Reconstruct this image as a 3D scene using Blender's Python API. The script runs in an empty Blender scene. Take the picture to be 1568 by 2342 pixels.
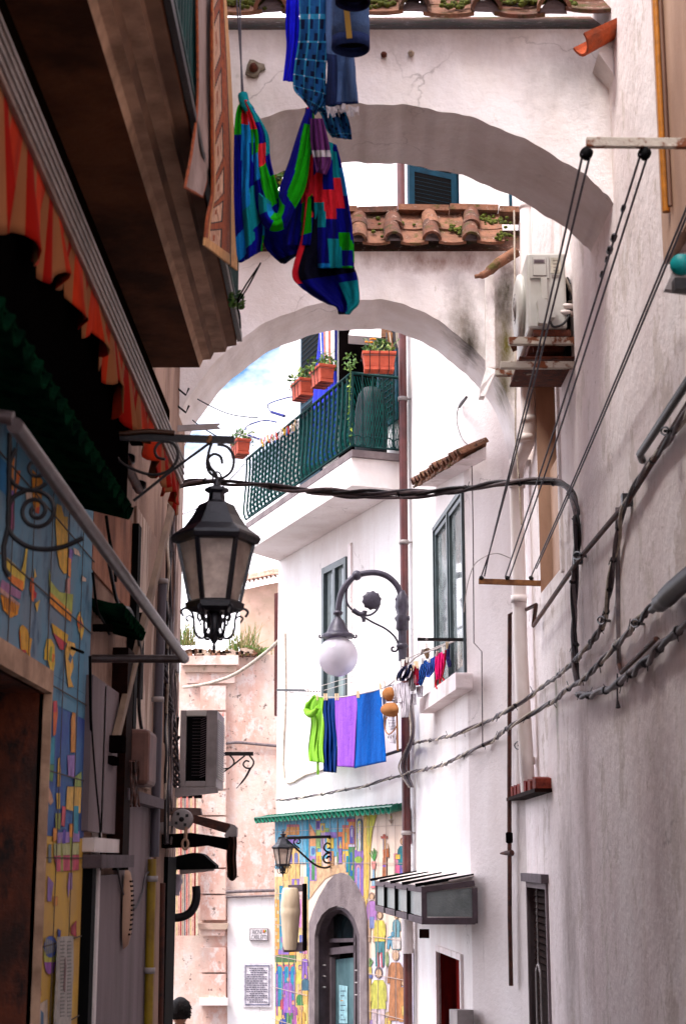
import bpy, bmesh, math, random
from mathutils import Vector, Matrix, noise
random.seed(7)
rad = math.radians
SC = bpy.context.scene
COL = SC.collection

# ------------------------------------------------------------------ camera
FPX, PITCH, CAMH = 3590.0, rad(12.5), 3.4          # focal length in units of a 1568 px wide picture
YAW = math.atan(16 / 3590 * math.cos(PITCH))
cam_d = bpy.data.cameras.new('camera'); cam = bpy.data.objects.new('camera', cam_d); COL.objects.link(cam)
cam_d.sensor_fit = 'HORIZONTAL'; cam_d.sensor_width = 36.0; cam_d.lens = 36.0 * FPX / 1568
cam_d.clip_start = 0.05; cam_d.clip_end = 600
cam.location = (0, 0, CAMH); cam.rotation_euler = (rad(90) + PITCH, 0, YAW)
SC.camera = cam
cam_d.dof.use_dof = True; cam_d.dof.focus_distance = 17; cam_d.dof.aperture_fstop = 6.3

# ------------------------------------------------------------------ light
SUN_EL, SUN_AZ = rad(58), rad(-128)                  # azimuth of where the light comes from, from +Y towards +X
W = bpy.data.worlds.new('World'); SC.world = W; W.use_nodes = True
nt = W.node_tree; nt.nodes.clear()
def wn(t, **k):
    n = nt.nodes.new(t)
    for a, b in k.items(): setattr(n, a, b)
    return n
sky = wn('ShaderNodeTexSky', sky_type='NISHITA', sun_disc=False, sun_elevation=SUN_EL, sun_rotation=SUN_AZ)
tc = wn('ShaderNodeTexCoord'); mp = wn('ShaderNodeMapping'); mp.inputs['Scale'].default_value = (1.6, 1.6, 3.0)
mp.inputs['Location'].default_value = (0.35, 0.0, 0.35)
nz = wn('ShaderNodeTexNoise'); nz.inputs['Scale'].default_value = 2.6; nz.inputs['Detail'].default_value = 7; nz.inputs['Roughness'].default_value = .55
cr = wn('ShaderNodeValToRGB'); cr.color_ramp.elements[0].position = .40; cr.color_ramp.elements[1].position = .60
mx = wn('ShaderNodeMix', data_type='RGBA'); bg = wn('ShaderNodeBackground'); wo = wn('ShaderNodeOutputWorld')
mx.inputs[7].default_value = (14.0, 13.2, 14.2, 1)
nt.links.new(tc.outputs['Generated'], mp.inputs[0]); nt.links.new(mp.outputs[0], nz.inputs['Vector'])
nt.links.new(nz.outputs['Fac'], cr.inputs[0]); nt.links.new(cr.outputs[0], mx.inputs[0])
tint = wn('ShaderNodeMix', data_type='RGBA', blend_type='MULTIPLY'); tint.inputs[0].default_value = 1; tint.inputs[7].default_value = (.30, .44, .52, 1)
nt.links.new(sky.outputs[0], tint.inputs[6]); nt.links.new(tint.outputs[2], mx.inputs[6]); nt.links.new(mx.outputs[2], bg.inputs[0])
bg.inputs[1].default_value = 0.15; nt.links.new(bg.outputs[0], wo.inputs[0])
sd = bpy.data.lights.new('sun', 'SUN'); sun = bpy.data.objects.new('sun', sd); COL.objects.link(sun)
sd.energy = 1.8; sd.angle = rad(22); sd.color = (1, .96, .9)
sun.location = (-4, -4, 20)
sdir = Vector((math.sin(SUN_AZ) * math.cos(SUN_EL), math.cos(SUN_AZ) * math.cos(SUN_EL), math.sin(SUN_EL)))
sun.rotation_euler = sdir.to_track_quat('Z', 'Y').to_euler()
SC.view_settings.view_transform = 'Standard'; SC.view_settings.look = 'None'; SC.view_settings.exposure = 1.52; SC.view_settings.gamma = 1.0
SC.cycles.max_bounces = 8; SC.cycles.diffuse_bounces = 5; SC.cycles.use_denoising = True
SC.cycles.sample_clamp_indirect = 6

# ------------------------------------------------------------------ measuring
cp_, sp_ = math.cos(PITCH), math.sin(PITCH)
def ray(px, py):
    a = (px - 784) / FPX; b = (1170.5 - py) / FPX
    x, y, z = a, cp_ - b * sp_, sp_ + b * cp_
    c, s = math.cos(YAW), math.sin(YAW)
    return Vector((x * c - y * s, x * s + y * c, z))
def at(px, py, Y):
    d = ray(px, py); return Vector((0, 0, CAMH)) + d * (Y / d.y)
def onx(px, py, X):
    d = ray(px, py); return Vector((0, 0, CAMH)) + d * (X / d.x)
class Plane:
    'a vertical wall plane through two plan points, normal towards the camera side'
    def __init__(s, A, B):
        s.A = Vector((A[0], A[1], 0)); s.B = Vector((B[0], B[1], 0)); s.u = (s.B - s.A).normalized()
        s.L = (s.B - s.A).length
        n = Vector((-s.u.y, s.u.x, 0))
        if n.dot(-s.A) < 0: n = -n
        s.n = n
    def hit(s, px, py, off=0.0):
        d = ray(px, py); t = (s.n.dot(s.A) + off) / s.n.dot(d)
        return Vector((0, 0, CAMH)) + d * t
    def sz(s, px, py):
        p = s.hit(px, py); return (p - s.A).dot(s.u), p.z
    def pt(s, t, z, off=0.0):
        return s.A + s.u * t + s.n * off + Vector((0, 0, z))
P1 = at(947, 1700, 19.0); P2 = at(633, 1700, 24.2)
R0, R1, R2 = (1.77, 1.0), (1.57, 14.3), (1.13, 15.1)
RA, RB, RC = Plane(R0, R1), Plane(R1, R2), Plane(R2, P1)
FA = Plane(P1, P2)
LA = Plane((-1.5, 0), (-1.5, 13.8))
def frame_of(p0, p1, up=Vector((0, 0, 1))):
    d = (p1 - p0).normalized()
    if abs(d.dot(up)) > .97: up = Vector((0, 1, 0))
    s = d.cross(up).normalized(); return d, s, s.cross(d).normalized()
def smooth(pts, k=6):
    'Catmull-Rom through 3-D points'
    pts = [Vector(p) for p in pts]; out = []
    n = len(pts)
    for i in range(n - 1):
        a = pts[max(i - 1, 0)]; b = pts[i]; c = pts[i + 1]; d = pts[min(i + 2, n - 1)]
        for j in range(k):
            t = j / k
            out.append(.5 * ((2 * b) + (c - a) * t + (2 * a - 5 * b + 4 * c - d) * t * t + (3 * b - a - 3 * c + d) * t ** 3))
    out.append(pts[-1]); return out

# ------------------------------------------------------------------ materials
def lin(c):
    return tuple(((v / 255) / 12.92 if v / 255 <= .04045 else ((v / 255 + .055) / 1.055) ** 2.4) for v in c)
MATS = {}
def mat(name, col, rough=.8, metal=0, col2=None, scale=3.0, sz=1.0, lo=.4, hi=.65, bump=0.0, bscale=40, spots=None, spot_scale=9, spot_lo=.6, spot_hi=.68,
        trans=0, rgb=False, spec=None, detail=6, alpha=None, sheen=0, blots=(), cracks=0):
    'procedural material: two colours mixed by world-space noise, optional spots of a third, bump'
    if name in MATS: return MATS[name]
    c1 = col if rgb else lin(col)
    m = bpy.data.materials.new(name); m.use_nodes = True; t = m.node_tree; b = t.nodes['Principled BSDF']
    b.inputs['Base Color'].default_value = (*c1, 1); b.inputs['Roughness'].default_value = rough; b.inputs['Metallic'].default_value = metal
    if spec is not None: b.inputs['Specular IOR Level'].default_value = spec
    if trans: b.inputs['Transmission Weight'].default_value = trans
    if sheen: b.inputs['Sheen Weight'].default_value = sheen
    if alpha is not None: b.inputs['Alpha'].default_value = alpha
    g = t.nodes.new('ShaderNodeNewGeometry')
    def noi(sc, z, det=detail, ro=.6):
        mpn = t.nodes.new('ShaderNodeMapping'); mpn.inputs['Scale'].default_value = (1, 1, z)
        nn = t.nodes.new('ShaderNodeTexNoise'); nn.inputs['Scale'].default_value = sc; nn.inputs['Detail'].default_value = det; nn.inputs['Roughness'].default_value = ro
        t.links.new(g.outputs['Position'], mpn.inputs[0]); t.links.new(mpn.outputs[0], nn.inputs['Vector']); return nn.outputs['Fac']
    def rmp(f, a, bb):
        r = t.nodes.new('ShaderNodeValToRGB'); r.color_ramp.elements[0].position = a; r.color_ramp.elements[1].position = bb
        t.links.new(f, r.inputs[0]); return r.outputs[0]
    def mixc(f, A, B):
        x = t.nodes.new('ShaderNodeMix'); x.data_type = 'RGBA'; t.links.new(f, x.inputs[0])
        for s_, v in ((6, A), (7, B)):
            if isinstance(v, tuple): x.inputs[s_].default_value = (*v, 1)
            else: t.links.new(v, x.inputs[s_])
        return x.outputs[2]
    cur = c1
    if col2 is not None: cur = mixc(rmp(noi(scale, sz), lo, hi), c1, col2 if rgb else lin(col2))
    if spots is not None:
        L = spots if isinstance(spots, list) else [(spots, spot_scale, 1.0, spot_lo, spot_hi)]
        for (c3, sc3, z3, a3, b3) in L: cur = mixc(rmp(noi(sc3, z3, 8, .7), a3, b3), cur, lin(c3))
    for (cc_, rr_b, c4, nsc, amt) in blots:      # one stain with a place and shape of its own
        mpb = t.nodes.new('ShaderNodeMapping'); mpb.vector_type = 'POINT'; mpb.inputs['Scale'].default_value = tuple(1 / v for v in rr_b); mpb.inputs['Location'].default_value = tuple(-a_ / v for a_, v in zip(cc_, rr_b))
        ln = t.nodes.new('ShaderNodeVectorMath'); ln.operation = 'LENGTH'; t.links.new(g.outputs['Position'], mpb.inputs[0]); t.links.new(mpb.outputs[0], ln.inputs[0])
        ad = t.nodes.new('ShaderNodeMath'); ad.operation = 'MULTIPLY_ADD'; ad.inputs[1].default_value = 1.8; t.links.new(noi(nsc, .5, 8, .7), ad.inputs[0]); t.links.new(ln.outputs['Value'], ad.inputs[2])
        rr2 = t.nodes.new('ShaderNodeValToRGB'); rr2.color_ramp.elements[0].position = .45; rr2.color_ramp.elements[0].color = (amt, amt, amt, 1); rr2.color_ramp.elements[1].position = .95; rr2.color_ramp.elements[1].color = (0, 0, 0, 1)
        hv = t.nodes.new('ShaderNodeMath'); hv.operation = 'MULTIPLY'; hv.inputs[1].default_value = .5; t.links.new(ad.outputs[0], hv.inputs[0]); t.links.new(hv.outputs[0], rr2.inputs[0])
        cur = mixc(rr2.outputs[0], cur, lin(c4))
    if cracks:
        nn = t.nodes.new('ShaderNodeTexNoise'); nn.inputs['Scale'].default_value = 2.2; nn.inputs['Detail'].default_value = 6; t.links.new(g.outputs['Position'], nn.inputs['Vector'])
        av = t.nodes.new('ShaderNodeVectorMath'); av.operation = 'MULTIPLY_ADD'; av.inputs[1].default_value = (.9, .9, .9); t.links.new(nn.outputs['Color'], av.inputs[0]); t.links.new(g.outputs['Position'], av.inputs[2])
        vo = t.nodes.new('ShaderNodeTexVoronoi'); vo.feature = 'DISTANCE_TO_EDGE'; vo.inputs['Scale'].default_value = cracks; t.links.new(av.outputs[0], vo.inputs['Vector'])
        r3 = rmp(vo.outputs['Distance'], .0, .009); inv = t.nodes.new('ShaderNodeInvert'); t.links.new(r3, inv.inputs['Color'])
        m2 = t.nodes.new('ShaderNodeMath'); m2.operation = 'MULTIPLY'; t.links.new(inv.outputs[0], m2.inputs[0]); t.links.new(rmp(noi(.9, 1), .54, .66), m2.inputs[1])
        m3 = t.nodes.new('ShaderNodeMath'); m3.operation = 'MULTIPLY'; m3.inputs[1].default_value = .55; t.links.new(m2.outputs[0], m3.inputs[0])
        cur = mixc(m3.outputs[0], cur, lin((110, 92, 86)))
    if not isinstance(cur, tuple): t.links.new(cur, b.inputs['Base Color'])
    if bump:
        bp = t.nodes.new('ShaderNodeBump'); bp.inputs['Strength'].default_value = bump; bp.inputs['Distance'].default_value = .02
        t.links.new(noi(bscale, 1, 8, .65), bp.inputs['Height']); t.links.new(bp.outputs[0], b.inputs['Normal'])
    MATS[name] = m; return m
_flat = {}
def paint(c, rough=.45):
    k = (tuple(c), rough)
    if k not in _flat:
        c2 = tuple(max(0, int(v * .74)) for v in c)
        _flat[k] = mat('paint_%02x%02x%02x_%d' % (*[int(v) for v in c], int(rough * 100)), c, rough, col2=c2, scale=14, lo=.35, hi=.7, spec=.25)
    return _flat[k]

# ------------------------------------------------------------------ mesh builder
class MB:
    def __init__(s): s.v = []; s.f = []; s.mi = []; s.ms = []; s.sm = []
    def m(s, mt):
        if mt not in s.ms: s.ms.append(mt)
        return s.ms.index(mt)
    def add(s, vs, fs, mt, sm=False):
        o = len(s.v); s.v += [Vector(p) for p in vs]; k = s.m(mt)
        for f in fs: s.f.append([i + o for i in f]); s.mi.append(k); s.sm.append(sm)
    def poly(s, pts, mt): s.add(pts, [list(range(len(pts)))], mt)
    def box(s, c, d, mt, rot=None):
        c = Vector(c); vs = []
        for i in range(8):
            p = Vector(((i & 1) - .5, ((i >> 1) & 1) - .5, (i >> 2) - .5)); p = Vector((p.x * d[0], p.y * d[1], p.z * d[2]))
            vs.append(c + (rot @ p if rot else p))
        s.add(vs, [(0, 2, 3, 1), (4, 5, 7, 6), (0, 1, 5, 4), (2, 6, 7, 3), (0, 4, 6, 2), (1, 3, 7, 5)], mt)
    def beam(s, p0, p1, w, h, mt, up=Vector((0, 0, 1))):
        p0, p1 = Vector(p0), Vector(p1); d, sd_, u = frame_of(p0, p1, up)
        vs = [p + sd_ * (a * w / 2) + u * (b * h / 2) for p in (p0, p1) for a, b in ((-1, -1), (1, -1), (1, 1), (-1, 1))]
        s.add(vs, [(0, 1, 2, 3), (7, 6, 5, 4), (0, 4, 5, 1), (1, 5, 6, 2), (2, 6, 7, 3), (3, 7, 4, 0)], mt)
    def prism(s, pts, ext, mt, mside=None):
        pts = [Vector(p) for p in pts]; n = len(pts); e = Vector(ext)
        s.add(pts + [p + e for p in pts], [list(range(n)), list(range(2 * n - 1, n - 1, -1))], mt)
        s.add(pts + [p + e for p in pts], [(i, i + n, (i + 1) % n + n, (i + 1) % n) for i in range(n)], mside or mt)
    def tube(s, pts, r, mt, n=8, caps=True, closed=False):
        pts = [Vector(p) for p in pts]
        q = [pts[0]]
        for p in pts[1:]:
            if (p - q[-1]).length > 1e-5: q.append(p)
        pts = q; N = len(pts)
        if N < 2: return
        rr = r if isinstance(r, (list, tuple)) else None
        vs = []; prev = None
        for i, p in enumerate(pts):
            if closed: d = pts[(i + 1) % N] - pts[i - 1]
            else: d = pts[min(i + 1, N - 1)] - pts[max(i - 1, 0)]
            d = d.normalized() if d.length > 1e-9 else Vector((0, 0, 1))
            if prev is None:
                a = Vector((0, 0, 1)) if abs(d.z) < .9 else Vector((1, 0, 0)); sd_ = d.cross(a).normalized()
            else:
                sd_ = prev - d * prev.dot(d); sd_ = sd_.normalized() if sd_.length > 1e-6 else d.orthogonal().normalized()
            prev = sd_; u = sd_.cross(d)
            R = rr[min(int(i * len(rr) / N), len(rr) - 1)] if rr else r
            for k in range(n):
                a = 2 * math.pi * k / n; vs.append(p + sd_ * (R * math.cos(a)) + u * (R * math.sin(a)))
        fs = [(i * n + k, i * n + (k + 1) % n, (i + 1) * n + (k + 1) % n, (i + 1) * n + k) for i in range(N - 1) for k in range(n)]
        if closed: fs += [((N - 1) * n + k, (N - 1) * n + (k + 1) % n, (k + 1) % n, k) for k in range(n)]
        s.add(vs, fs, mt, True)
        if caps and not closed:
            s.add([vs[k] for k in range(n)], [list(range(n))[::-1]], mt); s.add([vs[(N - 1) * n + k] for k in range(n)], [list(range(n))], mt)
    def lathe(s, prof, c, mt, n=24, ax=None, sm=True, phase=0.0, flute=0):
        'prof: (radius, height) pairs about an axis through c'
        c = Vector(c); ax = Vector(ax).normalized() if ax is not None else Vector((0, 0, 1))
        a1 = ax.orthogonal().normalized() if ax.z < .99 else Vector((1, 0, 0)); a2 = ax.cross(a1)
        vs = []
        for r, h in prof:
            for k in range(n):
                a = 2 * math.pi * (k + phase) / n; q = r * (1 - (flute if k % 2 else 0))
                vs.append(c + ax * h + a1 * (q * math.cos(a)) + a2 * (q * math.sin(a)))
        N = len(prof)
        s.add(vs, [(i * n + k, i * n + (k + 1) % n, (i + 1) * n + (k + 1) % n, (i + 1) * n + k) for i in range(N - 1) for k in range(n)], mt, sm)
        if prof[0][0] > 1e-4: s.add(vs[:n], [list(range(n))[::-1]], mt)
        if prof[-1][0] > 1e-4: s.add(vs[-n:], [list(range(n))], mt)
    def grid(s, fn, nu, nv, mfn, sm=True):
        vs = [fn(i / nu, j / nv) for j in range(nv + 1) for i in range(nu + 1)]
        o = len(s.v); s.v += [Vector(p) for p in vs]
        for j in range(nv):
            for i in range(nu):
                mt = mfn((i + .5) / nu, (j + .5) / nv) if callable(mfn) else mfn
                if mt is None: continue
                a = o + j * (nu + 1) + i; s.f.append([a, a + 1, a + nu + 2, a + nu + 1]); s.mi.append(s.m(mt)); s.sm.append(sm)
    def build(s, name, parent=None, bevel=0, solid=0, subsurf=0, normals=False, label=None, kind=None):
        rl = Vector((0, 0, 0)); p = parent
        while p is not None: rl = rl + p.location; p = p.parent
        me = bpy.data.meshes.new(name); me.from_pydata([tuple(v - rl) for v in s.v], [], s.f)
        for mt in s.ms: me.materials.append(mt)
        for p_, k, sm in zip(me.polygons, s.mi, s.sm): p_.material_index = k; p_.use_smooth = sm
        me.validate(); me.update()
        if normals:
            bm = bmesh.new(); bm.from_mesh(me); bmesh.ops.recalc_face_normals(bm, faces=bm.faces); bm.to_mesh(me); bm.free()
        o = bpy.data.objects.new(name, me); COL.objects.link(o); o.parent = parent
        if solid:
            d = o.modifiers.new('s', 'SOLIDIFY'); d.thickness = solid; d.offset = 0
        if bevel:
            d = o.modifiers.new('b', 'BEVEL'); d.width = bevel; d.segments = 2; d.limit_method = 'ANGLE'
        if subsurf:
            d = o.modifiers.new('u', 'SUBSURF'); d.levels = subsurf; d.render_levels = subsurf
        if label: o['label'] = label
        if kind: o['kind'] = kind
        return o
def root(name, loc, label, cat, group=None):
    o = bpy.data.objects.new(name, None); COL.objects.link(o); o.location = loc; o.empty_display_size = .1
    o['label'] = label; o['category'] = cat
    if group: o['group'] = group
    return o
def solo(mb, name, label, cat, group=None, **k):
    'a thing that is one mesh, its origin at the middle of its foot'
    xs = [v.x for v in mb.v]; ys = [v.y for v in mb.v]; zs = [v.z for v in mb.v]
    c = Vector(((min(xs) + max(xs)) / 2, (min(ys) + max(ys)) / 2, min(zs)))
    mb.v = [v - c for v in mb.v]; o = mb.build(name, None, **k); o.location = c
    o['label'] = label; o['category'] = cat
    if group: o['group'] = group
    return o
def copy_tree(o, parent=None):
    c = o.copy(); COL.objects.link(c); c.parent = parent
    for ch in [x for x in COL.objects if x.parent == o]: copy_tree(ch, c)
    return c
def spiral(cx, cy, r0, r1, a0, turns, n=36):
    return [(cx + (r0 + (r1 - r0) * i / n) * math.cos(a0 + turns * 2 * math.pi * i / n), cy + (r0 + (r1 - r0) * i / n) * math.sin(a0 + turns * 2 * math.pi * i / n)) for i in range(n + 1)]
def P2at(pts, Y): return [at(x, y, Y) for x, y in pts]
def text_into(mb, s, org, ux, uz, size, mt, off=Vector((0, 0, 0)), width=None):
    cu = bpy.data.curves.new('t', 'FONT'); cu.body = s; cu.size = 1.0; cu.resolution_u = 3
    ob = bpy.data.objects.new('t', cu); COL.objects.link(ob); dg = bpy.context.evaluated_depsgraph_get(); dg.update()
    me = bpy.data.meshes.new_from_object(ob.evaluated_get(dg))
    kx = (width / max(v.co.x for v in me.vertices)) if width else size
    vs = [org + off + ux * (v.co.x * kx) + uz * (v.co.y * size) for v in me.vertices]
    mb.add(vs, [list(p.vertices) for p in me.polygons], mt)
    w = max([v.co.x for v in me.vertices] or [0]) * size
    bpy.data.objects.remove(ob); bpy.data.meshes.remove(me); bpy.data.curves.remove(cu); return w
Z = Vector((0, 0, 1))

# ------------------------------------------------------------------ the palette
M = dict(
 white=mat('white_plaster', (240, 232, 230), .85, cracks=1.0, col2=(222, 210, 206), scale=1.1, sz=.35, bump=.35, bscale=22, spots=[((186, 172, 170), 5, .12, .62, .8), ((150, 135, 128), 26, 1, .72, .8)]),
 rightw=mat('aged_white_plaster', (244, 234, 232), .85, cracks=.7, col2=(226, 210, 208), scale=.8, sz=.5, bump=.7, bscale=9, spots=[((206, 188, 180), 4, .07, .54, .8), ((160, 134, 120), 9, .05, .66, .82), ((214, 200, 194), 2.6, .6, .57, .585), ((232, 222, 220), 5, .8, .62, .63), ((190, 172, 164), 11, .8, .66, .675), ((120, 104, 98), 30, 1, .72, .77)],
   blots=[((1.5, 11.9, 2.9), (.6, .5, 1.4), (120, 96, 86), 5, .7), ((1.5, 11.0, 3.6), (.6, .35, 1.5), (136, 106, 94), 6, .6), ((1.5, 10.6, 5.0), (.6, 1.2, .5), (128, 100, 94), 4, .55), ((1.5, 12.2, 4.6), (.6, .12, .45), (96, 96, 50), 9, .8), ((1.6, 8.4, 3.6), (.6, .5, 1.2), (150, 124, 120), 3, .5), ((1.65, 7.2, 4.6), (.6, .8, .3), (110, 80, 74), 3, .5)]),
 arch=mat('arch_plaster', (245, 238, 236), .88, cracks=.8, col2=(230, 220, 214), scale=2.2, sz=.6, bump=.5, bscale=16, spots=[((176, 166, 148), 8, .5, .64, .78), ((120, 110, 96), 36, 1, .70, .77)],
   blots=[((1.02, 13.3, 8.0), (.24, .6, .62), (120, 108, 96), 6, .9), ((1.07, 13.3, 7.84), (.09, .6, .36), (52, 44, 30), 9, 1), ((1.38, 13.3, 7.95), (.12, .6, .6), (104, 94, 26), 8, 1), ((1.40, 13.3, 8.32), (.16, .6, .34), (56, 46, 24), 9, 1), ((1.37, 13.3, 7.5), (.10, .6, .3), (84, 76, 34), 9, .9), ((.8, 13.3, 8.66), (.8, .6, .14), (130, 90, 72), 9, .8), ((-.75, 9, 8.0), (.35, .5, .5), (150, 144, 110), 9, .35), ((1.35, 9, 8.2), (.3, .5, .35), (120, 108, 106), 5, .6), ((.5, 9, 8.42), (1.4, .5, .2), (150, 132, 130), 4, .6)]),
 facade=mat('facade_plaster', (238, 234, 232), .85, cracks=.8, col2=(222, 212, 208), scale=1.2, sz=.3, bump=.35, bscale=14, spots=[((206, 190, 182), 5, .08, .6, .76), ((150, 130, 120), 26, 1, .72, .8)]),
 pink=mat('pink_plaster', (220, 196, 182), .9, col2=(206, 162, 146), scale=1.6, sz=.5, lo=.40, hi=.60, bump=.6, bscale=14, spots=[((218, 200, 192), 6, .6, .5, .58), ((110, 92, 84), 9, 1, .60, .66), ((190, 110, 96), 3, .6, .62, .7)]),
 pinkgrey=mat('grey_pink_plaster', (176, 152, 132), .9, col2=(200, 168, 152), scale=2.6, bump=.6, bscale=10, spots=[((140, 124, 104), 5, .6, .56, .66)]),
 leftw=mat('left_plaster', (164, 132, 114), .9, col2=(98, 66, 50), scale=2.4, sz=.3, bump=.5, bscale=16, spots=[((96, 70, 56), 12, .2, .6, .72)]),
 mauve=mat('mauve_paint', (124, 108, 112), .8, col2=(98, 82, 82), scale=2.0, sz=.2, bump=.2, bscale=18, spots=[((100, 82, 78), 9, .12, .64, .76)]),
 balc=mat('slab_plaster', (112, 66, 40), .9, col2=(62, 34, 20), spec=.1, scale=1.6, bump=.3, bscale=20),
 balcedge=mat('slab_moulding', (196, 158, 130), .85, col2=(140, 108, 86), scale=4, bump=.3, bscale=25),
 tile=mat('terracotta', (110, 70, 54), .9, col2=(86, 66, 58), scale=8, bump=.9, bscale=30, spots=[((76, 68, 34), 6, 1, .52, .62), ((164, 138, 124), 14, 1, .58, .66), ((44, 32, 28), 9, 1, .6, .68)], spec=.2),
 tile2=mat('terracotta_pale', (144, 100, 78), .9, col2=(112, 80, 64), scale=9, bump=.9, bscale=30, spots=[((84, 76, 38), 7, 1, .55, .65), ((56, 42, 38), 11, 1, .6, .7), ((188, 160, 144), 18, 1, .6, .68)], spec=.2),
 moss=mat('moss', (96, 104, 22), 1, col2=(60, 66, 20), scale=30, bump=1, bscale=70),
 iron=mat('black_iron', (16, 14, 18), .45, .3, col2=(34, 26, 26), scale=20, bump=.2, bscale=60),
 lampiron=mat('slate_iron', (58, 52, 66), .45, .3, col2=(40, 36, 46), scale=16),
 steel=mat('grey_pipe', (92, 80, 80), .32, .55, col2=(72, 60, 58), scale=12),
 rust=mat('rust', (106, 46, 22), .85, .1, col2=(60, 28, 18), scale=14, bump=.6, bscale=60, spots=[((176, 160, 140), 5, 1, .6, .64)]),
 rustw=mat('rusty_white', (196, 186, 172), .7, .1, col2=(120, 60, 20), scale=7, lo=.5, hi=.56, bump=.4, bscale=40),
 rustpipe=mat('rusty_pipe', (86, 44, 30), .7, .2, col2=(50, 28, 24), scale=12, bump=.4, bscale=50),
 cable=mat('dark_cable', (46, 38, 44), .6, col2=(66, 56, 58), scale=18),
 cableg=mat('grey_cable', (118, 104, 104), .6, col2=(86, 76, 80), scale=18),
 cablew=mat('pale_cable', (196, 182, 164), .6, col2=(150, 136, 122), scale=16),
 brown=mat('brown_downpipe', (92, 44, 42), .4, col2=(66, 30, 30), scale=5),
 pvc=mat('white_pvc', (228, 216, 212), .5, col2=(200, 184, 176), scale=2, sz=.4),
 tan=mat('tan_paint', (188, 152, 128), .7, col2=(160, 124, 102), scale=3, sz=.3, bump=.15),
 tandark=mat('tan_paint_dark', (128, 92, 70), .7, col2=(104, 70, 52), scale=3, sz=.3),
 gframe=mat('green_grey_frame', (62, 76, 80), .45, col2=(48, 60, 62), scale=6),
 shutter=mat('teal_shutter', (8, 54, 72), .6, col2=(6, 40, 54), scale=6, spec=.15),
 railg=mat('green_rail', (6, 56, 54), .6, col2=(4, 38, 40), scale=8, spec=.2), netg=mat('green_net', (12, 92, 84), .8, col2=(8, 66, 66), scale=8, spec=.1),
 glass=mat('window_glass', (150, 160, 160), .06, col2=(110, 116, 116), scale=3, spec=.8),
 dglass=mat('dark_glass', (30, 44, 48), .05, spec=.8, col2=(14, 20, 24), scale=3),
 wood=mat('weathered_wood', (150, 100, 56), .8, col2=(108, 68, 40), scale=14, bump=.3),
 black=mat('black', (6, 6, 7), .8, spec=.1), dark=mat('dark_void', (12, 8, 8), .9, spec=0),
 stone=mat('grey_stone', (124, 110, 110), .85, col2=(98, 84, 86), scale=4, bump=.6, bscale=30, spots=[((92, 78, 76), 14, 1, .62, .7)]),
 stoned=mat('dark_stone', (92, 78, 84), .85, col2=(76, 64, 68), scale=5, bump=.4, bscale=30),
 ac=mat('ac_casing', (198, 196, 190), .45, col2=(184, 180, 172), scale=3),
 acg=mat('ac_grey', (162, 152, 150), .5, col2=(126, 118, 116), scale=3),
 terra=mat('terracotta_pot', (190, 78, 48), .7, col2=(166, 62, 36), scale=9),
 leaf=mat('leaf', (66, 104, 34), .6, col2=(104, 136, 52), scale=25), leafd=mat('leaf_dark', (36, 84, 26), .6, col2=(24, 60, 20), scale=25),
 dry=mat('dry_grass', (150, 140, 84), .9, col2=(110, 104, 60), scale=20),
 peg=mat('peg_wood', (206, 176, 140), .7), pegw=mat('peg_white', (222, 214, 208), .6),
 line=mat('washing_line', (168, 156, 150), .6), linedark=mat('pulley_line', (62, 56, 66), .6),
 greentile=mat('green_glazed_tile', (24, 124, 96), .3, col2=(14, 84, 70), scale=14),
 redwood=mat('red_painted_wood', (120, 12, 6), .7, spec=.1, col2=(64, 6, 4), scale=6, sz=.2),
 bronze=mat('brown_grille', (34, 14, 8), .8, spec=.05, col2=(22, 10, 8), scale=20),
 street=mat('paving', (82, 74, 74), .8, col2=(60, 54, 56), scale=2.5, bump=.6, bscale=9),
)
# ================================================================== SETTING
mb = MB()
prof = [(-12, 1.8), (3, 1.8), (16, .1), (24, 0), (60, 0), (200, 0)]
for (ya, za), (yb, zb) in zip(prof, prof[1:]):
    mb.poly([(-60, ya, za), (60, ya, za), (60, yb, zb), (-60, yb, zb)], M['street'])
mb.build('street', kind='structure')

def wall(mb, pl, s0, s1, z0, z1, holes, depth, mt, mrev=None, back=None):
    'front sheet of a wall with rectangular openings (s0,s1,z0,z1), reveals and a back'
    S = sorted({s0, s1} | {h[0] for h in holes} | {h[1] for h in holes}); ZZ = sorted({z0, z1} | {h[2] for h in holes} | {h[3] for h in holes})
    S = [v for v in S if s0 <= v <= s1]; ZZ = [v for v in ZZ if z0 <= v <= z1]
    for a, b in zip(S, S[1:]):
        for c, d in zip(ZZ, ZZ[1:]):
            m_, k_ = (a + b) / 2, (c + d) / 2
            if any(h[0] < m_ < h[1] and h[2] < k_ < h[3] for h in holes): continue
            mb.poly([pl.pt(a, c), pl.pt(b, c), pl.pt(b, d), pl.pt(a, d)], mt)
    for h in holes:
        a, b, c, d = h[:4]; dep = h[4] if len(h) > 4 else depth
        mr = h[5] if len(h) > 5 else (mrev or mt); bk = h[6] if len(h) > 6 else (back or M['dark'])
        q = [(a, c), (b, c), (b, d), (a, d)]
        for i in range(4):
            p, r = q[i], q[(i + 1) % 4]
            mb.poly([pl.pt(p[0], p[1]), pl.pt(r[0], r[1]), pl.pt(r[0], r[1], -dep), pl.pt(p[0], p[1], -dep)], mr)
        mb.poly([pl.pt(*p, -dep) for p in q], bk)
def hole_px(pl, x0, y0, x1, y1, *rest):
    a = pl.sz(x0, y0); b = pl.sz(x1, y1); c = pl.sz(x0, y1); d = pl.sz(x1, y0)
    s = sorted([a[0], b[0]]); return (s[0], s[1], min(a[1], b[1]), max(a[1], b[1])) + rest
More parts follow.
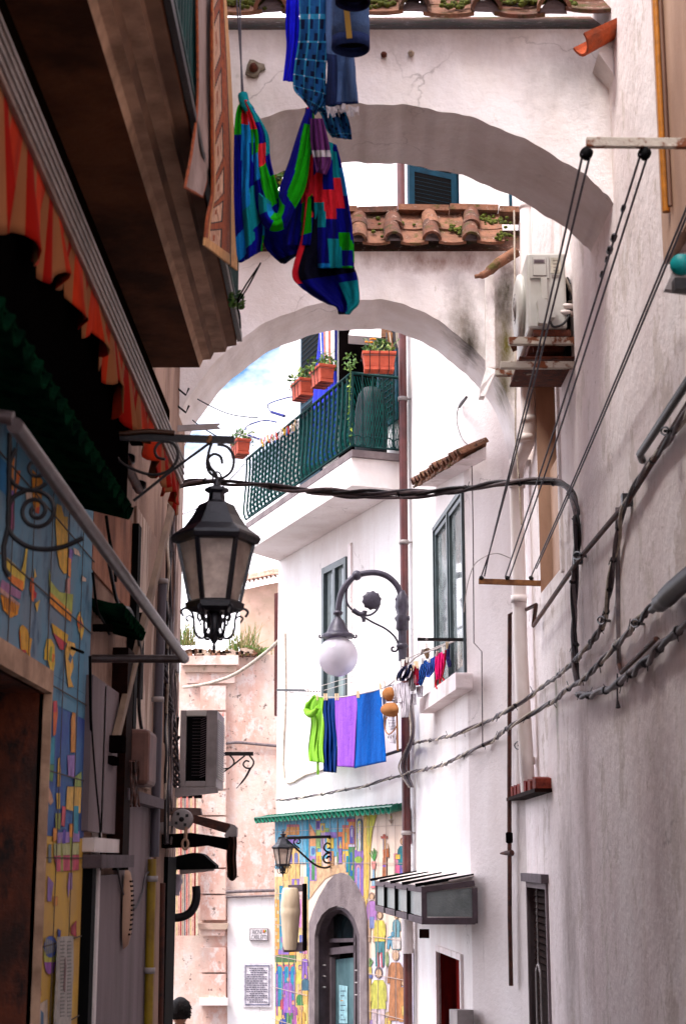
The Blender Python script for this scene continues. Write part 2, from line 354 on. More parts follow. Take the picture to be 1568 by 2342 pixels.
def rect_on(mb, pl, s0, s1, z0, z1, off, th, mt):
    q = [pl.pt(s0, z0, off), pl.pt(s1, z0, off), pl.pt(s1, z1, off), pl.pt(s0, z1, off)]
    mb.prism(q, pl.n * -th, mt)
def bar_px(mb, pl, a, b, w, th, mt, off=0.0):
    'a bar lying on a wall between two pixels'
    p, q = pl.hit(*a, off), pl.hit(*b, off); mb.beam(p, q, w, th, mt, up=pl.n)
def frame(mb, pl, s0, s1, z0, z1, off, w, th, mt, mull=(), rails=()):
    rect_on(mb, pl, s0, s0 + w, z0, z1, off, th, mt); rect_on(mb, pl, s1 - w, s1, z0, z1, off, th, mt)
    rect_on(mb, pl, s0 + w, s1 - w, z0, z0 + w, off - .002, th, mt); rect_on(mb, pl, s0 + w, s1 - w, z1 - w, z1, off - .002, th, mt)
    for f in mull: c = s0 + (s1 - s0) * f; rect_on(mb, pl, c - w * .6, c + w * .6, z0 + w, z1 - w, off - .004, th, mt)
    for f in rails: c = z0 + (z1 - z0) * f; rect_on(mb, pl, s0 + w, s1 - w, c - w * .4, c + w * .4, off - .006, th, mt)

def barrel(mb, p, d, L, r, mt, up=True, n=8, r2=None, th=.018, side=None):
    'half-round roof tile from p along d'
    d = Vector(d).normalized(); sd_ = side or d.cross(Z).normalized(); u = sd_.cross(d).normalized()
    if u.z < 0: u = -u
    if not up: u = -u
    r2 = r2 or r * .82
    rows = []
    for (t, R) in ((0, r), (1, r2)):
        for rr in (R, R - th):
            rows.append([p + d * (L * t) + sd_ * (rr * math.cos(math.pi * k / n)) + u * (rr * math.sin(math.pi * k / n)) for k in range(n + 1)])
    a, b, c, e = rows; m = n + 1; vs = a + b + c + e; fs = []
    for k in range(n):
        fs += [(k, k + 1, m + k + 1, m + k), (2 * m + k, 2 * m + k + 1, k + 1, k), (3 * m + k, 3 * m + k + 1, m + k + 1, m + k), (2 * m + k, 3 * m + k, 3 * m + k + 1, 2 * m + k + 1)]
    mb.add(vs, fs, mt, False)

def slab_tile(mb, o, d, w, L, sag, th, mt):
    'shallow pan tile'
    s_ = d.cross(Z).normalized(); u = s_.cross(d).normalized(); n = 6; rows = []
    for t in (0, L):
        for k in range(n + 1):
            q = (k / n - .5); rows.append(o + d * t + s_ * (q * w) + u * (sag * (4 * q * q)))
        for k in range(n + 1):
            q = (k / n - .5); rows.append(o + d * t + s_ * (q * w) + u * (sag * (4 * q * q) - th))
    m = n + 1; fs = []
    for k in range(n): fs += [(k, k + 1, 2 * m + k + 1, 2 * m + k), (m + k + 1, m + k, 3 * m + k, 3 * m + k + 1), (m + k, m + k + 1, k + 1, k)]
    fs += [(0, 2 * m, 3 * m, m), (n, m + n, 3 * m + n, 2 * m + n)]
    mb.add(rows, fs, mt)

# ------------------------------------------------------------------ right-hand house (near, shaded wall)
tall_h = hole_px(RA, 1238, 950, 1283, 1352)
A_top = RA.sz(1238, 850)[1]
sN = hole_px(RA, 1281, 850, 1236, 1352)
niche = (RA.sz(1283, 1200)[0], RA.sz(1232, 1200)[0], RA.sz(1240, 1352)[1], RA.sz(1240, 845)[1], .22, M['tan'], M['tan'])
vent = (RA.sz(1254, 2150)[0], min(RA.L - .1, RA.sz(1206, 2150)[0]), 1.2, RA.sz(1230, 2032)[1], .08, M['mauve'], M['bronze'])
hr = root('white_house', (1.6, 7, 0), 'tall shaded white plaster house along the right side of the alley, crossed by cables', 'house')
mb = MB()
wall(mb, RA, -5, RA.L, -1, 11.5, [niche, vent], .2, M['rightw'])
a, b = RA.pt(-5, 0), RA.pt(RA.L, 0)
for p, q in ((a, Vector((9, a.y, 0))), (Vector((9, a.y, 0)), Vector((9, b.y, 0)))):
    mb.poly([p - Z, q - Z, q + Z * 11.5, p + Z * 11.5], M['rightw'])
mb.poly([a + Z * 11.5, b + Z * 11.5, Vector((9, b.y, 11.5)), Vector((9, a.y, 11.5))], M['rightw'])
# the slightly proud bay of wall towards the viewer
sb = RA.sz(1326, 900)[0]
wbay = [RA.pt(-5, -1, .03), RA.pt(sb, -1, .03), RA.pt(sb, -1, 0), RA.pt(-5, -1, 0)]
mb.prism(wbay, Z * 12.5, M['rightw'])
mb.build('wall', hr, bevel=.008)
# peeling paint patches
mb = MB()
# tan pilaster / balcony door surround high on the near wall
s_b = (RA.hit(1500, 250, .075) - RA.A).dot(RA.u); s_a = s_b - 1.9
zb = RA.sz(1520, 655)[1]
mb = MB(); rect_on(mb, RA, s_a, s_b, zb, 11.2, .075, .05, M['tan'])
mb.tube([RA.pt(s_b - .2, zb + .2, .095), RA.pt(s_b - .2, 11, .095)], .02, paint((196, 120, 30)), 8)
mb.tube([RA.pt(s_b - .27, zb + .2, .09), RA.pt(s_b - .27, 11, .09)], .012, M['tandark'], 8)
mb.build('door_surround', hr, bevel=.006)
# niche: shutter leaf, lintel
mb = MB()
rect_on(mb, RA, niche[0] - .08, niche[0], niche[2] - .05, niche[3] + .08, .02, .03, M['white']); rect_on(mb, RA, niche[0], niche[1], niche[3], niche[3] + .08, .02, .03, M['white'])
mb.build('window_surround', hr, bevel=.005)
mb = MB(); rect_on(mb, RA, niche[0] + .02, niche[1] - .02, niche[2] + .02, niche[3] - .75, -.1, .04, M['tan']); mb.build('shutter', hr, bevel=.004)
mb = MB(); zc = niche[3] + .12      # small tiled hood above the window
for k in range(7):
    t = niche[0] - .02 + k * .095
    barrel(mb, RA.pt(t, zc - .02, .26), (-RA.n * 1 + Z * .55), .3, .055, M['tile2'])
rect_on(mb, RA, niche[0] - .08, niche[1] + .05, zc - .06, zc - .01, .2, .2, M['rust'])
mb.build('tiled_hood', hr)
# little louvred opening low down with iron grille
g = vent; mb = MB()
frame(mb, RA, g[0] - .05, g[1] + .05, g[2] - .05, g[3] + .05, .02, .05, .05, M['mauve'])
rect_on(mb, RA, g[0] - .09, g[1] + .09, g[3] + .05, g[3] + .12, .06, .1, M['stoned'])
mb.build('window_frame', hr, bevel=.004)
mb = MB()
k = g[3] - .05
while k > g[2]:
    p, q = RA.pt(g[0], k, -.05), RA.pt(g[1], k, -.05); mb.beam(p, q, .045, .008, M['bronze'], up=(RA.n + Z * .8).normalized()); k -= .055
mb.build('louvre', hr)
mb = MB(); cx = (g[0] + g[1]) / 2; wv = (g[1] - g[0])
def gp(u, z): return RA.pt(cx + u * wv, z, .012)
zt = g[3]
mb.tube([gp(0, zt), gp(0, zt - .62)], .006, M['acg'], 6)
mb.tube(smooth([gp(-.12, g[2]), gp(-.12, zt - .8), gp(-.07, zt - .66), gp(0, zt - .62), gp(.07, zt - .66), gp(.12, zt - .8), gp(.12, g[2])]), .009, M['acg'], 6)
mb.tube([gp(-.42, zt - 1.5), gp(-.25, zt - 1.15), gp(.05, zt - 1.62), gp(.33, zt - 1.25), gp(.48, zt - 1.6)], .009, M['acg'], 6)
mb.tube([gp(-.42, zt - 1.8), gp(-.3, zt - 1.35), gp(-.15, zt - 1.9)], .008, M['acg'], 6)
mb.build('grille', hr)
# ------------------------------------------------------------------ the middle wall up to the corner downpipe
RCL = RC.L
wS = sorted([RC.sz(1064, 1330)[0], RC.sz(995, 1330)[0]]); wz0, wz1 = RC.sz(1064, 1546)[1], RC.sz(1064, 1106)[1]
win = (wS[0], wS[1], wz0, wz1, .1, M['white'], M['glass'])
dS = sorted([RC.sz(1057, 2230)[0], RC.sz(1003, 2230)[0]])
redd = (dS[0], dS[1], .2, RC.sz(1057, 2197)[1], .35, M['redwood'], M['dark'])
uS = sorted([RC.sz(1052, 430)[0], RC.sz(998, 430)[0]]); uz0, uz1 = RC.sz(1052, 520)[1], RC.sz(1052, 290)[1]
upw = (uS[0], uS[1], uz0, uz1, .2, M['white'], M['dark'])
hc = root('white_house', (1.2, 17, 0), 'white house in the bend, with tall two-pane window above a red door and glass canopy', 'house')
mb = MB()
n = 8; cpts = []
wall(mb, RB, 0, RB.L, -1, 13.5, [], .2, M['white'])
wall(mb, RC, 0, RCL, -1, 13.5, [win, redd, upw], .2, M['facade'])
a, b = RB.pt(0, 0), RC.pt(RCL, 0)
mb.poly([a - Z, Vector((9, a.y, -1)), Vector((9, a.y, 13.5)), a + Z * 13.5], M['white'])
mb.poly([a + Z * 13.5, RC.pt(0, 13.5), b + Z * 13.5, Vector((9, b.y, 13.5)), Vector((9, a.y, 13.5))], M['white'])
mb.build('wall', hc)
mb = MB(); frame(mb, RC, wS[0], wS[1], wz0, wz1, .03, .055, .12, M['gframe'], mull=(.5,)); 
for a_, b_ in ((wS[0] + .06, (wS[0] + wS[1]) / 2 - .04), ((wS[0] + wS[1]) / 2 + .04, wS[1] - .06)):
    frame(mb, RC, a_, b_, wz0 + .06, wz1 - .06, .012, .05, .06, M['gframe'])
wf = mb.build('window', hc, bevel=.004)
mb = MB(); rect_on(mb, RC, wS[0] + .04, wS[1] - .04, wz0 + .04, wz1 - .04, -.02, .008, M['glass']); mb.build('pane', wf)
# curtain/shade pieces behind the glass reflect the street; sill
mb = MB(); rect_on(mb, RC, wS[0] - .3, wS[1] + .22, wz0 - .17, wz0 - .01, .16, .16, M['rightw']); mb.build('window_sill', hc, bevel=.02)
# tiled hood left of the window top: from (945,1100) up to (1068,1022)
mb = MB()
pa, pb = RC.hit(948, 1112, .24), RC.hit(1052, 1048, .24); nh = 13; dh = (-RC.n + Z * .5)
for i in range(nh + 1):
    p = pa.lerp(pb, i / nh) + Z * random.uniform(-.008, .008); dj = dh + RC.u * random.uniform(-.05, .05)
    barrel(mb, p + Z * .03 + RC.n * random.uniform(-.01, .03), dj, .29, .072, random.choice([M['tile'], M['tile2']]), th=.016)
    if i < nh: slab_tile(mb, p + (pb - pa) * (.5 / nh) + RC.n * random.uniform(0, .03), dh.normalized(), .17, .29, .012, .02, random.choice([M['tile'], M['tile2'], M['tile2']]))
w0, w1 = pa - RC.n * .24, pb - RC.n * .24
mb.prism([pa - RC.n * .03, w0 - Z * .0, w0 + Z * .12], pb - pa, M['rightw'])
mb.build('tiled_hood', hc)
# red door
mb = MB(); frame(mb, RC, redd[0] - .06, redd[1] + .06, redd[2], redd[3] + .06, .03, .06, .05, M['rightw']); mb.build('door_frame', hc, bevel=.005)
mb = MB(); w_ = redd[1] - redd[0]
rect_on(mb, RC, redd[0] + .01, redd[0] + w_ * .38, redd[2], redd[3] - .02, -.06, .04, M['redwood'])
for k in range(9): rect_on(mb, RC, redd[0] + .03 + k * w_ * .038, redd[0] + .04 + k * w_ * .038, redd[2], redd[3] - .05, -.05, .01, M['redwood'])
rect_on(mb, RC, redd[1] - w_ * .42, redd[1] - .01, redd[2], redd[3] - .02, -.18, .04, M['redwood'])
mb.build('door', hc)
def shutter_leaf(mb, O, U, w, h, mt, th=.04, n=22, N=None):
    'louvred leaf: O foot corner, U horizontal direction'
    N = N or U.cross(Z).normalized(); e = .06
    def bx(u0, u1, z0, z1, t=th): mb.prism([O + U * u0 + Z * z0, O + U * u1 + Z * z0, O + U * u1 + Z * z1, O + U * u0 + Z * z1], N * t, mt)
    bx(0, e, 0, h); bx(w - e, w, 0, h); bx(e, w - e, 0, e, th * .96); bx(e, w - e, h - e, h, th * .96); bx(e, w - e, h * .5 - e / 2, h * .5 + e / 2, th * .92)
    mb.prism([O + U * e + Z * e + N * .004, O + U * (w - e) + Z * e + N * .004, O + U * (w - e) + Z * (h - e) + N * .004, O + U * e + Z * (h - e) + N * .004], N * .004, M['black'])  # thin black panel added behind the louvres to darken their gaps
    for k in range(n):
        z = e + (h - 2 * e) * (k + .5) / n
        if abs(z - h * .5) < e * .6: continue
        c = O + Z * z + N * th / 2
        mb.beam(c + U * e, c + U * (w - e), .008, (h / n) * .95, mt, up=(Z + N * .8).normalized())
mb = MB(); hU = uz1 - uz0
shutter_leaf(mb, RC.pt(uS[0], uz0, .04), (RC.u * -.35 + RC.n * .9).normalized(), .55, hU, M['shutter']); mb.build('shutter', hc)
mb = MB(); shutter_leaf(mb, RC.pt(uS[1], uz0, .04), (RC.u * .75 + RC.n * .6).normalized(), .62, hU, M['shutter']); mb.build('shutter', hc)
mb = MB(); frame(mb, RC, uS[0], uS[1], uz0, uz1, -.05, .07, .06, M['shutter'], mull=(.5,)); mb.build('window_frame', hc)
mb = MB(); shutter_leaf(mb, at(1166, 478, 14.2), Vector((.9, -.35, 0)).normalized(), .5, 1.3, M['shutter']); mb.build('shutter', hc)

# ------------------------------------------------------------------ balcony house (far facade, tiled mural below)
def fz(px, py): return FA.sz(px, py)
hf = root('balcony_house', (0, 21.5, 0), 'bright white house with green railed balcony and painted tile mural around an arched door', 'house')
farw = hole_px(FA, 740, 1285, 794, 1600, .12, M['white'], M['glass'])
farw = (FA.sz(794, 1400)[0], FA.sz(739, 1400)[0], FA.sz(794, 1600)[1] - .1, FA.sz(794, 1272)[1], .12, M['white'], M['glass'])
dx0, dx1 = FA.sz(822, 2200)[0], FA.sz(722, 2200)[0]
door_top = FA.sz(772, 2075)[1]; door_spring = FA.sz(822, 2140)[1]
doorh = (dx0, dx1, -.1, door_top, .35, M['stoned'], M['dark'])
bd = (FA.sz(868, 900)[0], FA.sz(738, 900)[0], FA.sz(860, 1020)[1] + .15, FA.sz(868, 700)[1] + .7, .25, M['facade'], M['dark'])
mb = MB()
wall(mb, FA, 0, FA.L, -1, 13.8, [farw, doorh, bd], .2, M['facade'])
a, b = FA.pt(0, 0), FA.pt(FA.L, 0)
mb.poly([b - Z, b + Vector((4.5, 1.7, -1)), b + Vector((4.5, 1.7, 13.8)), b + Z * 13.8], M['facade'])
mb.poly([a + Z * 13.8, b + Z * 13.8, b + Vector((4.5, 1.7, 13.8)), a + Vector((5, 3, 13.8))], M['facade'])
mb.build('wall', hf)
mb = MB(); frame(mb, FA, farw[0], farw[1], farw[2], farw[3], .03, .09, .1, M['gframe'], mull=(.5,)); wf = mb.build('window', hf, bevel=.004)
mb = MB(); rect_on(mb, FA, farw[0] + .05, farw[1] - .05, farw[2] + .05, farw[3] - .05, -.03, .008, M['glass']); mb.build('pane', wf)
mb = MB(); rect_on(mb, FA, FA.sz(806, 1400)[0], FA.sz(800, 1400)[0], farw[2], farw[3] + .15, .03, .03, M['rightw']); mb.build('window_surround', hf)
# balcony door shutters and white box hood
mb = MB(); zs = bd[2]; hS = bd[3] - bd[2]
shutter_leaf(mb, FA.pt(bd[1], zs, .04), FA.u, .95, hS, M['shutter'], n=30); mb.build('shutter', hf)
mb = MB(); shutter_leaf(mb, FA.pt(bd[0] - .7, zs, .04), FA.u, .7, hS, M['shutter'], n=30); mb.build('shutter', hf)
# balcony slab: outer edge follows the railing, wedge-shaped underside
c0 = at(805, 1027, 19.0)         # near outer corner, top of slab
cL = at(562, 1193, 23.4)         # far outer corner
zt = c0.z; 
B0 = Vector((c0.x, c0.y, zt)); d_out = (Vector((cL.x, cL.y, 0)) - Vector((c0.x, c0.y, 0)))
B1 = B0 + d_out
def to_wall(p): return p - FA.n * ((p - FA.A).dot(FA.n) - 0.0)
W0 = FA.hit(923, 1027); W0 = Vector((W0.x, W0.y, zt)); W1 = FA.pt(FA.L, zt)
mb = MB()
top = [W0, B0, B1, W1 + (B1 - W1) * 0.0]
mb.prism(top, Z * -.09, M['stone'])
ins = lambda p: p + (sum(top, Vector()) / 4 - p).normalized() * .05
t2 = [ins(p) - Z * .093 for p in top]
mb.prism(t2, Z * -.36, M['white'])
mb.build('balcony_slab', hf, bevel=.01)
RH = 1.0
def rp(t, h=0.0, o=0.0):            # along outer edge 0..1 ; o inward
    return B0 + d_out * t + Z * h
mb = MB()
mb.tube([W0 + Z * RH, B0 + Z * RH, B1 + Z * RH], .022, M['railg'], 6)
for h in (.05,): mb.tube([W0 + Z * h, B0 + Z * h, B1 + Z * h], .016, M['railg'], 6)
NB = 27
for i in range(NB + 1):
    p = rp(i / NB)
    off = FA.n * .035
    mb.tube(smooth([p + Z * .05, p + Z * .18 + off, p + Z * .45 + off * .5, p + Z * .8, p + Z * RH], 4), .019, M['railg'], 6)
for i in range(6):
    p = W0 + (B0 - W0) * (i / 5); mb.tube([p + Z * .05, p + Z * RH], .012, M['railg'], 5)
    if i < 5:
        q = W0 + (B0 - W0) * ((i + .5) / 5); sp = [q + (B0 - W0).normalized() * (.07 * math.cos(a)) + Z * (.12 + .07 * math.sin(a)) for a in [k * math.pi / 5 for k in range(10)]]
        mb.tube(sp, .008, M['railg'], 5, closed=True)
mb.build('railing', hf)
# plastic net on the inside of the railing: real strands
mb = MB(); mn = M['netg']
segs = [(B0 + Z * .06, B1 + Z * .06, 120), (W0 + Z * .06, B0 + Z * .06, 20)]
for (p, q, n_) in segs:
    inn = FA.n * -.03
    for i in range(n_):
        a_ = p + (q - p) * (i / n_); b_ = p + (q - p) * (min(i + 6, n_) / n_); h_ = .9 * (min(i + 6, n_) - i) / 6
        mb.beam(a_ + inn, b_ + inn + Z * h_, .006, .005, mn)
        b2 = p + (q - p) * (max(i - 6, 0) / n_); h2 = .9 * (i - max(i - 6, 0)) / 6
        mb.beam(a_ + inn, b2 + inn + Z * h2, .006, .005, mn)
mb.build('balcony_net', hf)

# arched stone door surround
mb = MB()
def arch_pts(pxs, pl, off): return [pl.hit(x, y, off) for x, y in pxs]
outer = [(706, 2400), (706, 2112), (714, 2085), (728, 2052), (748, 2018), (765, 2000), (779, 1996), (795, 2003), (812, 2025), (830, 2062), (837, 2105), (840, 2400)]
inner = [(719, 2400), (719, 2140), (724, 2115), (736, 2092), (752, 2078), (768, 2072), (782, 2074), (797, 2084), (811, 2104), (822, 2140), (823, 2400), (823, 2400)]
O_, I_ = arch_pts(outer, FA, .045), arch_pts(inner, FA, .045)
for i in range(len(O_) - 1): mb.prism([O_[i], O_[i + 1], I_[i + 1], I_[i]], FA.n * -.06, M['stone'])
mb.build('door_surround', hf)
mb = MB()
inner2 = [(x + (772 - x) * .12, y + (8 if y < 2200 else 0)) for x, y in inner]
I2 = arch_pts(inner2, FA, -.02); I3 = arch_pts(inner, FA, -.02)
for i in range(len(I2) - 1): mb.prism([I3[i], I3[i + 1], I2[i + 1], I2[i]], FA.n * -.12, M['stoned'])
mb.build('door_lining', hf)
mb = MB()      # glazed inner door set back in the opening
def dpx(x, y, o=-.22): return FA.hit(x, y, o)
for a_, b_, w_ in (((745, 2400), (745, 2110), .07), ((815, 2400), (815, 2120), .07), ((742, 2178), (818, 2170), .09), ((742, 2152), (818, 2150), .05), ((760, 2400), (760, 2190), .08)):
    mb.beam(dpx(*a_), dpx(*b_), w_, .06, M['stoned'], up=FA.n)
ap = smooth([dpx(745, 2120), dpx(752, 2098), dpx(768, 2086), dpx(785, 2086), dpx(803, 2100), dpx(815, 2128)])
mb.tube(ap, .035, M['stoned'], 6)
dr = mb.build('door', hf)
mb = MB(); q = [dpx(764, 2400, -.26), dpx(814, 2400, -.26), dpx(814, 2190, -.26), dpx(764, 2195, -.26)]; mb.prism(q, FA.n * -.01, mat('door_glass', (96, 124, 128), .15, col2=(70, 96, 102), scale=2))
q = [dpx(748, 2148, -.26), dpx(814, 2146, -.26), dpx(808, 2108, -.26), (dpx(782, 2088, -.26)), dpx(756, 2102, -.26)]; mb.prism(q, FA.n * -.01, M['dglass']); mb.build('pane', dr)
mb = MB(); q = [dpx(775, 2341, -.245), dpx(794, 2341, -.245), dpx(794, 2256, -.245), dpx(775, 2253, -.245)]; mb.prism(q, FA.n * -.004, paint((170, 214, 220)))
for k in range(7):
    y = 2266 + k * 11; mb.prism([dpx(778, y + 2, -.243), dpx(790 - (k % 3) * 3, y + 2, -.243), dpx(790 - (k % 3) * 3, y, -.243), dpx(778, y, -.243)], FA.n * -.0015, paint((60, 90, 110) if k != 2 else (230, 150, 50)))
mb.build('door_notice', dr)
mb = MB()
for y in (2208, 2233, 2258):
    mb.tube([dpx(731, y, -.1), dpx(744, y, -.1)], .012, M['acg'], 6)
for y in (2220, 2248, 2276): mb.tube([dpx(812, y, -.15), dpx(819, y, -.15)], .012, M['acg'], 6)
mb.build('hinge', dr)

# ------------------------------------------------------------------ arches across the alley
def bridge(name, label, Yf, Yb, fpts, ztop, xl, xr, tile_list, roofspec, cat='arch'):
    r = root(name, ((xl + xr) / 2, (Yf + Yb) / 2, 6), label, cat)
    pts = [at(x, y, Yf) for x, y in smooth2(fpts)]
    pts = [p + Vector((0, 0, .007 * math.sin(i * .9) + .004 * math.sin(i * 2.3))) for i, p in enumerate(pts)]; pts = smooth(pts, 3)
    mb = MB(); d = Vector((0, Yb - Yf, 0)); T = lambda p: Vector((p.x, p.y, ztop))
    for a_, b_ in zip(pts, pts[1:]):
        mb.poly([a_, b_, T(b_), T(a_)], M['arch']); mb.poly([a_ + d, T(a_) + d, T(b_) + d, b_ + d], M['arch'])
        mb.poly([T(a_), T(b_), T(b_) + d, T(a_) + d], M['arch'])
    n_ = len(pts); mb.add(pts + [p + d for p in pts], [(i, i + n_, i + 1 + n_, i + 1) for i in range(n_ - 1)], M['arch'], True)      # soffit
    # abutments to both walls
    for e, X in ((pts[0], xl), (pts[-1], xr)):
        if abs(e.x - X) > .02:
            q = [Vector((e.x, Yf, e.z)), Vector((X, Yf, e.z)), Vector((X, Yf, ztop)), Vector((e.x, Yf, ztop))]
            mb.prism(q, d, M['arch'])
    mb.build('wall', r)
    return r
def smooth2(p): return [(v.x, v.y) for v in smooth([Vector((a, b, 0)) for a, b in p], 5)]
z1top = at(900, 66, 9).z
a1 = bridge('stone_arch', 'nearer white plastered arch spanning the alley, mossy roof tiles on its top edge', 9.0, 9.85,
    [(330, 560), (400, 430), (470, 350), (540, 300), (600, 268), (700, 245), (800, 236), (900, 238), (1000, 250), (1100, 275), (1200, 318), (1300, 374), (1360, 418), (1400, 462), (1424, 520), (1434, 600), (1436, 700)], z1top, -1.6, 1.68, None, None)
z2top = at(900, 574, 13.3).z
a2 = bridge('stone_arch', 'farther white plastered arch with stained right haunch, tiled on top, framing the balcony', 13.3, 14.1,
    [(385, 1010), (408, 950), (440, 895), (490, 830), (560, 768), (640, 722), (740, 692), (850, 684), (940, 700), (1020, 745), (1080, 795), (1130, 850), (1165, 920), (1185, 1000), (1191, 1050)], z2top, -1.55, 1.61, None, None)
def tiled_roof(parent, x0, x1, Y, z, pitch, step, L, courses, r, cap, mossy):
    mb = MB(); d = Vector((0, math.cos(pitch), math.sin(pitch))); n = int((x1 - x0) / step); rise = L * .74
    for c in range(courses):
        for i in range(-1, n + 1):
            x = x0 + (i + .5) * step; o = Vector((x, Y - .15 + random.uniform(-.025, .015), z + .03 + random.uniform(-.008, .008))) + d * (c * rise) + Z * (c * .014)
            dd = (d + Vector((random.uniform(-.05, .05), 0, random.uniform(-.03, .03)))).normalized()
            slab_tile(mb, o, dd, step * .72, L, .014, .026, random.choice([M['tile'], M['tile2'], M['tile2']]))
        for i in range(n + 1):
            x = x0 + i * step + random.uniform(-.02, .02); o = Vector((x, Y - .17 + random.uniform(-.03, .03), z + .015)) + d * (c * rise) + Z * (c * .012)
            dd = (d + Vector((random.uniform(-.06, .06), 0, random.uniform(-.02, .02)))).normalized()
            barrel(mb, o + Z * .02, dd, L, r * random.uniform(.92, 1.06), random.choice([M['tile'], M['tile2'], M['tile']]), n=10, th=.024, r2=r * .78)
            q = o + dd * .03; rr = r * .8      # mortar plug in the mouth of each cover
            mb.add([q + Vector((rr * math.cos(a), random.uniform(-.015, .015), rr * math.sin(a))) for a in [math.pi * k / 8 for k in range(9)]], [list(range(9))], M['stone'])
    T_ = courses * rise + L * .2
    mb.prism([(x0 - step, Y + .0, z + .002), (x0 - step, Y + .02 + d.y * T_, z + .004 + d.z * T_ - .04), (x0 - step, Y + .85, z + .004 + d.z * T_ - .04), (x0 - step, Y + .85, z + .002)], (x1 - x0 + step * 1.8, 0, 0), M['tile'])
    yb = Y - .15 + d.y * (courses * rise + .1); zb = z + d.z * (courses * rise + .1)
    k = x0 - step * .5
    while cap and k < x1 + .1:
        w = random.uniform(.36, .5); mb.box((k + w / 2, yb + .04, zb + .05 + random.uniform(-.012, .02)), (w - .01, .3, .055), random.choice([M['tile'], M['tile2']]), rot=Matrix.Rotation(random.uniform(-.03, .03), 3, 'Y')); k += w
    o_ = mb.build('roof', parent)
    mb = MB()
    for i in range(mossy):
        x = random.uniform(x0, x1); t = random.uniform(.02, .9); o = Vector((x, Y - .13, z + .07)) + d * (t * rise * courses)
        for j in range(26):
            q = o + Vector((random.gauss(0, .06), 0, 0)) + d * random.gauss(0, .045) + Z * random.uniform(0, .03); s_ = random.uniform(.008, .02)
            mb.lathe([(0, -s_), (s_ * 1.3, -s_ * .2), (s_, s_ * .6), (0, s_ * .9)], q, M['moss'], 5)
    mb.build('moss', parent, kind='stuff'); return o_
tiled_roof(a1, -.92, 1.5, 9.0, z1top, rad(40), .44, .40, 2, .105, False, 34)
tiled_roof(a2, -.95, 1.40, 13.3, z2top, rad(46), .34, .34, 2, .088, True, 8)
# curled end tiles where each roof runs into the right-hand wall
mb = MB(); p = at(1322, 92, 8.7); q = at(1405, 52, 8.75)
barrel(mb, p + Vector((0, 0, .0)), q - p, (q - p).length * 1.2, .1, mat('orange_tile', (176, 70, 20), .9, col2=(120, 56, 30), scale=9, bump=.6), up=False, n=9)
mb.prism([at(1368, 120, 8.75), at(1400, 165, 8.8), at(1432, 260, 8.95), at(1436, 40, 8.95), at(1400, 55, 8.8)], (0, .25, 0), M['arch'])
mb.build('end_tile', a1)
mb = MB(); pts = smooth([at(1085, 632, 13.1), at(1110, 625, 13.1), at(1140, 600, 13.12), at(1180, 575, 13.15)])
mb.tube(pts, [.02, .035, .045, .05, .05], M['tile2'], 8); mb.build('end_tile', a2)
mo1 = mat('mould', (104, 92, 74), .95, col2=(150, 138, 120), scale=14, bump=.8, bscale=60)
# square white duct and chute on the far arch
mb = MB(); mb.beam(at(1119, 632, 13.22), at(1121, 842, 13.22), .085, .07, M['arch']); q = [at(1112, 838, 13.15), at(1134, 845, 13.15), at(1108, 905, 13.1), at(1096, 905, 13.1), at(1098, 885, 13.1)]
mb.prism(q, (0, .12, 0), M['arch'])
solo(mb, 'roof_drain_chute', 'square white plaster duct with a spout, on the stained right haunch of the farther arch', 'drain', bevel=.006)
mb = MB(); mb.tube([at(1408, 288, 8.9), at(1411, 298, 8.85), at(1441, 294, 8.75)], .008, M['iron'], 6)
solo(mb, 'wall_hook', 'small bent iron hook on the nearer arch beside the right wall', 'hook')
mb = MB(); c = at(580, 155, 8.97)
pts = [c + Vector((random.uniform(.04, .075) * math.cos(a), 0, random.uniform(.04, .075) * math.sin(a))) for a in [k * math.pi / 6 for k in range(12)]]
mb.prism(pts, (0, .02, 0), mo1); mb.lathe([(.03, 0), (.02, .04), (0, .045)], c, M['rust'], 7, ax=(0, -1, 0)); mb.build('broken_fixing', a1)
for cx, cy in ((876, 125), (938, 122)):
    mb = MB(); mb.lathe([(.014, 0), (.022, .02), (.01, .045), (0, .05)], at(cx, cy, 8.99), M['rust'], 7, ax=(.2, -1, -.3)); mb.build('broken_fixing', a1)

# ------------------------------------------------------------------ pink house closing the view
hp = root('pink_house', (-1.8, 28, 0), 'peeling pale pink house with stone pilaster behind the white house, plants on its broken top', 'house')
YP = 27.5
def pk(x, y, o=0): return at(x, y, YP - o)
mb = MB()
cont = [(300, 1560), (410, 1560), (414, 1500), (560, 1492), (662, 1500), (662, 2700), (300, 2700)]
mb.prism([pk(*c) for c in cont], (0, 4, 0), M['pink'])
mb.build('wall', hp)
mb = MB(); mb.prism([at(548, 1350, 30), at(600, 1338, 30), at(700, 1318, 30), at(700, 1700, 30), at(548, 1700, 30)], (0, 3, 0), M['pinkgrey']); mb.build('upper_wall', hp)
mb = MB(); p, q = at(552, 1336, 29.7), at(690, 1310, 29.7); n = 14
for i in range(n):
    o = p + (q - p) * (i / n); pt_ = mat('glare_pale_tile', (176, 140, 120), .9, col2=(140, 104, 84), scale=5); barrel(mb, o, (0, .85, .4), .5, .085, pt_, n=5)  # paler tile colour carries the overexposed glare on this roof
mb.build('roof', hp)
mb = MB()
mb.prism([pk(412, 1500, .25), pk(545, 1498, .25), pk(545, 1520, .25), pk(412, 1520, .25)], (0, .3, 0), M['pink'])
mb.prism([pk(420, 1520, .18), pk(540, 1520, .18), pk(540, 1537, .18), pk(420, 1537, .18)], (0, .25, 0), M['pinkgrey'])
mb.prism([pk(426, 1537, .12), pk(536, 1537, .12), pk(536, 1562, .12), pk(426, 1562, .12)], (0, .2, 0), M['pink'])
mb.build('cornice', hp, bevel=.02)
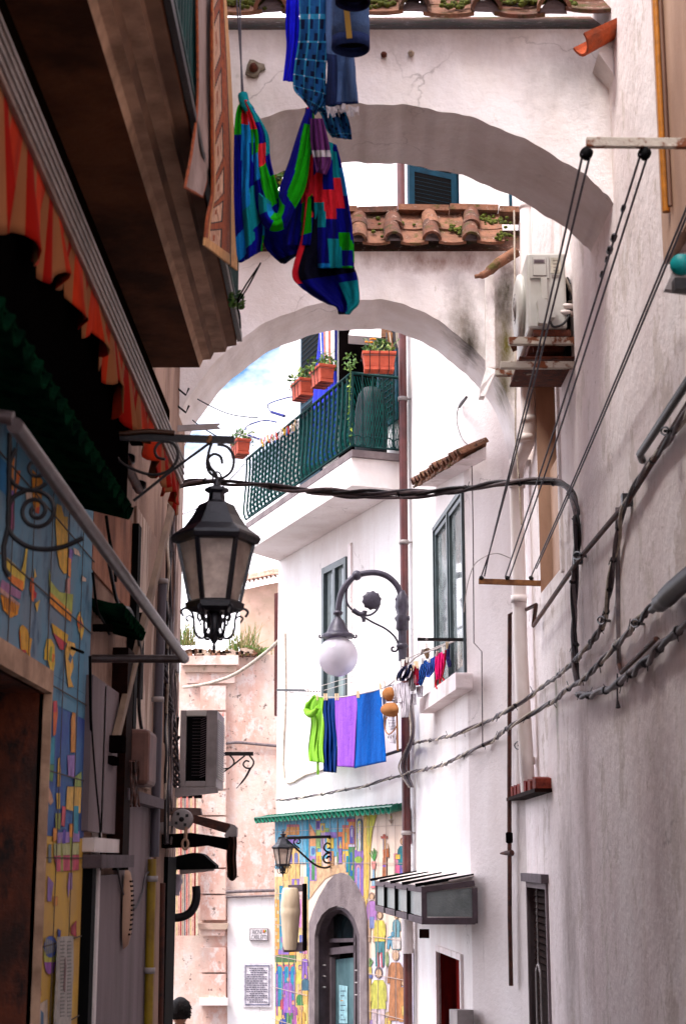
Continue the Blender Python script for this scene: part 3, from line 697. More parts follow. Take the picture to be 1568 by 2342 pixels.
mb = MB(); y = 1566
for k in range(12):
    h = 60; 
    if not (2100 < y + h / 2 < 2150): mb.prism([pk(458, y + 2, .13), pk(516, y + 2, .13), pk(516, min(y + h - 2, 2700), .13), pk(458, min(y + h - 2, 2700), .13)], (0, .2, 0), M['pink'])
    y += h
mb.prism([pk(452, 2112, .2), pk(522, 2112, .2), pk(518, 2126, .2), pk(455, 2126, .2)], (0, .3, 0), M['pinkgrey']); mb.prism([pk(458, 2126, .16), pk(515, 2126, .16), pk(512, 2140, .16), pk(460, 2140, .16)], (0, .25, 0), M['pink'])
mb.prism([pk(455, 2284, .22), pk(520, 2284, .22), pk(520, 2300, .22), pk(455, 2300, .22)], (0, .3, 0), M['white'])
mb.build('pilaster', hp, bevel=.012)
mb = MB(); mb.prism([pk(520, 2052, .05), pk(662, 2052, .05), pk(662, 2700, .05), pk(520, 2700, .05)], (0, .04, 0), M['facade']); mb.build('whitewashed_panel', hp)
mb = MB(); mb.tube([pk(456, 2042, .1), pk(636, 2036, .1)], .03, M['cableg'], 6); mb.tube([pk(456, 2054, .1), pk(636, 2048, .1)], .02, M['cableg'], 6)
solo(mb, 'wall_pipe', 'pair of thin grey pipes running level across the pink house', 'pipe')
mb = MB(); mb.tube(smooth([pk(497, 1703, .06), pk(540, 1698, .08), pk(590, 1702, .06), pk(636, 1706, .06)]), .028, M['cableg'], 6)
solo(mb, 'wall_cable', 'thick grey cable across the pink wall above the iron bracket', 'cable')
mb = MB(); mb.prism([at(627, 1357, 25.5), at(637, 1355, 25.5), at(637, 1640, 25.5), at(627, 1636, 25.5)], (0, .06, 0), M['brown'])
mb.build('shutter', hf)
# plaques
def plaque_px(x0, y0, x1, y1, o): return [pk(x0, y1, o), pk(x1, y1, o), pk(x1, y0, o), pk(x0, y0, o)]
pr = root('street_name_plaque', pk(592, 2150, .08), 'small white framed plaque reading RIONE CASILETTI on the pink house', 'sign')
mb = MB(); mb.prism(plaque_px(571, 2124, 613, 2152, .09), (0, .04, 0), M['stoned']); mb.build('frame', pr)
mb = MB(); mb.prism(plaque_px(572.5, 2125.5, 611.5, 2150.5, .1), (0, .02, 0), paint((236, 228, 230))); 
sc_ = 27.5 / FPX * 1.02
pw_ = 27.5 / FPX
text_into(mb, 'RIONE', pk(577, 2137, .104), Vector((1, 0, 0)), Z, .105, paint((60, 56, 66)), width=22 * pw_)
text_into(mb, "CASILETTI", pk(574.5, 2148.5, .104), Vector((1, 0, 0)), Z, .095, paint((60, 56, 66)), width=34 * pw_)
for i in range(5): mb.lathe([(.014, 0), (.01, .008), (0, .01)], pk(602.5 + (i % 3) * 2.6, 2129 + (i // 3) * 3, .102), paint([(210, 50, 50), (230, 190, 40), (60, 130, 60)][i % 3]), 8, ax=(0, -1, 0))
mb.build('plate', pr)
nr = root('wall_notice', pk(588, 2298, .08), 'large white notice board full of small lines of writing under the street name plaque', 'sign')
mb = MB(); mb.prism(plaque_px(556, 2202, 620, 2304, .075), (0, .02, 0), paint((236, 228, 234))); mb.build('backing', nr)
mb = MB(); 
for a_ in ((560, 2208, 616, 2210), (560, 2297, 616, 2299), (560, 2208, 561.5, 2299), (614.5, 2208, 616, 2299)): mb.prism(plaque_px(*a_, .085), (0, .006, 0), paint((110, 112, 140)))
rl = random.Random(3)
for k in range(17):
    y = 2214 + k * 4.8; x = 564 + (rl.uniform(4, 12) if k in (0, 1, 2, 12, 16) else 0)
    xe = 612 - (rl.uniform(4, 14) if k % 3 == 0 else 1)
    while x < xe:
        w = rl.uniform(2.5, 7); mb.prism(plaque_px(x, y, min(x + w, xe), y + 2.3, .083), (0, .004, 0), paint((120, 116, 132))); x += w + 1.2
mb.build('writing', nr)

# ------------------------------------------------------------------ left-hand house
hl = root('tiled_shop_house', (-1.6, 4.5, 0), 'dark house on the left with colourful tile mural beside its doorway', 'house')
yM = LA.sz(208, 1300)[0]           # y of the mural's far edge
ld = (LA.sz(-10, 1900)[0] - 1.2, LA.sz(87, 1900)[0], 1.2, onx(95, 1582, -1.5).z, .9, mat('rusty_reveal', (120, 54, 26), .8, col2=(48, 22, 12), scale=3, sz=.6, bump=.5, spots=[((24, 12, 10), 7, .5, .5, .64)]), mat('dark_red_interior', (70, 24, 14), .8, col2=(28, 12, 8), scale=5))
mb = MB()
wall(mb, LA, -12, yM, -1, 12.0, [ld], .4, M['leftw'])
mb.poly([LA.pt(yM, 12.0), LA.pt(-12, 12.0), Vector((-9, -12, 12.0)), Vector((-9, yM, 12.0))], M['leftw'])
mb.poly([LA.pt(-12, -1), LA.pt(-12, 12.0), Vector((-9, -12, 12.0)), Vector((-9, -12, -1))], M['leftw'])
mb.build('wall', hl)
mb = MB()   # lintel and jamb of the doorway
rect_on(mb, LA, ld[0], ld[1] + .03, ld[3], ld[3] + .11, .04, .06, M['balcedge']); rect_on(mb, LA, ld[1], ld[1] + .025, ld[2], ld[3], .04, .06, M['balcedge'])
mb.build('door_frame', hl, bevel=.006)
hl2 = root('peeling_house', (-1.6, 12, 0), 'peeling pink-beige house past the tile mural, hung with pipes and cables', 'house')
mb = MB(); wall(mb, LA, yM, 13.8, -1, 12.0, [], .2, M['leftw'])
a, b = LA.pt(13.8, 0), Vector((-9, 13.8, 0)); mb.poly([a - Z, b - Z, b + Z * 12.0, a + Z * 12.0], M['leftw'])
mb.poly([LA.pt(yM, 12.0), LA.pt(13.8, 12.0), b + Z * 12.0, Vector((-9, yM, 12.0))], M['leftw']); mb.build('wall', hl2)
# ================================================================== PAINTED TILE MURALS
class Art:
    dim = .84; mix = 0.0; edge = 1.6
    def __init__(s, pl, fx, base): s.pl = pl; s.fx = fx; s.o = base; s.mb = MB(); s.k = 0
    smin = None
    def P(s, x, y):
        X, Y = s.fx(x, y); p = s.pl.hit(X, Y, s.o + s.k)
        if s.smin is not None: t = (p - s.pl.A).dot(s.pl.u); p = p + s.pl.u * (max(t, s.smin) - t)
        return p
    def G(s, pts, c, lvl=0):
        s.k = .0016 * lvl + .00002 * (len(s.mb.f) % 60); g_ = (sum(c) / 3); c = [max(4, min(255, int(((g_ + (v - g_) * 1.15) * (1 - s.mix) + w_ * s.mix) * s.dim))) for v, w_ in zip(c, (236, 216, 200))]; s.mb.poly([s.P(*p) for p in pts], paint(c, .7))
        if lvl >= 2:
            cx = sum(p[0] for p in pts) / len(pts); cy = sum(p[1] for p in pts) / len(pts); s.k = .0016 * lvl - .0007; e_ = s.edge
            s.mb.poly([s.P(x + e_ * (1 if x > cx else -1), y + e_ * (1 if y > cy else -1)) for x, y in pts], paint([int(v * .5) for v in c], .7))
    def R(s, x0, y0, x1, y1, c, lvl=1): s.G([(x0, y0), (x1, y0), (x1, y1), (x0, y1)], c, lvl)
    def E(s, cx, cy, rx, ry, c, lvl=2, n=14, a0=0, a1=2 * math.pi):
        s.G([(cx + rx * math.cos(a0 + (a1 - a0) * i / n), cy + ry * math.sin(a0 + (a1 - a0) * i / n)) for i in range(n)], c, lvl)
    def arch(s, x0, y0, x1, y1, c, lvl=2):
        r = (x1 - x0) / 2; cx = (x0 + x1) / 2
        s.G([(x0, y1), (x1, y1)] + [(cx + r * math.cos(a * math.pi / 8), y0 + r * 1.5 - r * 1.5 * math.sin(a * math.pi / 8)) for a in range(9)], c, lvl)
    def L(s, x0, y0, x1, y1, w, c, lvl=3):
        dx, dy = x1 - x0, y1 - y0; l = math.hypot(dx, dy) or 1; nx, ny = -dy / l * w / 2, dx / l * w / 2
        s.G([(x0 + nx, y0 + ny), (x1 + nx, y1 + ny), (x1 - nx, y1 - ny), (x0 - nx, y0 - ny)], c, lvl)
    def fig(s, x, y, h, robe, hair, skin=(226, 180, 140), legs=None, w=.16, lvl=3):
        'painted standing figure, head top at (x,y)'
        s.E(x, y + h * .07, h * .05, h * .075, hair, lvl); s.E(x, y + h * .08, h * .038, h * .055, skin, lvl + 1)
        yb = y + h * (.55 if legs else .96)
        s.G([(x - h * w * .45, y + h * .17), (x + h * w * .45, y + h * .17), (x + h * w * .75, yb), (x - h * w * .75, yb)], robe, lvl)
        for q in (-1, 1): s.G([(x + q * h * w * .45, y + h * .17), (x + q * h * w * .75, y + h * .24), (x + q * h * w * .85, y + h * .45), (x + q * h * w * .6, y + h * .45)], tuple(int(v * .85) for v in robe), lvl)
        if legs:
            for q in (-1, 1): s.G([(x + q * h * .02, yb), (x + q * h * .085, yb), (x + q * h * .075, y + h), (x + q * h * .03, y + h)], legs, lvl)
        else: s.L(x, y + h * .3, x, yb, h * .012, tuple(int(v * .7) for v in robe), lvl + 1)
BLU, TEAL, YEL, ORA, PUR, GRN, PNK, CRM = (120, 190, 220), (40, 150, 180), (244, 208, 96), (240, 160, 84), (158, 124, 200), (84, 150, 96), (226, 140, 160), (240, 218, 200)
A_ = Art(FA, lambda x, y: (611.6 + x * .21876, 1817.8 + y * .21876), .012)
tb = MB()      # tiles themselves
mp_ = FA.sz
def fq(pts, mt, o=.006): tb.poly([FA.hit(x, y, o) for x, y in pts], mt)
tilew = mat('glazed_cream', (214, 190, 170), .6, col2=(206, 184, 168), scale=5, spec=.2)
tilel = mat('glazed_lilac', (196, 186, 202), .6, col2=(206, 190, 190), scale=2, spec=.2)
fq([(628, 1865), (709, 1857), (709, 2400), (628, 2400)], tilew); fq([(834, 1845), (934, 1836), (943, 2400), (834, 2400)], tilew)
fq([(709, 1857), (834, 1845), (834, 2085), (812, 2030), (795, 2005), (779, 1999), (765, 2002), (748, 2022), (728, 2058), (709, 2110)], tilew)
fq([(836, 2195), (945, 2170), (945, 2400), (838, 2400)], tilel, .0075)
tb_r = tb.build('tile_panel', hf)
A = A_
A.G([(78, 268), (910, 195), (905, 600), (80, 780)], BLU, 0)
A.G([(405, 245), (440, 240), (440, 1080), (405, 1120)], TEAL, 1)
A.G([(1003, 190), (1160, 175), (1100, 330), (1075, 560), (1060, 980), (1030, 1200), (1000, 1100)], YEL, 1); A.G([(1040, 186), (1150, 176), (1090, 380), (1065, 560), (1040, 500)], (226, 220, 90), 2)
A.G([(1003, 190), (1038, 188), (1036, 1180), (1003, 1060)], (246, 206, 120), 2)
A.G([(440, 300), (520, 440), (520, 640), (440, 640)], (240, 170, 120), 2)
A.G([(440, 760), (905, 720), (905, 940), (800, 850), (700, 830), (600, 880), (500, 1000), (440, 1090)], (238, 196, 156), 1)
A.G([(155, 430), (200, 360), (200, 560), (335, 560), (335, 880), (155, 900)], (244, 200, 130), 2)
A.R(202, 335, 330, 420, ORA, 3); A.R(202, 312, 330, 336, (220, 130, 150), 3); A.G([(155, 430), (202, 350), (202, 540), (155, 560)], (240, 184, 130), 3)
for x in (218, 240, 262, 284, 306): A.R(x, 338, x + 6, 418, (248, 190, 120), 4)
A.E(262, 470, 60, 40, PUR, 3); A.arch(222, 610, 256, 720, PUR, 4); A.arch(280, 605, 316, 720, (120, 130, 190), 4); A.arch(228, 640, 250, 720, (110, 100, 160), 5)
A.R(255, 880, 330, 960, PUR, 3); A.arch(280, 890, 306, 950, (230, 214, 90), 4); A.R(335, 600, 400, 720, (150, 200, 220), 3)
A.R(505, 262, 550, 365, PUR, 3); A.R(505, 255, 552, 270, (240, 220, 120), 4); A.R(516, 285, 540, 345, (100, 70, 150), 4)
A.R(550, 298, 598, 395, YEL, 3); A.arch(562, 318, 586, 375, (110, 160, 200), 4); A.R(600, 348, 640, 390, (150, 190, 90), 3); A.R(508, 370, 552, 560, (190, 210, 120), 3)
for x in (516, 536): A.R(x, 420, x + 10, 545, (90, 140, 110), 4)
A.R(598, 392, 720, 450, PUR, 3); A.R(560, 395, 600, 640, (216, 190, 220), 3); A.R(568, 440, 580, 560, (150, 110, 180), 4)
A.R(445, 540, 510, 640, (150, 200, 220), 3); A.E(476, 590, 18, 36, (90, 130, 190), 4); A.R(440, 640, 512, 900, (190, 150, 210), 3); A.arch(462, 670, 492, 890, GRN, 4); A.R(510, 600, 560, 760, YEL, 3); A.R(526, 640, 544, 750, (220, 150, 90), 4)
A.R(620, 450, 690, 560, YEL, 3); A.R(630, 590, 690, 740, (240, 180, 130), 3); A.R(645, 600, 668, 690, PUR, 4)
A.R(728, 280, 736, 400, (230, 190, 110), 3); A.R(732, 390, 785, 560, (230, 130, 90), 3); A.R(738, 440, 776, 530, (70, 130, 190), 4); A.R(742, 530, 778, 720, PUR, 3); A.G([(748, 560), (760, 470), (776, 560)], YEL, 4); A.R(724, 600, 742, 720, (100, 170, 110), 3)
A.R(785, 345, 845, 570, ORA, 3); A.R(780, 318, 845, 346, (214, 110, 110), 4); A.arch(806, 390, 826, 500, (150, 190, 140), 4); A.R(848, 280, 910, 515, (240, 160, 80), 3); A.R(830, 252, 910, 280, (200, 90, 140), 4)
A.arch(860, 320, 903, 510, (100, 90, 190), 4); A.E(881, 400, 10, 46, (226, 220, 240), 5); A.R(845, 520, 912, 545, (224, 214, 236), 4)
A.R(785, 590, 845, 700, YEL, 3); A.R(796, 620, 806, 690, PUR, 4); A.R(820, 640, 846, 810, TEAL, 3); A.R(845, 535, 905, 910, GRN, 3); A.arch(860, 600, 890, 850, (30, 110, 170), 4); A.R(878, 740, 886, 790, YEL, 5)
A.arch(930, 248, 990, 600, (90, 120, 150), 2); A.arch(940, 270, 980, 590, (230, 226, 140), 3); A.arch(950, 300, 974, 580, (210, 220, 230), 4); A.E(960, 430, 20, 42, (240, 226, 224), 5); A.E(962, 350, 10, 26, (240, 224, 200), 5)
A.R(905, 580, 1000, 1060, PUR, 2); A.E(950, 680, 40, 36, (170, 200, 80), 3); A.arch(925, 730, 970, 1040, (230, 170, 190), 3); A.arch(935, 760, 960, 1030, (150, 170, 230), 4)
A.G([(1410, 150), (1490, 150), (1500, 520), (1470, 480), (1440, 380), (1420, 260)], PNK, 2)
for i in range(4): A.L(1428 + i * 16, 160, 1462 + i * 9, 440, 4, (200, 100, 130), 3)
A.L(1290, 165, 1290, 240, 3, (170, 140, 120)); A.E(1290, 235, 5, 14, (236, 220, 80), 4)
for q in (-26, -10, 10, 26): A.L(1290, 300, 1290 + q, 262, 4, (170, 130, 110), 3)
A.L(1290, 250, 1295, 325, 4, (170, 130, 110), 3)
A.G([(1180, 435), (1255, 435), (1248, 458), (1188, 458)], (190, 90, 70), 3); A.E(1218, 425, 14, 12, (190, 90, 70), 4); A.R(1206, 458, 1216, 590, (150, 140, 160), 3); A.R(1218, 458, 1232, 590, (214, 160, 110), 3)
A.G([(1205, 575), (1262, 560), (1268, 650), (1210, 660)], (190, 110, 60), 4); A.G([(1205, 660), (1245, 660), (1240, 1030), (1195, 1030)], (190, 120, 80), 3); A.E(1220, 745, 20, 12, (140, 100, 190), 4); A.L(1262, 560, 1252, 510, 8, (214, 160, 110), 4)
A.R(1322, 615, 1472, 680, (236, 110, 150), 3); A.R(1330, 625, 1384, 672, YEL, 4); A.R(1440, 625, 1470, 672, YEL, 4); A.R(1325, 680, 1470, 820, (226, 150, 170), 3); A.R(1330, 735, 1380, 820, (240, 120, 160), 4); A.R(1325, 820, 1470, 905, GRN, 3); A.E(1352, 862, 18, 26, (226, 226, 110), 4)
A.fig(1411, 450, 520, (40, 140, 150), (180, 110, 80), w=.13, legs=(140, 120, 200))
A.R(1390, 765, 1440, 910, (140, 120, 200), 5)
A.G([(1175, 900), (1475, 905), (1475, 1000), (1160, 1060)], (236, 206, 70), 2); A.R(1170, 898, 1475, 916, (200, 100, 60), 3)
for i in range(12): A.L(1190 + i * 24, 925, 1185 + i * 24, 1040, 4, (200, 150, 40), 3)
for q in (-46, -24, 0, 20, 34): A.L(1110, 690, 1110 + q, 560 + abs(q), 9, (90, 160, 80), 3)
A.G([(1085, 700), (1130, 700), (1122, 780), (1094, 780)], (240, 160, 150), 4); A.G([(1098, 780), (1114, 780), (1122, 960), (1088, 960)], (170, 200, 220), 3); A.R(1080, 955, 1128, 975, (236, 140, 150), 4)
# lower part, second zoom
A.fx = lambda x, y: (543.0 + x * .26248, 2057.8 + y * .26248)
A.R(326, -200, 612, 545, (240, 210, 150), 1); A.R(326, 0, 368, 520, (240, 176, 84), 2)
for k in range(9): A.R(330 + (k % 2) * 14, -90 + k * 62, 348 + (k % 2) * 12, -62 + k * 62, (246, 224, 180), 3)
A.R(365, -120, 400, 440, TEAL, 2); A.R(370, 320, 440, 440, (110, 180, 190), 3)
for k in range(14): A.E(385 + (k * 37) % 46, 335 + (k * 23) % 100, 8, 9, (170, 120, 200), 4)
A.R(328, 450, 510, 510, ORA, 2); A.R(355, 435, 450, 478, PUR, 3); A.R(328, 485, 510, 545, (90, 130, 80), 3); A.R(440, 320, 505, 480, (240, 180, 90), 2); A.R(455, 320, 495, 420, (240, 226, 226), 3); A.R(455, 412, 495, 428, PUR, 4)
for x in (540, 560): A.R(x, 310, x + 14, 465, (120, 130, 210), 3)
A.fig(588, 330, 150, (226, 150, 180), (180, 90, 70)); A.R(512, 0, 560, 240, (226, 150, 200), 2); A.R(525, -200, 580, 20, (240, 206, 200), 1)
A.R(326, 545, 612, 1300, (244, 214, 130), 1); A.R(328, 640, 505, 930, TEAL, 2)
for i, x in enumerate((352, 390, 428)): pass
for x0 in (340, 400, 456): A.arch(x0, 566, x0 + 52, 700, (226, 110, 130), 2); A.arch(x0 + 5, 580, x0 + 47, 720, TEAL, 3)
for x in (340, 398, 452, 492): A.R(x, 640, x + 9, 1010, (190, 110, 190), 4); A.R(x - 4, 625, x + 13, 650, (80, 100, 190), 5)
for x in (346, 402, 448, 492): A.G([(x, 545), (x + 7, 570), (x, 600), (x - 7, 570)], (60, 90, 120), 3)
for x in (345, 362, 380, 420, 440, 472): A.L(x, 650, x, 925, 4, (80, 180, 200), 3)
for (x, y, h, rb, hr_, lg) in ((405, 820, 250, (210, 60, 90), (90, 130, 70), (60, 80, 160)), (442, 670, 330, (170, 120, 200), (236, 214, 130), None), (485, 880, 280, (200, 110, 190), (230, 120, 80), None), (545, 570, 300, (226, 210, 110), (110, 90, 180), (220, 190, 150)), (585, 480, 220, (160, 120, 200), (230, 160, 90), None), (545, 790, 240, (70, 140, 80), (190, 90, 60), (226, 180, 120)), (590, 650, 260, (70, 110, 130), (120, 90, 70), (236, 190, 110)), (560, 930, 280, (226, 180, 90), (200, 80, 80), None), (450, 930, 260, (90, 150, 90), (240, 200, 110), None), (395, 1000, 260, (60, 90, 170), (220, 90, 80), None)): A.fig(x, y, h, rb, hr_, legs=lg)
# right of the door
A.mix = .28
for (x, y, h, rb, hr_, lg) in ((1168, -60, 430, (176, 110, 200), (150, 110, 90), (236, 190, 150)), (1238, 100, 480, (240, 220, 70), (120, 80, 60), (30, 120, 130)), (1382, 120, 330, (90, 160, 180), (236, 200, 120), None), (1375, 440, 640, (190, 110, 60), (236, 200, 180), None), (1228, 590, 660, (216, 214, 70), (60, 50, 70), (214, 190, 200)), (1444, 700, 380, (226, 140, 60), (190, 120, 70), None), (1305, 980, 300, (240, 200, 80), (226, 190, 90), None)): A.fig(x, y, h, rb, hr_, legs=lg, w=.13)
A.G([(1215, 370), (1260, 370), (1256, 460), (1218, 460)], (30, 110, 130), 5)
for x in (1220, 1252): A.L(x, 460, x + 6, 590, 12, (200, 60, 90), 4)
A.R(1150, 150, 1190, 250, (110, 130, 200), 4); A.G([(1345, 330), (1418, 330), (1415, 430), (1350, 430)], (236, 230, 226), 5)
A.G([(1305, 330), (1340, 310), (1352, 430), (1340, 430), (1330, 370), (1318, 430), (1303, 430)], (70, 150, 190), 3); A.E(1350, 300, 14, 22, (70, 150, 190), 4)
A.E(1300, 520, 14, 68, (150, 190, 110), 3); A.L(1296, 580, 1280, 760, 4, (150, 130, 110), 3)
A.G([(1440, 258), (1512, 258), (1498, 340), (1460, 340)], (244, 200, 90), 3); A.R(1436, 254, 1516, 268, (180, 130, 200), 4); A.R(1462, 340, 1504, 372, (90, 130, 200), 3); A.R(1470, 372, 1500, 1300, (246, 206, 100), 2)
A.R(1465, 215, 1512, 256, (240, 160, 190), 3)
for q in (-20, -8, 6, 20, 30): A.L(1150, 590, 1150 + q, 505 + abs(q), 7, (90, 160, 70), 3)
A.R(1130, 588, 1165, 655, (240, 220, 80), 4); A.R(1130, 655, 1170, 685, (70, 90, 180), 4); A.R(1130, 690, 1160, 1050, (246, 200, 90), 3); A.R(1130, 1050, 1175, 1100, PUR, 3)
A.G([(1430, 930), (1466, 930), (1462, 1010), (1434, 1010)], YEL, 5)
# hairlines of the tile joints over the painting
jm = mat('tile_joint', (176, 152, 142), .8)
A.mb.f = A.mb.f
s0, s1 = FA.sz(943, 2000)[0], FA.sz(629, 2000)[0]; zt_ = FA.sz(780, 1852)[1]
jb = MB(); k = zt_ - .25; 
def door_gap(s): return dx0 - .28 < s < dx1 + .28
while k > 1.0:
    if k > FA.sz(770, 1990)[1]: jb.prism([FA.pt(s0, k, .025), FA.pt(s1, k, .025), FA.pt(s1, k + .005, .025), FA.pt(s0, k + .005, .025)], FA.n * -.004, jm)
    else:
        for a_, b_ in ((s0, dx0 - .3), (dx1 + .3, s1)): jb.prism([FA.pt(a_, k, .025), FA.pt(b_, k, .025), FA.pt(b_, k + .008, .025), FA.pt(a_, k + .008, .025)], FA.n * -.004, jm)
    k -= .45
k = s0 + .2
while k < s1:
    zb_ = 1.0 if not door_gap(k) else FA.sz(770, 1985)[1]
    jb.prism([FA.pt(k, zb_, .0245), FA.pt(k + .008, zb_, .0245), FA.pt(k + .008, zt_, .0245), FA.pt(k, zt_, .0245)], FA.n * -.004, jm); k += .3
jb.build('tile_joint', hf)
A.mb.build('painted_mural', hf)
def eave(p, q, out, n, r, depth, mt, drop=0.0):
    'row of glazed U tiles sticking out of a wall with a flat board above'
    mb = MB(); d = (q - p)
    for i in range(n):
        o = p + d * ((i + .5) / n) + out * depth
        barrel(mb, o, -out + Z * .25, depth * 1.05, r, mt, up=False, n=8, r2=r, th=.012)
    mb.prism([p, q, q + out * depth * .96, p + out * depth * .9], Z * .02, mt)
    return mb
e0, e1 = FA.hit(934, 1846, 0), FA.hit(614, 1872, 0)
eave(e0, e1, FA.n, 32, .085, .24, M['greentile']).build('tile_eave', hf)

# near mural, left wall
s_door = ld[1] + .025; zc_ = onx(208, 1180, -1.5).z
Art.dim = 1.0
lm = MB(); lt = mat('mural_blue_tile', (92, 148, 178), .7, col2=(124, 138, 154), scale=1.6, spots=[((34, 66, 100), 4, .5, .52, .68)], spec=.2); ly = mat('mural_yellow_tile', (220, 176, 66), .7, col2=(200, 158, 84), scale=2.4, spec=.2)
lb = mat('mural_deep_blue_tile', (60, 84, 160), .7, spec=.2, col2=(70, 120, 170), scale=2.5)
zl = ld[3] + .11; zy = onx(150, 1915, -1.5).z; zbl = onx(150, 1625, -1.5).z
def lrect(y0, y1, z0, z1, o, mt): lm.prism([LA.pt(y0, z0, o), LA.pt(y1, z0, o), LA.pt(y1, z1, o), LA.pt(y0, z1, o)], LA.n * -.01, mt)
lrect(4.5, yM, zl, zc_ + .4, .012, lt); lrect(s_door, yM, zbl, zl - .002, .0115, lt); lrect(s_door, yM, zy, zbl - .002, .012, lb); lrect(s_door, yM, 1.0, zy - .002, .012, ly)
lm.build('tile_panel', hl)
C = Art(LA, lambda x, y: (x * .24402, 1000.3 + y * .24402), .014)
C.G([(-60, 100), (75, 260), (75, 560), (-60, 430)], (40, 120, 170), 1)
for pts, c in (([(95, 180), (140, 190), (130, 330), (128, 520), (105, 510), (90, 300)], ORA), ([(160, 310), (190, 310), (185, 400), (150, 520), (140, 520)], (230, 130, 60)), ([(70, 470), (130, 500), (110, 640), (60, 650)], PUR),
    ([(240, 515), (300, 515), (300, 600), (250, 600)], CRM), ([(305, 300), (400, 400), (390, 570), (375, 620), (365, 710), (325, 700), (310, 600), (300, 420)], (232, 160, 60)), ([(345, 650), (370, 650), (365, 715), (330, 700)], (220, 90, 50)),
    ([(100, 600), (135, 590), (135, 850), (110, 900), (75, 780), (75, 680)], (190, 110, 160)), ([(535, 620), (575, 640), (600, 740), (636, 745), (632, 1270), (600, 1275), (560, 1210), (540, 1100), (520, 800)], (240, 190, 60)),
    ([(650, 1040), (690, 1060), (670, 1180), (650, 1180)], PUR), ([(640, 1120), (668, 1140), (662, 1320), (640, 1290)], ORA), ([(620, 1330), (660, 1310), (655, 1520), (630, 1530), (612, 1500)], (226, 170, 160)),
    ([(45, 1110), (110, 1160), (200, 1250), (225, 1160), (245, 1020), (262, 1030), (245, 1200), (225, 1420), (130, 1380), (45, 1260)], (232, 206, 90)), ([(40, 1220), (130, 1300), (222, 1350), (215, 1440), (120, 1370), (50, 1290)], (236, 140, 50)), ([(20, 1330), (200, 1450), (190, 1520), (0, 1420)], (180, 130, 170)),
    ([(0, 1400), (190, 1560), (180, 1600), (0, 1450)], (214, 170, 160)), ([(5, 1470), (180, 1580), (165, 1660), (100, 1690), (30, 1610)], (236, 160, 40)),
    ([(325, 1220), (342, 1300), (320, 1320)], YEL), ([(290, 1310), (312, 1320), (322, 1420), (318, 1540), (300, 1530), (280, 1420)], (236, 120, 40)), ([(315, 1430), (345, 1460), (335, 1510), (318, 1500)], (210, 50, 70)), ([(330, 1560), (375, 1520), (348, 1640)], YEL),
    ([(460, 1230), (480, 1350), (560, 1450), (685, 1470), (675, 1650), (560, 1560), (465, 1440)], (190, 200, 100)), ([(462, 1440), (560, 1530), (672, 1640), (665, 1730), (560, 1640), (465, 1550)], (240, 160, 50)),
    ([(690, 1030), (735, 1060), (755, 1115), (700, 1090)], CRM), ([(765, 1290), (805, 1320), (805, 1350), (765, 1345)], CRM), ([(750, 1630), (770, 1700), (790, 1790), (765, 1900), (735, 1800), (722, 1690)], YEL), ([(735, 1660), (750, 1680), (745, 1810), (725, 1750)], (230, 120, 40)), ([(755, 1700), (780, 1760), (765, 1800)], (200, 60, 110)),
    ([(485, 1740), (640, 1850), (630, 1930), (500, 1830)], (244, 196, 60)), ([(498, 1830), (620, 1925), (600, 1990), (560, 1985)], (206, 70, 90)),
    ([(185, 1780), (215, 1755), (260, 1800), (272, 1870), (300, 1890), (280, 2010), (290, 2100), (240, 1990), (200, 1990)], (236, 180, 60)), ([(180, 1810), (205, 1850), (215, 1990), (195, 1990)], (230, 100, 30)), ([(215, 1880), (260, 1910), (270, 1990), (230, 2030), (205, 1990)], (206, 50, 60)),
    ([(440, 1890), (480, 1890), (512, 1950), (515, 2120), (500, 2200), (475, 2190), (450, 2090), (415, 2080), (420, 1990)], (244, 206, 70)), ([(470, 1960), (490, 1960), (485, 2110), (460, 2080)], (160, 170, 60)), ([(490, 2020), (515, 2040), (500, 2110), (485, 2100)], (236, 140, 60)),
    ([(640, 1905), (700, 1930), (715, 2000), (680, 2060), (690, 2150), (660, 2250), (690, 2340), (640, 2340), (620, 2150), (610, 2000)], (244, 196, 100)), ([(655, 2020), (680, 2060), (660, 2120), (640, 2080)], (84, 120, 150))): C.G(pts, c, 2)
for x in (40, 60, 80, 100, 120, 140): C.L(x, 1480 + (x - 40) * .6, x + 4, 1600 + (x - 40) * .5, 6, (190, 110, 20), 3)
C.smin = s_door + .01; C.mix = .15; C.fx = lambda x, y: (57.2 + x * .3407, 1543.4 + y * .3407)
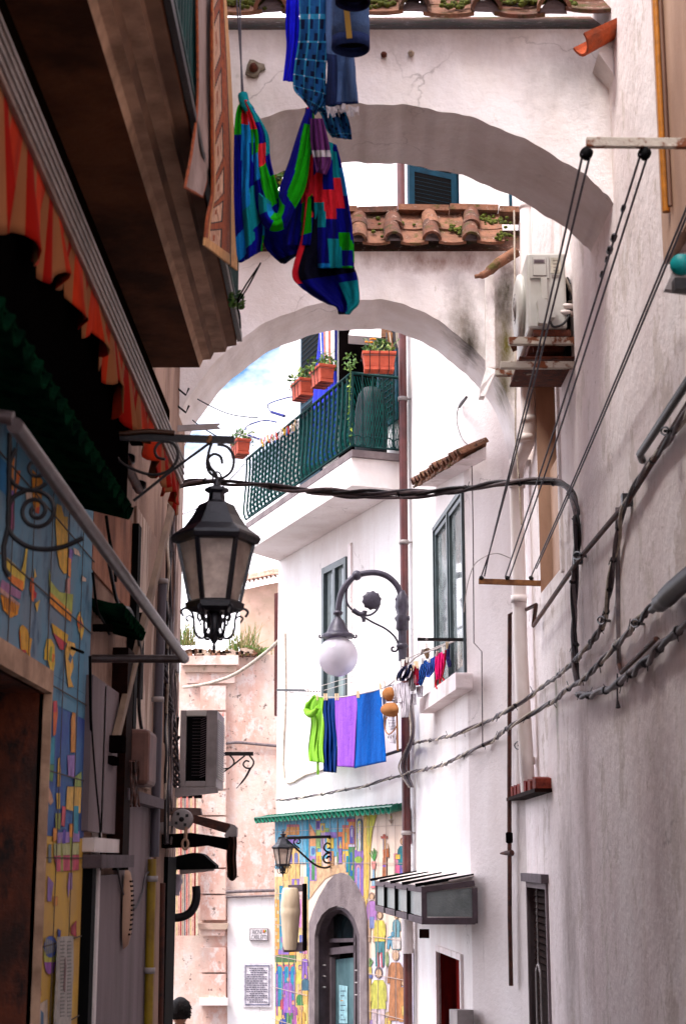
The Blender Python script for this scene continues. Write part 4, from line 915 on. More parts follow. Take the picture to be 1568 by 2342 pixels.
for pts, c in (([(190, 175), (215, 175), (220, 260), (205, 400), (190, 410)], (226, 110, 60)), ([(190, 180), (214, 178), (212, 250), (190, 250)], (220, 70, 90)), ([(140, 360), (170, 340), (165, 440), (140, 440)], PUR), ([(165, 420), (200, 420), (195, 600), (160, 600)], TEAL), ([(150, 600), (195, 605), (185, 720), (150, 700)], GRN),
    ([(320, 250), (340, 260), (338, 520), (308, 520), (310, 300)], (236, 160, 70)), ([(285, 540), (335, 540), (330, 690), (290, 680)], PUR), ([(222, 560), (236, 555), (240, 650), (235, 750), (218, 750)], (240, 190, 90)), ([(212, 795), (236, 795), (236, 900), (215, 900)], YEL),
    ([(125, 460), (136, 500), (140, 700), (180, 800), (190, 850), (170, 875), (140, 820), (128, 640)], (232, 180, 150)), ([(285, 750), (380, 755), (372, 930), (275, 900)], (236, 190, 90)), ([(330, 690), (378, 650), (378, 750), (330, 750)], (150, 180, 90)), ([(328, 880), (360, 880), (356, 1070), (328, 1060)], TEAL),
    ([(205, 930), (240, 930), (235, 1040), (205, 1030)], (150, 160, 70)), ([(250, 880), (275, 890), (265, 1020), (245, 1010)], (220, 80, 100)), ([(120, 1010), (150, 1005), (150, 1050), (120, 1060)], ORA), ([(190, 1030), (214, 1030), (214, 1110), (190, 1120)], (236, 150, 60)), ([(215, 1060), (366, 1050), (366, 1120), (215, 1130)], PUR),
    ([(255, 1040), (275, 1040), (268, 1210), (246, 1200)], (80, 60, 170)), ([(298, 1000), (326, 1000), (324, 1090), (298, 1090)], (236, 150, 50)), ([(195, 1135), (362, 1130), (362, 1205), (195, 1215)], (196, 200, 140)), ([(195, 1215), (362, 1210), (360, 1310), (215, 1320)], (210, 80, 110)), ([(240, 1090), (256, 1210), (256, 1320), (240, 1320)], (150, 160, 60)), ([(300, 1090), (320, 1090), (318, 1310), (302, 1310)], (150, 160, 60)),
    ([(158, 1140), (176, 1140), (176, 1260), (156, 1260)], (110, 130, 140)), ([(155, 1350), (190, 1400), (175, 1520), (150, 1520)], PUR), ([(295, 1330), (318, 1330), (316, 1440), (300, 1440), (290, 1500), (286, 1420)], (160, 120, 180)), ([(190, 1490), (220, 1490), (216, 1550), (190, 1550)], (220, 140, 60)),
    ([(310, 1690), (345, 1650), (345, 1760), (310, 1740)], (180, 50, 70)), ([(125, 1830), (160, 1860), (200, 1850), (215, 1800), (212, 1900), (180, 1990), (150, 1990), (130, 1920)], (200, 200, 90)), ([(130, 1930), (205, 1930), (190, 2000), (160, 2010), (140, 1990)], (160, 90, 180)), ([(55, 1750), (95, 1850), (100, 2000), (110, 2150), (50, 2220), (45, 1900)], (236, 140, 60)), ([(45, 2240), (150, 2180), (155, 2400), (40, 2400)], (220, 200, 180)), ([(50, 2300), (65, 2290), (68, 2400), (48, 2400)], (70, 110, 150)), ([(105, 2250), (125, 2270), (125, 2400), (105, 2400)], (70, 110, 150)), ([(220, 1705), (240, 1720), (236, 1775), (220, 1770)], (50, 60, 150))): C.G(pts, c, 2)
C.E(172, 1826, 44, 72, (70, 100, 190), 3)
for k in range(6): C.L(140 + k * 13, 1768 + k * 6, 140 + k * 12, 1880 - k * 4, 5, (190, 190, 150), 4)
C.mb.build('painted_mural', hl)
jb = MB(); k = 4.5; jd = mat('dark_joint', (84, 74, 70), .9)
for y in [4.5 + i * .45 for i in range(11)]:
    if y < yM - .05: jb.beam(LA.pt(y, zl if y < s_door else 1.0, .02), LA.pt(y, zc_ + .4, .02), .005, .004, jd, up=LA.n)
for z_ in [zl - 3.0 + i * .42 for i in range(16)]:
    if z_ < zc_ + .4: jb.beam(LA.pt(4.5 if z_ > zl else s_door, z_, .02), LA.pt(yM, z_, .02), .006, .004, jd, up=LA.n)
jb.build('tile_joint', hl)
# menu board hung in front of the lower tiles
br = root('menu_board', onx(130, 2330, -1.46), 'pale paper menu board with small writing hanging at the foot of the near tile mural', 'sign')
mb = MB(); q = [(136, 2143), (168, 2141), (168, 2220), (160, 2400), (125, 2400), (133, 2240)]
mb.prism([LA.hit(x, y, .05) for x, y in q], LA.n * -.012, paint((176, 166, 156))); mb.build('backing', br)
mb = MB()
for k in range(22):
    for x0, w in ((139, 9), (155, 8)):
        y = 2153 + k * 8.5
        if y < 2330: mb.prism([LA.hit(x0, y, .053), LA.hit(x0 + w, y - 1, .053), LA.hit(x0 + w, y + 2, .053), LA.hit(x0, y + 3, .053)], LA.n * -.002, paint((110, 104, 100)))
mb.prism([LA.hit(149, 2190, .054), LA.hit(152, 2210, .054), LA.hit(149, 2270, .054), LA.hit(146, 2265, .054)], LA.n * -.002, paint((96, 20, 20))); mb.build('writing', br)

# ================================================================== THINGS ON THE LEFT WALL PAST THE MURAL
def lband(mb, x0, x1, y0, y1, o, mt, th=None):
    p = LA.hit(x0, y1, 0); ya, yb = LA.sz(x0, (y0 + y1) / 2)[0], LA.sz(x1, (y0 + y1) / 2)[0]
    xm, ym = (x0 + x1) / 2, 0
    za, zb2 = LA.sz(xm, y1)[1], LA.sz(xm, y0)[1]
    if y1 > 2341: za = .6
    mb.prism([LA.pt(ya, za, o), LA.pt(yb, za, o), LA.pt(yb, zb2, o), LA.pt(ya, zb2, o)], LA.n * -(th or o + .01), mt)
mb = MB()
lband(mb, 186, 250, 1560, 1905, .05, M['mauve']); lband(mb, 183, 250, 1918, 1950, .08, M['pvc']); lband(mb, 183, 335, 2000, 2400, .035, M['mauve']); lband(mb, 262, 338, 1830, 1999, .03, M['mauve'])
lband(mb, 236, 250, 2110, 2400, .03, M['stoned']); mb.build('painted_panel', hl2, bevel=.006)
for a_ in ((250, 265, 1480, 1975, .1, M['bronze']), (262, 270, 1650, 1990, .08, M['dark']), (181, 190, 1960, 2400, .06, M['black']), (365, 385, 1960, 2400, .05, M['black']), (290, 297, 1190, 1720, .06, M['black']), (308, 313, 1400, 1600, .05, M['black'])):
    mb = MB(); lband(mb, *a_); mb.build('dark_post', hl2)
mb = MB(); lband(mb, 254, 342, 1815, 1840, .11, M['stoned']); lband(mb, 183, 264, 1955, 1985, .12, M['stoned']); mb.build('lintel', hl2, bevel=.008)
mb = MB(); lband(mb, 297, 345, 1180, 1800, .02, mat('flaked_cream', (206, 184, 168), .9, col2=(150, 120, 104), scale=5, sz=.12, lo=.48, hi=.56, bump=.6)); lband(mb, 385, 400, 1000, 2300, .03, mat('flaked_cream2', (196, 172, 160), .9, col2=(110, 84, 72), scale=7, sz=.1, lo=.48, hi=.54)); lband(mb, 347, 365, 1900, 2400, .02, M['leftw']); mb.build('plaster_strip', hl2)
mb = MB(); lband(mb, 207, 211, 1560, 2400, .05, M['white']); mb.build('corner_bead', hl2)
# pipes
def lpipe(name, label, pts, r, mt, o=.06, cat='pipe'):
    mb = MB(); mb.tube([LA.hit(x, y, o) for x, y in pts], r, mt, 8); return solo(mb, name, label, cat)
lpipe('wall_pipe', 'dark grey vertical pipe on the peeling left wall, above the yellow pipe', [(372, 1330), (362, 1600), (353, 1960)], .035, mat('slate_pipe', (72, 66, 76), .5), .07)
lpipe('wall_pipe', 'mustard yellow vertical gas pipe low on the left wall', [(348, 1965), (343, 2150), (338, 2420)], .033, mat('mustard_pipe', (150, 122, 10), .5, col2=(120, 92, 10), scale=6), .07)
lpipe('wall_pipe', 'thin dark vertical pipe beside the far corner of the peeling left wall', [(386, 1180), (380, 1700)], .022, M['cable'], .06)
lpipe('drainpipe', 'rusty red-brown vertical pipe behind the black door edge on the left', [(372, 2020), (366, 2420)], .02, M['rustpipe'], .09)
def lwire(pts, r, mt, o=.05): mb = MB(); mb.tube(smooth([LA.hit(x, y, o) for x, y in pts]), r, mt, 6); return mb
solo(lwire([(206, 1500), (208, 1650), (218, 1790), (228, 1900), (229, 1990)], .009, M['black']), 'wall_cable', 'black cable hanging down the mauve panel past the near tile mural', 'cable')
solo(lwire([(243, 1180), (250, 1230), (262, 1290), (264, 1330)], .01, M['black']), 'wall_cable', 'short black cable curling on the peeling wall above the small green eave', 'cable')
solo(lwire([(268, 1985), (280, 2040), (292, 2065), (310, 2075), (325, 2040), (334, 2000), (345, 1995)], .008, M['cable']), 'wall_cable', 'thin loop of cable from the mauve panel to the yellow pipe', 'cable')
solo(lwire([(212, 1310), (222, 1390), (236, 1420), (250, 1450)], .008, M['black']), 'wall_cable', 'thin black wire curling beside the near mural edge under the awning arm', 'cable')
for k, (x0, dx) in enumerate(((392, 0), (397, 3), (388, -2), (383, 2))):
    mb = MB(); pts = []
    for i in range(16):
        y = 1150 + i * 52 ; pts.append(LA.hit(x0 - i * .55 + dx + random.uniform(-2.4, 2.4), y, .07 + random.uniform(0, .05)))
    mb.tube(smooth(pts, 3), random.uniform(.008, .013), [M['cable'], M['cableg'], M['cablew'], M['iron']][k], 6)
    solo(mb, 'wall_cable', ['dark cable wavering down the far edge of the left wall', 'grey cable hanging at the very corner of the left wall', 'pale cable hanging down beside the grey AC unit', 'black cable next to the slate pipe on the left wall'][k], 'cable')
mb = MB(); pts = [LA.hit(x, y, .09) for x, y in ((372, 1520), (384, 1600), (392, 1640), (398, 1700), (402, 1760), (404, 1800))]
for j in range(3):
    q = smooth(pts, 8); mb.tube([p + Vector((.025 * math.cos(i * .8 + j * 2.1), 0, .0)) + Vector((0, .03 * math.sin(i * .8 + j * 2.1), 0)) for i, p in enumerate(q)], .011, M['cable'], 5)
solo(mb, 'twisted_cable', 'thick twisted black cable sagging down the left wall towards the grey AC unit', 'cable')
for i, (x, y, w, h, lab) in enumerate(((322, 1735, 34, 90, 'brown rounded meter box with dangling wires on the left wall'), )):
    r_ = root('meter_box', LA.hit(x, y + h / 2, .1), lab, 'box'); mb = MB(); p = LA.hit(x, y, .12)
    mb.box(p, (.16, .42, .36), mat('brown_box', (112, 72, 60), .6, col2=(84, 50, 42), scale=6)); mb.build('casing', r_, bevel=.03)
    mb = MB()
    for j in range(5):
        q = [LA.hit(300 + j * 4 + random.uniform(-3, 3), 1740 + k * 26, .12 + random.uniform(0, .05)) for k in range(5)]; mb.tube(smooth(q), .007, M['rustpipe'], 5)
    mb.build('wire', r_)
mb = MB(); p = LA.hit(291, 1725, .06); mb.box(p, (.03, .12, .3), M['steel']); mb.box(p + Vector((.02, 0, .08)), (.012, .05, .05), paint((200, 90, 40)))
solo(mb, 'doorbell', 'narrow grey entry switch with an orange light on the peeling left wall', 'switch', bevel=.004)
# oval intercom
mb = MB(); p = LA.hit(285, 2078, .05)
mb.lathe([(.0, .05), (.06, .045), (.085, .03), (.095, 0)], Vector((0, 0, 0)), M['tan'], 20, ax=(1, 0, 0))
for v in mb.v: v.z *= 2.7; v += p
for k in range(12): mb.box(p + Vector((.052 - abs(k - 5.5) * .0025, -.0, -.16 + k * .03)), (.012, .1, .012), M['bronze'])
solo(mb, 'intercom', 'oval beige louvred speaker on the mauve wall, left of the yellow pipe', 'intercom')
# small dark green eave further along
eave(LA.pt(LA.sz(208, 1400)[0] + .02, onx(208, 1385, -1.5).z, 0), LA.pt(LA.sz(262, 1440)[0], onx(208, 1385, -1.5).z - .02, 0), LA.n, 8, .07, .2, mat('dark_green_tile', (8, 40, 24), .8, col2=(4, 14, 10), scale=9, spec=0)).build('tile_eave', hl2)
mb = MB(); lband(mb, 206, 330, 1150, 1372, .015, mat('rust_pink', (176, 120, 92), .9, col2=(120, 74, 54), scale=4, sz=.4, bump=.5)); mb.build('plaster_patch', hl2)
# slanting plank
mb = MB(); mb.beam(at(396, 1150, 11.6), at(262, 1700, 9.6), .075, .04, mat('plank', (136, 112, 92), .8, col2=(112, 90, 74), scale=4), up=Vector((1, 0, 0)))
mb.box(at(262, 1702, 9.6), (.12, .14, .1), M['dark']); mb.box(at(258, 1740, 9.6), (.05, .2, .05), M['dark'])
solo(mb, 'awning_strut', 'long beige batten slanting down the peeling left wall to a dark clamp', 'batten', bevel=.004)
# ================================================================== NEAR LEFT: balcony, awning, rug
slab_z = 6.5; XS = -.73
nb = root('concrete_balcony', (-1.1, 6, slab_z), 'large dark brown concrete balcony seen from below, jutting from the left house', 'balcony')
yE = onx(540, 833, XS).y
mb = MB()
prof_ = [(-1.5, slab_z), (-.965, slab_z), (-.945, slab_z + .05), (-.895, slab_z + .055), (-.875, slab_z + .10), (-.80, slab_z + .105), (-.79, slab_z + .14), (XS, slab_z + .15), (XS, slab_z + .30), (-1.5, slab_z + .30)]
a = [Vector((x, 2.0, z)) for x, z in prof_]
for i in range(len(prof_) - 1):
    p, q = prof_[i], prof_[i + 1]; m_ = M['balcedge'] if i in (1, 2, 4) else (mat('slab_mid', (132, 98, 76), .9, col2=(96, 68, 52), scale=3) if i in (3, 5, 6) else M['balc'])  # moulding faces coloured lighter to carry the highlights along the slab edge
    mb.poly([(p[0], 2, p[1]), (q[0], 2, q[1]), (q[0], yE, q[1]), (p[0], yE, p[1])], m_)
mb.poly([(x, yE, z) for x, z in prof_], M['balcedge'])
mb.build('slab', nb)
mb = MB(); k = 3.0
mb.beam((XS + .02, 2, slab_z + .2), (XS + .02, yE, slab_z + .2), .03, .05, M['iron'])
for z_ in (slab_z + .34, slab_z + 1.3): mb.beam((XS + .0, 2, z_), (XS, yE, z_), .04, .03, M['railg'])
while k < yE:
    mb.tube([(XS, k, slab_z + .3), (XS, k, slab_z + 1.3)], .012, M['railg'], 5); k += .11
mb.build('railing', nb)
# rug over the rail
XR = -.685
rb = MB(); rc = mat('rug_tan', (224, 170, 112), 1, col2=(196, 138, 84), scale=30, bump=.8, bscale=120); rbn = mat('rug_brown', (176, 84, 38), 1, col2=(120, 54, 24), scale=30, bump=.8, bscale=120); rbl = mat('rug_black', (22, 14, 14), 1, bump=.8, bscale=120); rp_ = mat('rug_pink', (220, 176, 146), 1, col2=(164, 110, 84), scale=18, bump=.8, bscale=120)
y0_, y1_ = onx(466, 560, XR).y, onx(540, 612, XR).y; zb_ = onx(520, 615, XR).z
y0_ -= .75
def edge_px(P_, v): P_ = smooth([Vector((a, b, 0)) for a, b in P_], 10); i = v * (len(P_) - 1); k = min(int(i), len(P_) - 2); return P_[k].lerp(P_[k + 1], i - k)
def rugfn(u, v):
    p = edge_px([(482, -20), (483, 150), (484, 330), (484, 440), (473, 495), (466, 560)], v).lerp(edge_px([(514, -20), (524, 130), (531, 270), (536, 400), (539, 520), (541, 618)], v), u)
    return onx(p.x, p.y, XR + .008 * math.sin(u * 9 + v * 4))
def rugm(u, v):
    if u > .8: return rc
    if u > .765: return rbl
    if v > .93: return rc
    t = (v * 6.5) % 1; x = u / .765; yy = (t - (.6 - x) * .5) % 1
    if x > .66: return rbn
    if x > .60: return rbn if .2 < yy < .42 else rbl
    if x < .08: return rbn
    if x < .14: return rc
    if .16 < yy < .21 or .42 < yy < .47: return rbl
    if .21 <= yy <= .42: return rbn
    return rp_ if not (.28 < x < .36 and .62 < yy < .85) else rbn
rb.grid(rugfn, 90, 200, rugm)
solo(rb, 'hanging_rug', 'tan rug with brown and black key border hanging over the near left balcony rail', 'rug', solid=.012)
rb = MB(); y2 = onx(449, 200, XR - .03).y; zq = onx(424, 430, XR - .03).z
def rug2(u, v):
    p = edge_px([(449, -20), (451, 120), (450, 240), (438, 340), (421, 430)], v).lerp(edge_px([(480, -20), (481, 120), (481, 260), (478, 380), (462, 452)], v), u)
    return onx(p.x, p.y, XR - .02 + .006 * math.sin(u * 7 + v * 3))
rb.grid(rug2, 24, 40, lambda u, v: rbn if u < .05 or v > .985 or u > .95 else mat('rug_back', (150, 128, 122), 1, col2=(130, 106, 98), scale=8))
solo(rb, 'hanging_rug', 'greyish back of a second rug hanging behind the key-patterned rug', 'rug', solid=.01)

mb = MB(); mb.tube([(XR - .02, 5.2, 9.1), (XR - .02, y1_ + .15, 9.1)], .02, M['iron'], 8)
for yy in (5.3, y1_ + .1): mb.tube([(XR - .02, yy, 9.1), (-1.5, yy, 9.1)], .014, M['iron'], 6)
solo(mb, 'laundry_pole', 'iron pole above the balcony carrying the rugs', 'pole')
# awning over the shop
aw = root('striped_awning', (-1.3, 7, 6), 'orange and cream striped awning valance hanging from a ribbed bar under the left balcony', 'awning')
XB = -1.19
pA, pB = onx(0, 190, XB), onx(405, 1049, XB)
zb0 = (pA.z + pB.z) / 2 - .02; yB = pB.y
mb = MB(); ribc = mat('awning_bar', (150, 128, 118), .35, .2, col2=(120, 100, 92), scale=5)
mb.beam((XB, 2, zb0), (XB, yB, zb0), .09, .2, ribc)
for k in range(4): mb.beam((XB + .05, 2, zb0 - .07 + k * .045), (XB + .05, yB, zb0 - .07 + k * .045), .012, .02, M['acg'])
mb.build('front_bar', aw, bevel=.006)
mb = MB(); mb.box((-1.36, (2 + yB) / 2, zb0 + .26), (.26, yB - 2 - .3, .26), mat('cassette', (14, 9, 6), .9, spec=0)); mb.build('cassette', aw, bevel=.01)
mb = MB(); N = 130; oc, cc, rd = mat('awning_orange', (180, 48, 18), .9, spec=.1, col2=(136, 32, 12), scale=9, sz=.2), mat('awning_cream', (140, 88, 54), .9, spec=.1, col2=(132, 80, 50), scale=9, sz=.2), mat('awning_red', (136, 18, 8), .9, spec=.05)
bot = [(0, 470), (60, 600), (100, 650), (140, 660), (185, 760), (225, 800), (228, 850), (260, 900), (255, 945), (300, 1000), (330, 1010), (345, 1080), (405, 1170)]
def drop(y):
    # length of the valance at distance y
    px = 800 + 3590 * XB / (y * cp_ + (zb0 - CAMH) * sp_)
    for (a0, b0), (a1_, b1) in zip(bot, bot[1:]):
        if a0 <= px <= a1_ + 1: yy = b0 + (b1 - b0) * (px - a0) / (a1_ - a0); return max(.3, zb0 - onx(max(px, 5), yy, XB).z)
    return .6
def awf(u, v):
    y = 2.5 + (yB - 2.5) * u; D = drop(y) + .03 * math.sin(y * 20)
    return Vector((XB + .02 + .04 * math.sin(y * 12) * v + .02 * math.sin(y * 31) * v, y, zb0 - .09 - (D - .09) * v))
def awm(u, v):
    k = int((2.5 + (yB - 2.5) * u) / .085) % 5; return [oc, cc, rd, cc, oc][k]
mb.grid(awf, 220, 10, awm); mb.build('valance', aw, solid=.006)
# dark green eave above the near mural
zg = onx(208, 1165, -1.2).z
g0, g1 = Vector((-1.5, 4.5, onx(295, 1165, -1.18).z + .02)), Vector((-1.5, onx(298, 1165, -1.18).y, onx(295, 1165, -1.18).z + .02))
mbx = eave(g0, g1, Vector((1, 0, 0)), int((g1.y - g0.y) / .17), .085, .34, mat('dark_green_tile', (8, 40, 24), .8, col2=(4, 14, 10), scale=9, spec=0))
mbx.prism([g0 + Vector((0, 0, .03)), g1 + Vector((0, 0, .03)), g1 + Vector((.3, 0, .03)), g0 + Vector((.3, 0, .03))], Z * .5, mat('gap_shade_black', (5, 4, 4), 1, spec=0))  # black block fills the gap up to the awning, standing in for shade
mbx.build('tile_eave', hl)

# awning arm: thick grey tubes
ar = root('tubular_frame', (-1.2, 8, 4.5), 'thick grey tubular frame reaching out from the left wall and running towards the viewer', 'frame')
pe = at(422, 1507, 9.1); pw = at(200, 1506, 9.1); pn = at(34, 972, 5.0)
mb = MB(); mb.tube([pe, pn + (pn - pe) * .0], .028, M['steel'], 14); mb.lathe([(.0, -.012), (.026, 0), (.0295, .01), (.0295, .05)], pe, M['steel'], 14, ax=(pn - pe)); mb.build('front_tube', ar)
mb = MB(); mb.tube([pe + Vector((-.01, 0, 0)), pw], .024, M['steel'], 12); mb.build('side_tube', ar)
mb = MB(); mb.box(pw + Vector((-.03, 0, .02)), (.03, .06, .5), M['rust']); mb.box(pw + Vector((.06, 0, .18)), (.16, .04, .04), M['dark']); mb.build('bracket', ar)
mb = MB(); mb.tube([at(-30, 948, 5.0), at(30, 956, 5.0)], .024, M['steel'], 10); mb.build('side_tube', ar)

# iron scroll bracket far left
sr = root('iron_scroll_bracket', at(20, 1320, 6.1), 'black wrought-iron bracket with two big spirals in front of the near mural', 'bracket')
Y = 6.1; mb = MB()
mb.tube(P2at([(22, 990), (20, 1200), (8, 1250), (10, 1300), (22, 1318)], Y), .011, M['iron'], 8)
mb.tube(smooth(P2at([(36, 1025), (22, 1060), (20, 1085), (34, 1108), (60, 1120), (88, 1116), (106, 1104)], Y), 5), .009, M['iron'], 7)
mb.tube(P2at(spiral(82, 1068, 24, 6, math.pi * .1, 1.05), Y), .008, M['iron'], 7)
mb.tube(P2at([(70, 1120)] + spiral(82, 1168, 46, 8, -math.pi * .5, 1.9, 60), Y), .009, M['iron'], 7)
mb.tube(smooth(P2at([(58, 1122), (28, 1140), (18, 1180), (25, 1220), (60, 1248), (100, 1256), (145, 1250), (190, 1230)], Y), 6), .010, M['iron'], 8)
mb.build('scroll', sr)

# ================================================================== LANTERNS
frost = mat('lantern_glass', (230, 210, 194), .5, col2=(170, 146, 132), scale=9, spec=.5, trans=.5)
blackp = mat('lantern_black', (18, 16, 24), .35, .2, col2=(30, 26, 34), scale=12, bump=.15, bscale=40)
def make_lantern():
    'origin at the hanging ring on top, about 0.9 m tall, 0.46 m wide'
    r = root('street_lantern', (0, 0, 0), '', 'lantern'); ph = 0.0
    mb = MB(); U = .46 / 218                      # metres per photograph pixel
    h = lambda y: (1100 - y) * U
    pr_ = [(4, 1092), (8, 1100), (10, 1112), (30, 1118), (31, 1126), (20, 1132), (22, 1150), (44, 1160), (60, 1190), (78, 1216), (106, 1236), (110, 1244), (104, 1256), (94, 1258)]
    mb.lathe([(a * U, h(b)) for a, b in pr_][::-1], (0, 0, 0), blackp, 6, sm=False, phase=ph); mb.build('lamp_roof', r, bevel=.003)
    mb = MB(); mb.lathe([(56 * U, h(1404)), (88 * U, h(1258))], (0, 0, 0), frost, 6, sm=False, phase=ph); mb.build('lamp_glass', r)
    mb = MB()
    for k in range(6):
        a = 2 * math.pi * (k + ph) / 6; c, s_ = math.cos(a), math.sin(a)
        mb.beam((92 * U * c, 92 * U * s_, h(1256)), (60 * U * c, 60 * U * s_, h(1406)), 10 * U, 8 * U, blackp, up=Vector((c, s_, 0)))
    mb.lathe([(50 * U, h(1426)), (70 * U, h(1418)), (72 * U, h(1404)), (62 * U, h(1398))], (0, 0, 0), blackp, 6, sm=False, phase=ph)
    mb.build('lamp_frame', r)
    mb = MB()
    for k in range(6):
        a = 2 * math.pi * (k + ph) / 6; c, s_ = math.cos(a), math.sin(a)
        def w(rr, y): return Vector((rr * U * c, rr * U * s_, h(y)))
        mb.tube(smooth([w(74, 1436), w(80, 1424), w(70, 1416), w(56, 1424), w(50, 1440), w(48, 1466), w(40, 1484), (w(26, 1488)), w(14, 1476)]), 3.4 * U, blackp, 6)
        mb.tube(smooth([w(24, 1484), w(16, 1460), w(22, 1440), w(34, 1430)]), 3 * U, blackp, 6)
        mb.tube(smooth([w(62, 1450), w(68, 1440), w(60, 1434), w(52, 1440)]), 2.6 * U, blackp, 6)
    mb.lathe([(0, h(1519)), (5 * U, h(1515)), (5 * U, h(1509)), (3 * U, h(1503)), (9 * U, h(1494)), (12 * U, h(1470)), (20 * U, h(1440)), (12 * U, h(1424))], (0, 0, 0), blackp, 10)
    mb.build('finial', r)
    mb = MB(); mb.tube([Vector((.022 * math.cos(t), 0, .02 + .03 * math.sin(t))) for t in [i * math.pi / 6 for i in range(12)]], .006, blackp, 6, closed=True)
    mb.build('hanging_ring', r); return r
L1 = make_lantern(); YL = 7.9
L1.location = at(496, 1100, YL); L1.rotation_euler = (0, 0, rad(6)); L1['label'] = 'large black six-sided lantern hanging close by in front of the left wall'
L2 = copy_tree(L1); YL2 = 21.0; L2.location = at(647, 1903, YL2); sc2 = 53 / 218 * (YL2 / YL) * 1.0; L2.scale = (sc2,) * 3
L2['label'] = 'small black lantern hanging far off beside the arched mural door'
# bracket of the near lantern
lr = root('lantern_bracket', at(400, 1000, YL), 'black wrought-iron arm with scrolls and S-hook that carries the near lantern', 'bracket')
mb = MB()
mb.tube(smooth(P2at([(180, 984), (230, 993), (290, 990), (340, 986), (400, 990)], YL), 5), .014, mat('rubbed_iron', (70, 44, 30), .4, .4), 8)
mb.beam(at(240, 997, YL + .02), at(536, 1006, YL + .02), .03, .036, M['iron']); mb.build('arm', lr)
mb = MB()
mb.tube(smooth(P2at([(262, 1030), (275, 1055), (310, 1075), (350, 1085), (385, 1076), (405, 1050), (404, 1025), (388, 1010), (365, 1012), (354, 1028), (360, 1045), (378, 1050)], YL), 5), .008, M['iron'], 7)
mb.tube(P2at([(305, 1145), (380, 1085), (480, 1012)], YL), .008, M['iron'], 7)
mb.tube(smooth(P2at([(484, 1012), (478, 1030), (474, 1050)], YL), 4), .008, M['iron'], 7)
mb.tube(smooth(P2at([(497, 1016), (520, 1022), (534, 1045), (530, 1075), (510, 1092), (492, 1090), (476, 1075), (474, 1052), (488, 1038), (504, 1044), (508, 1060)], YL), 6), .008, M['iron'], 8)
mb.tube(smooth(P2at([(474, 1050), (480, 1068), (492, 1082), (497, 1098)], YL), 5), .010, M['iron'], 8)
mb.tube([at(478 + 3 * math.sin(i), 996 + i * 3.2, YL - .02) for i in range(6)], .012, M['wood'], 6)
mb.build('scroll', lr)
# bracket of the far lantern
fr = root('lantern_bracket', at(766, 2005, 21.2), 'black wrought-iron bracket with double spirals above the arched door', 'bracket')
Yf_ = 21.3; T2 = lambda pts: [at(611.6 + x * .21876, 1817.8 + y * .21876, YL2 + (x - 150) / 550 * .9) for x, y in pts]
mb = MB(); mb.tube(T2([(125, 455), (700, 437)]), .022, M['iron'], 6); mb.tube(T2([(680, 318), (705, 340), (706, 600), (704, 830), (700, 865)]), .03, M['iron'], 6); mb.build('arm', fr)
mb = MB()
mb.tube(smooth(T2([(230, 500), (340, 600), (440, 690), (520, 745), (600, 765), (670, 740), (698, 700), (698, 620), (660, 605), (610, 620), (582, 660), (600, 705), (650, 710), (665, 670), (640, 645), (618, 665)]), 4), .014, M['iron'], 6)
mb.tube(smooth(T2([(640, 452), (690, 480), (698, 550), (650, 600), (600, 580), (590, 540), (620, 505), (655, 520), (660, 550), (635, 560)]), 4), .012, M['iron'], 6)
mb.tube(smooth(T2([(235, 505), (200, 475), (150, 465), (122, 495), (130, 540), (165, 550), (190, 520), (170, 495)]), 4), .012, M['iron'], 6)
mb.tube(smooth(T2([(330, 560), (275, 510), (285, 470), (315, 458), (342, 480), (330, 510), (305, 505)]), 4), .01, M['iron'], 6)
mb.tube(smooth(T2([(155, 550), (158, 580), (165, 600)]), 3), .012, M['iron'], 6); mb.build('scroll', fr)
# empty bracket beside the grey AC
er = root('iron_bracket', at(500, 1724, 15), 'empty black scroll bracket sticking out against the pink house beside the grey AC unit', 'bracket')
Ye = 15.0; mb = MB(); mb.beam(at(480, 1724, Ye), at(579, 1724, Ye), .03, .035, M['iron']); mb.build('arm', er)
mb = MB(); mb.tube(smooth(P2at([(494, 1752), (520, 1758), (535, 1745), (530, 1732), (518, 1724), (505, 1728), (502, 1742), (512, 1746)], Ye), 4), .008, M['iron'], 6)
mb.tube(P2at([(494, 1778), (530, 1752), (560, 1728)], Ye), .008, M['iron'], 6)
mb.tube(smooth(P2at([(570, 1728), (580, 1742), (574, 1756), (562, 1756), (556, 1748), (562, 1740), (570, 1742)], Ye), 4), .009, M['iron'], 6); mb.tube(smooth(P2at([(573, 1756), (560, 1780), (541, 1803)], Ye), 3), [.012, .01, .004], M['iron'], 6); mb.build('scroll', er)

# ================================================================== GLOBE STREET LAMP
gr = root('globe_street_lamp', at(920, 1520, 18.4), 'tall curved street lamp with milky white globe in front of the bright white house', 'street lamp')
YG = 18.4; U = YG / FPX * 1.04
li = M['lampiron']; G2 = lambda pts: [at(850 / 1.7494 + x * .36456, 2000 / 1.7494 + y * .36456, YG) for x, y in pts]
mb = MB(); mb.tube(G2([(1192, 1010), (1188, 760)]), .05, li, 12)
mb.lathe([(.05, -.15), (.075, -.12), (.07, -.04), (.09, 0), (.06, .05), (.085, .14), (.07, .26), (.03, .34)], G2([(1188, 745)])[0], li, 12, flute=.15)
mb.tube(G2([(1142, 742), (1235, 742)]), [.012, .03, .03, .02], li, 8)
mb.build('pole', gr)
mb = MB(); mb.tube(smooth(G2([(1190, 650), (1182, 600), (1155, 535), (1105, 485), (1045, 460), (985, 456), (920, 468), (870, 495), (825, 550), (800, 610), (786, 700)]), 6), .036, li, 12)
mb.lathe([(.036, -.05), (.06, -.02), (.06, .02), (.036, .05)], G2([(903, 473)])[0], li, 12, ax=(1, 0, .35)); mb.build('arm', gr)
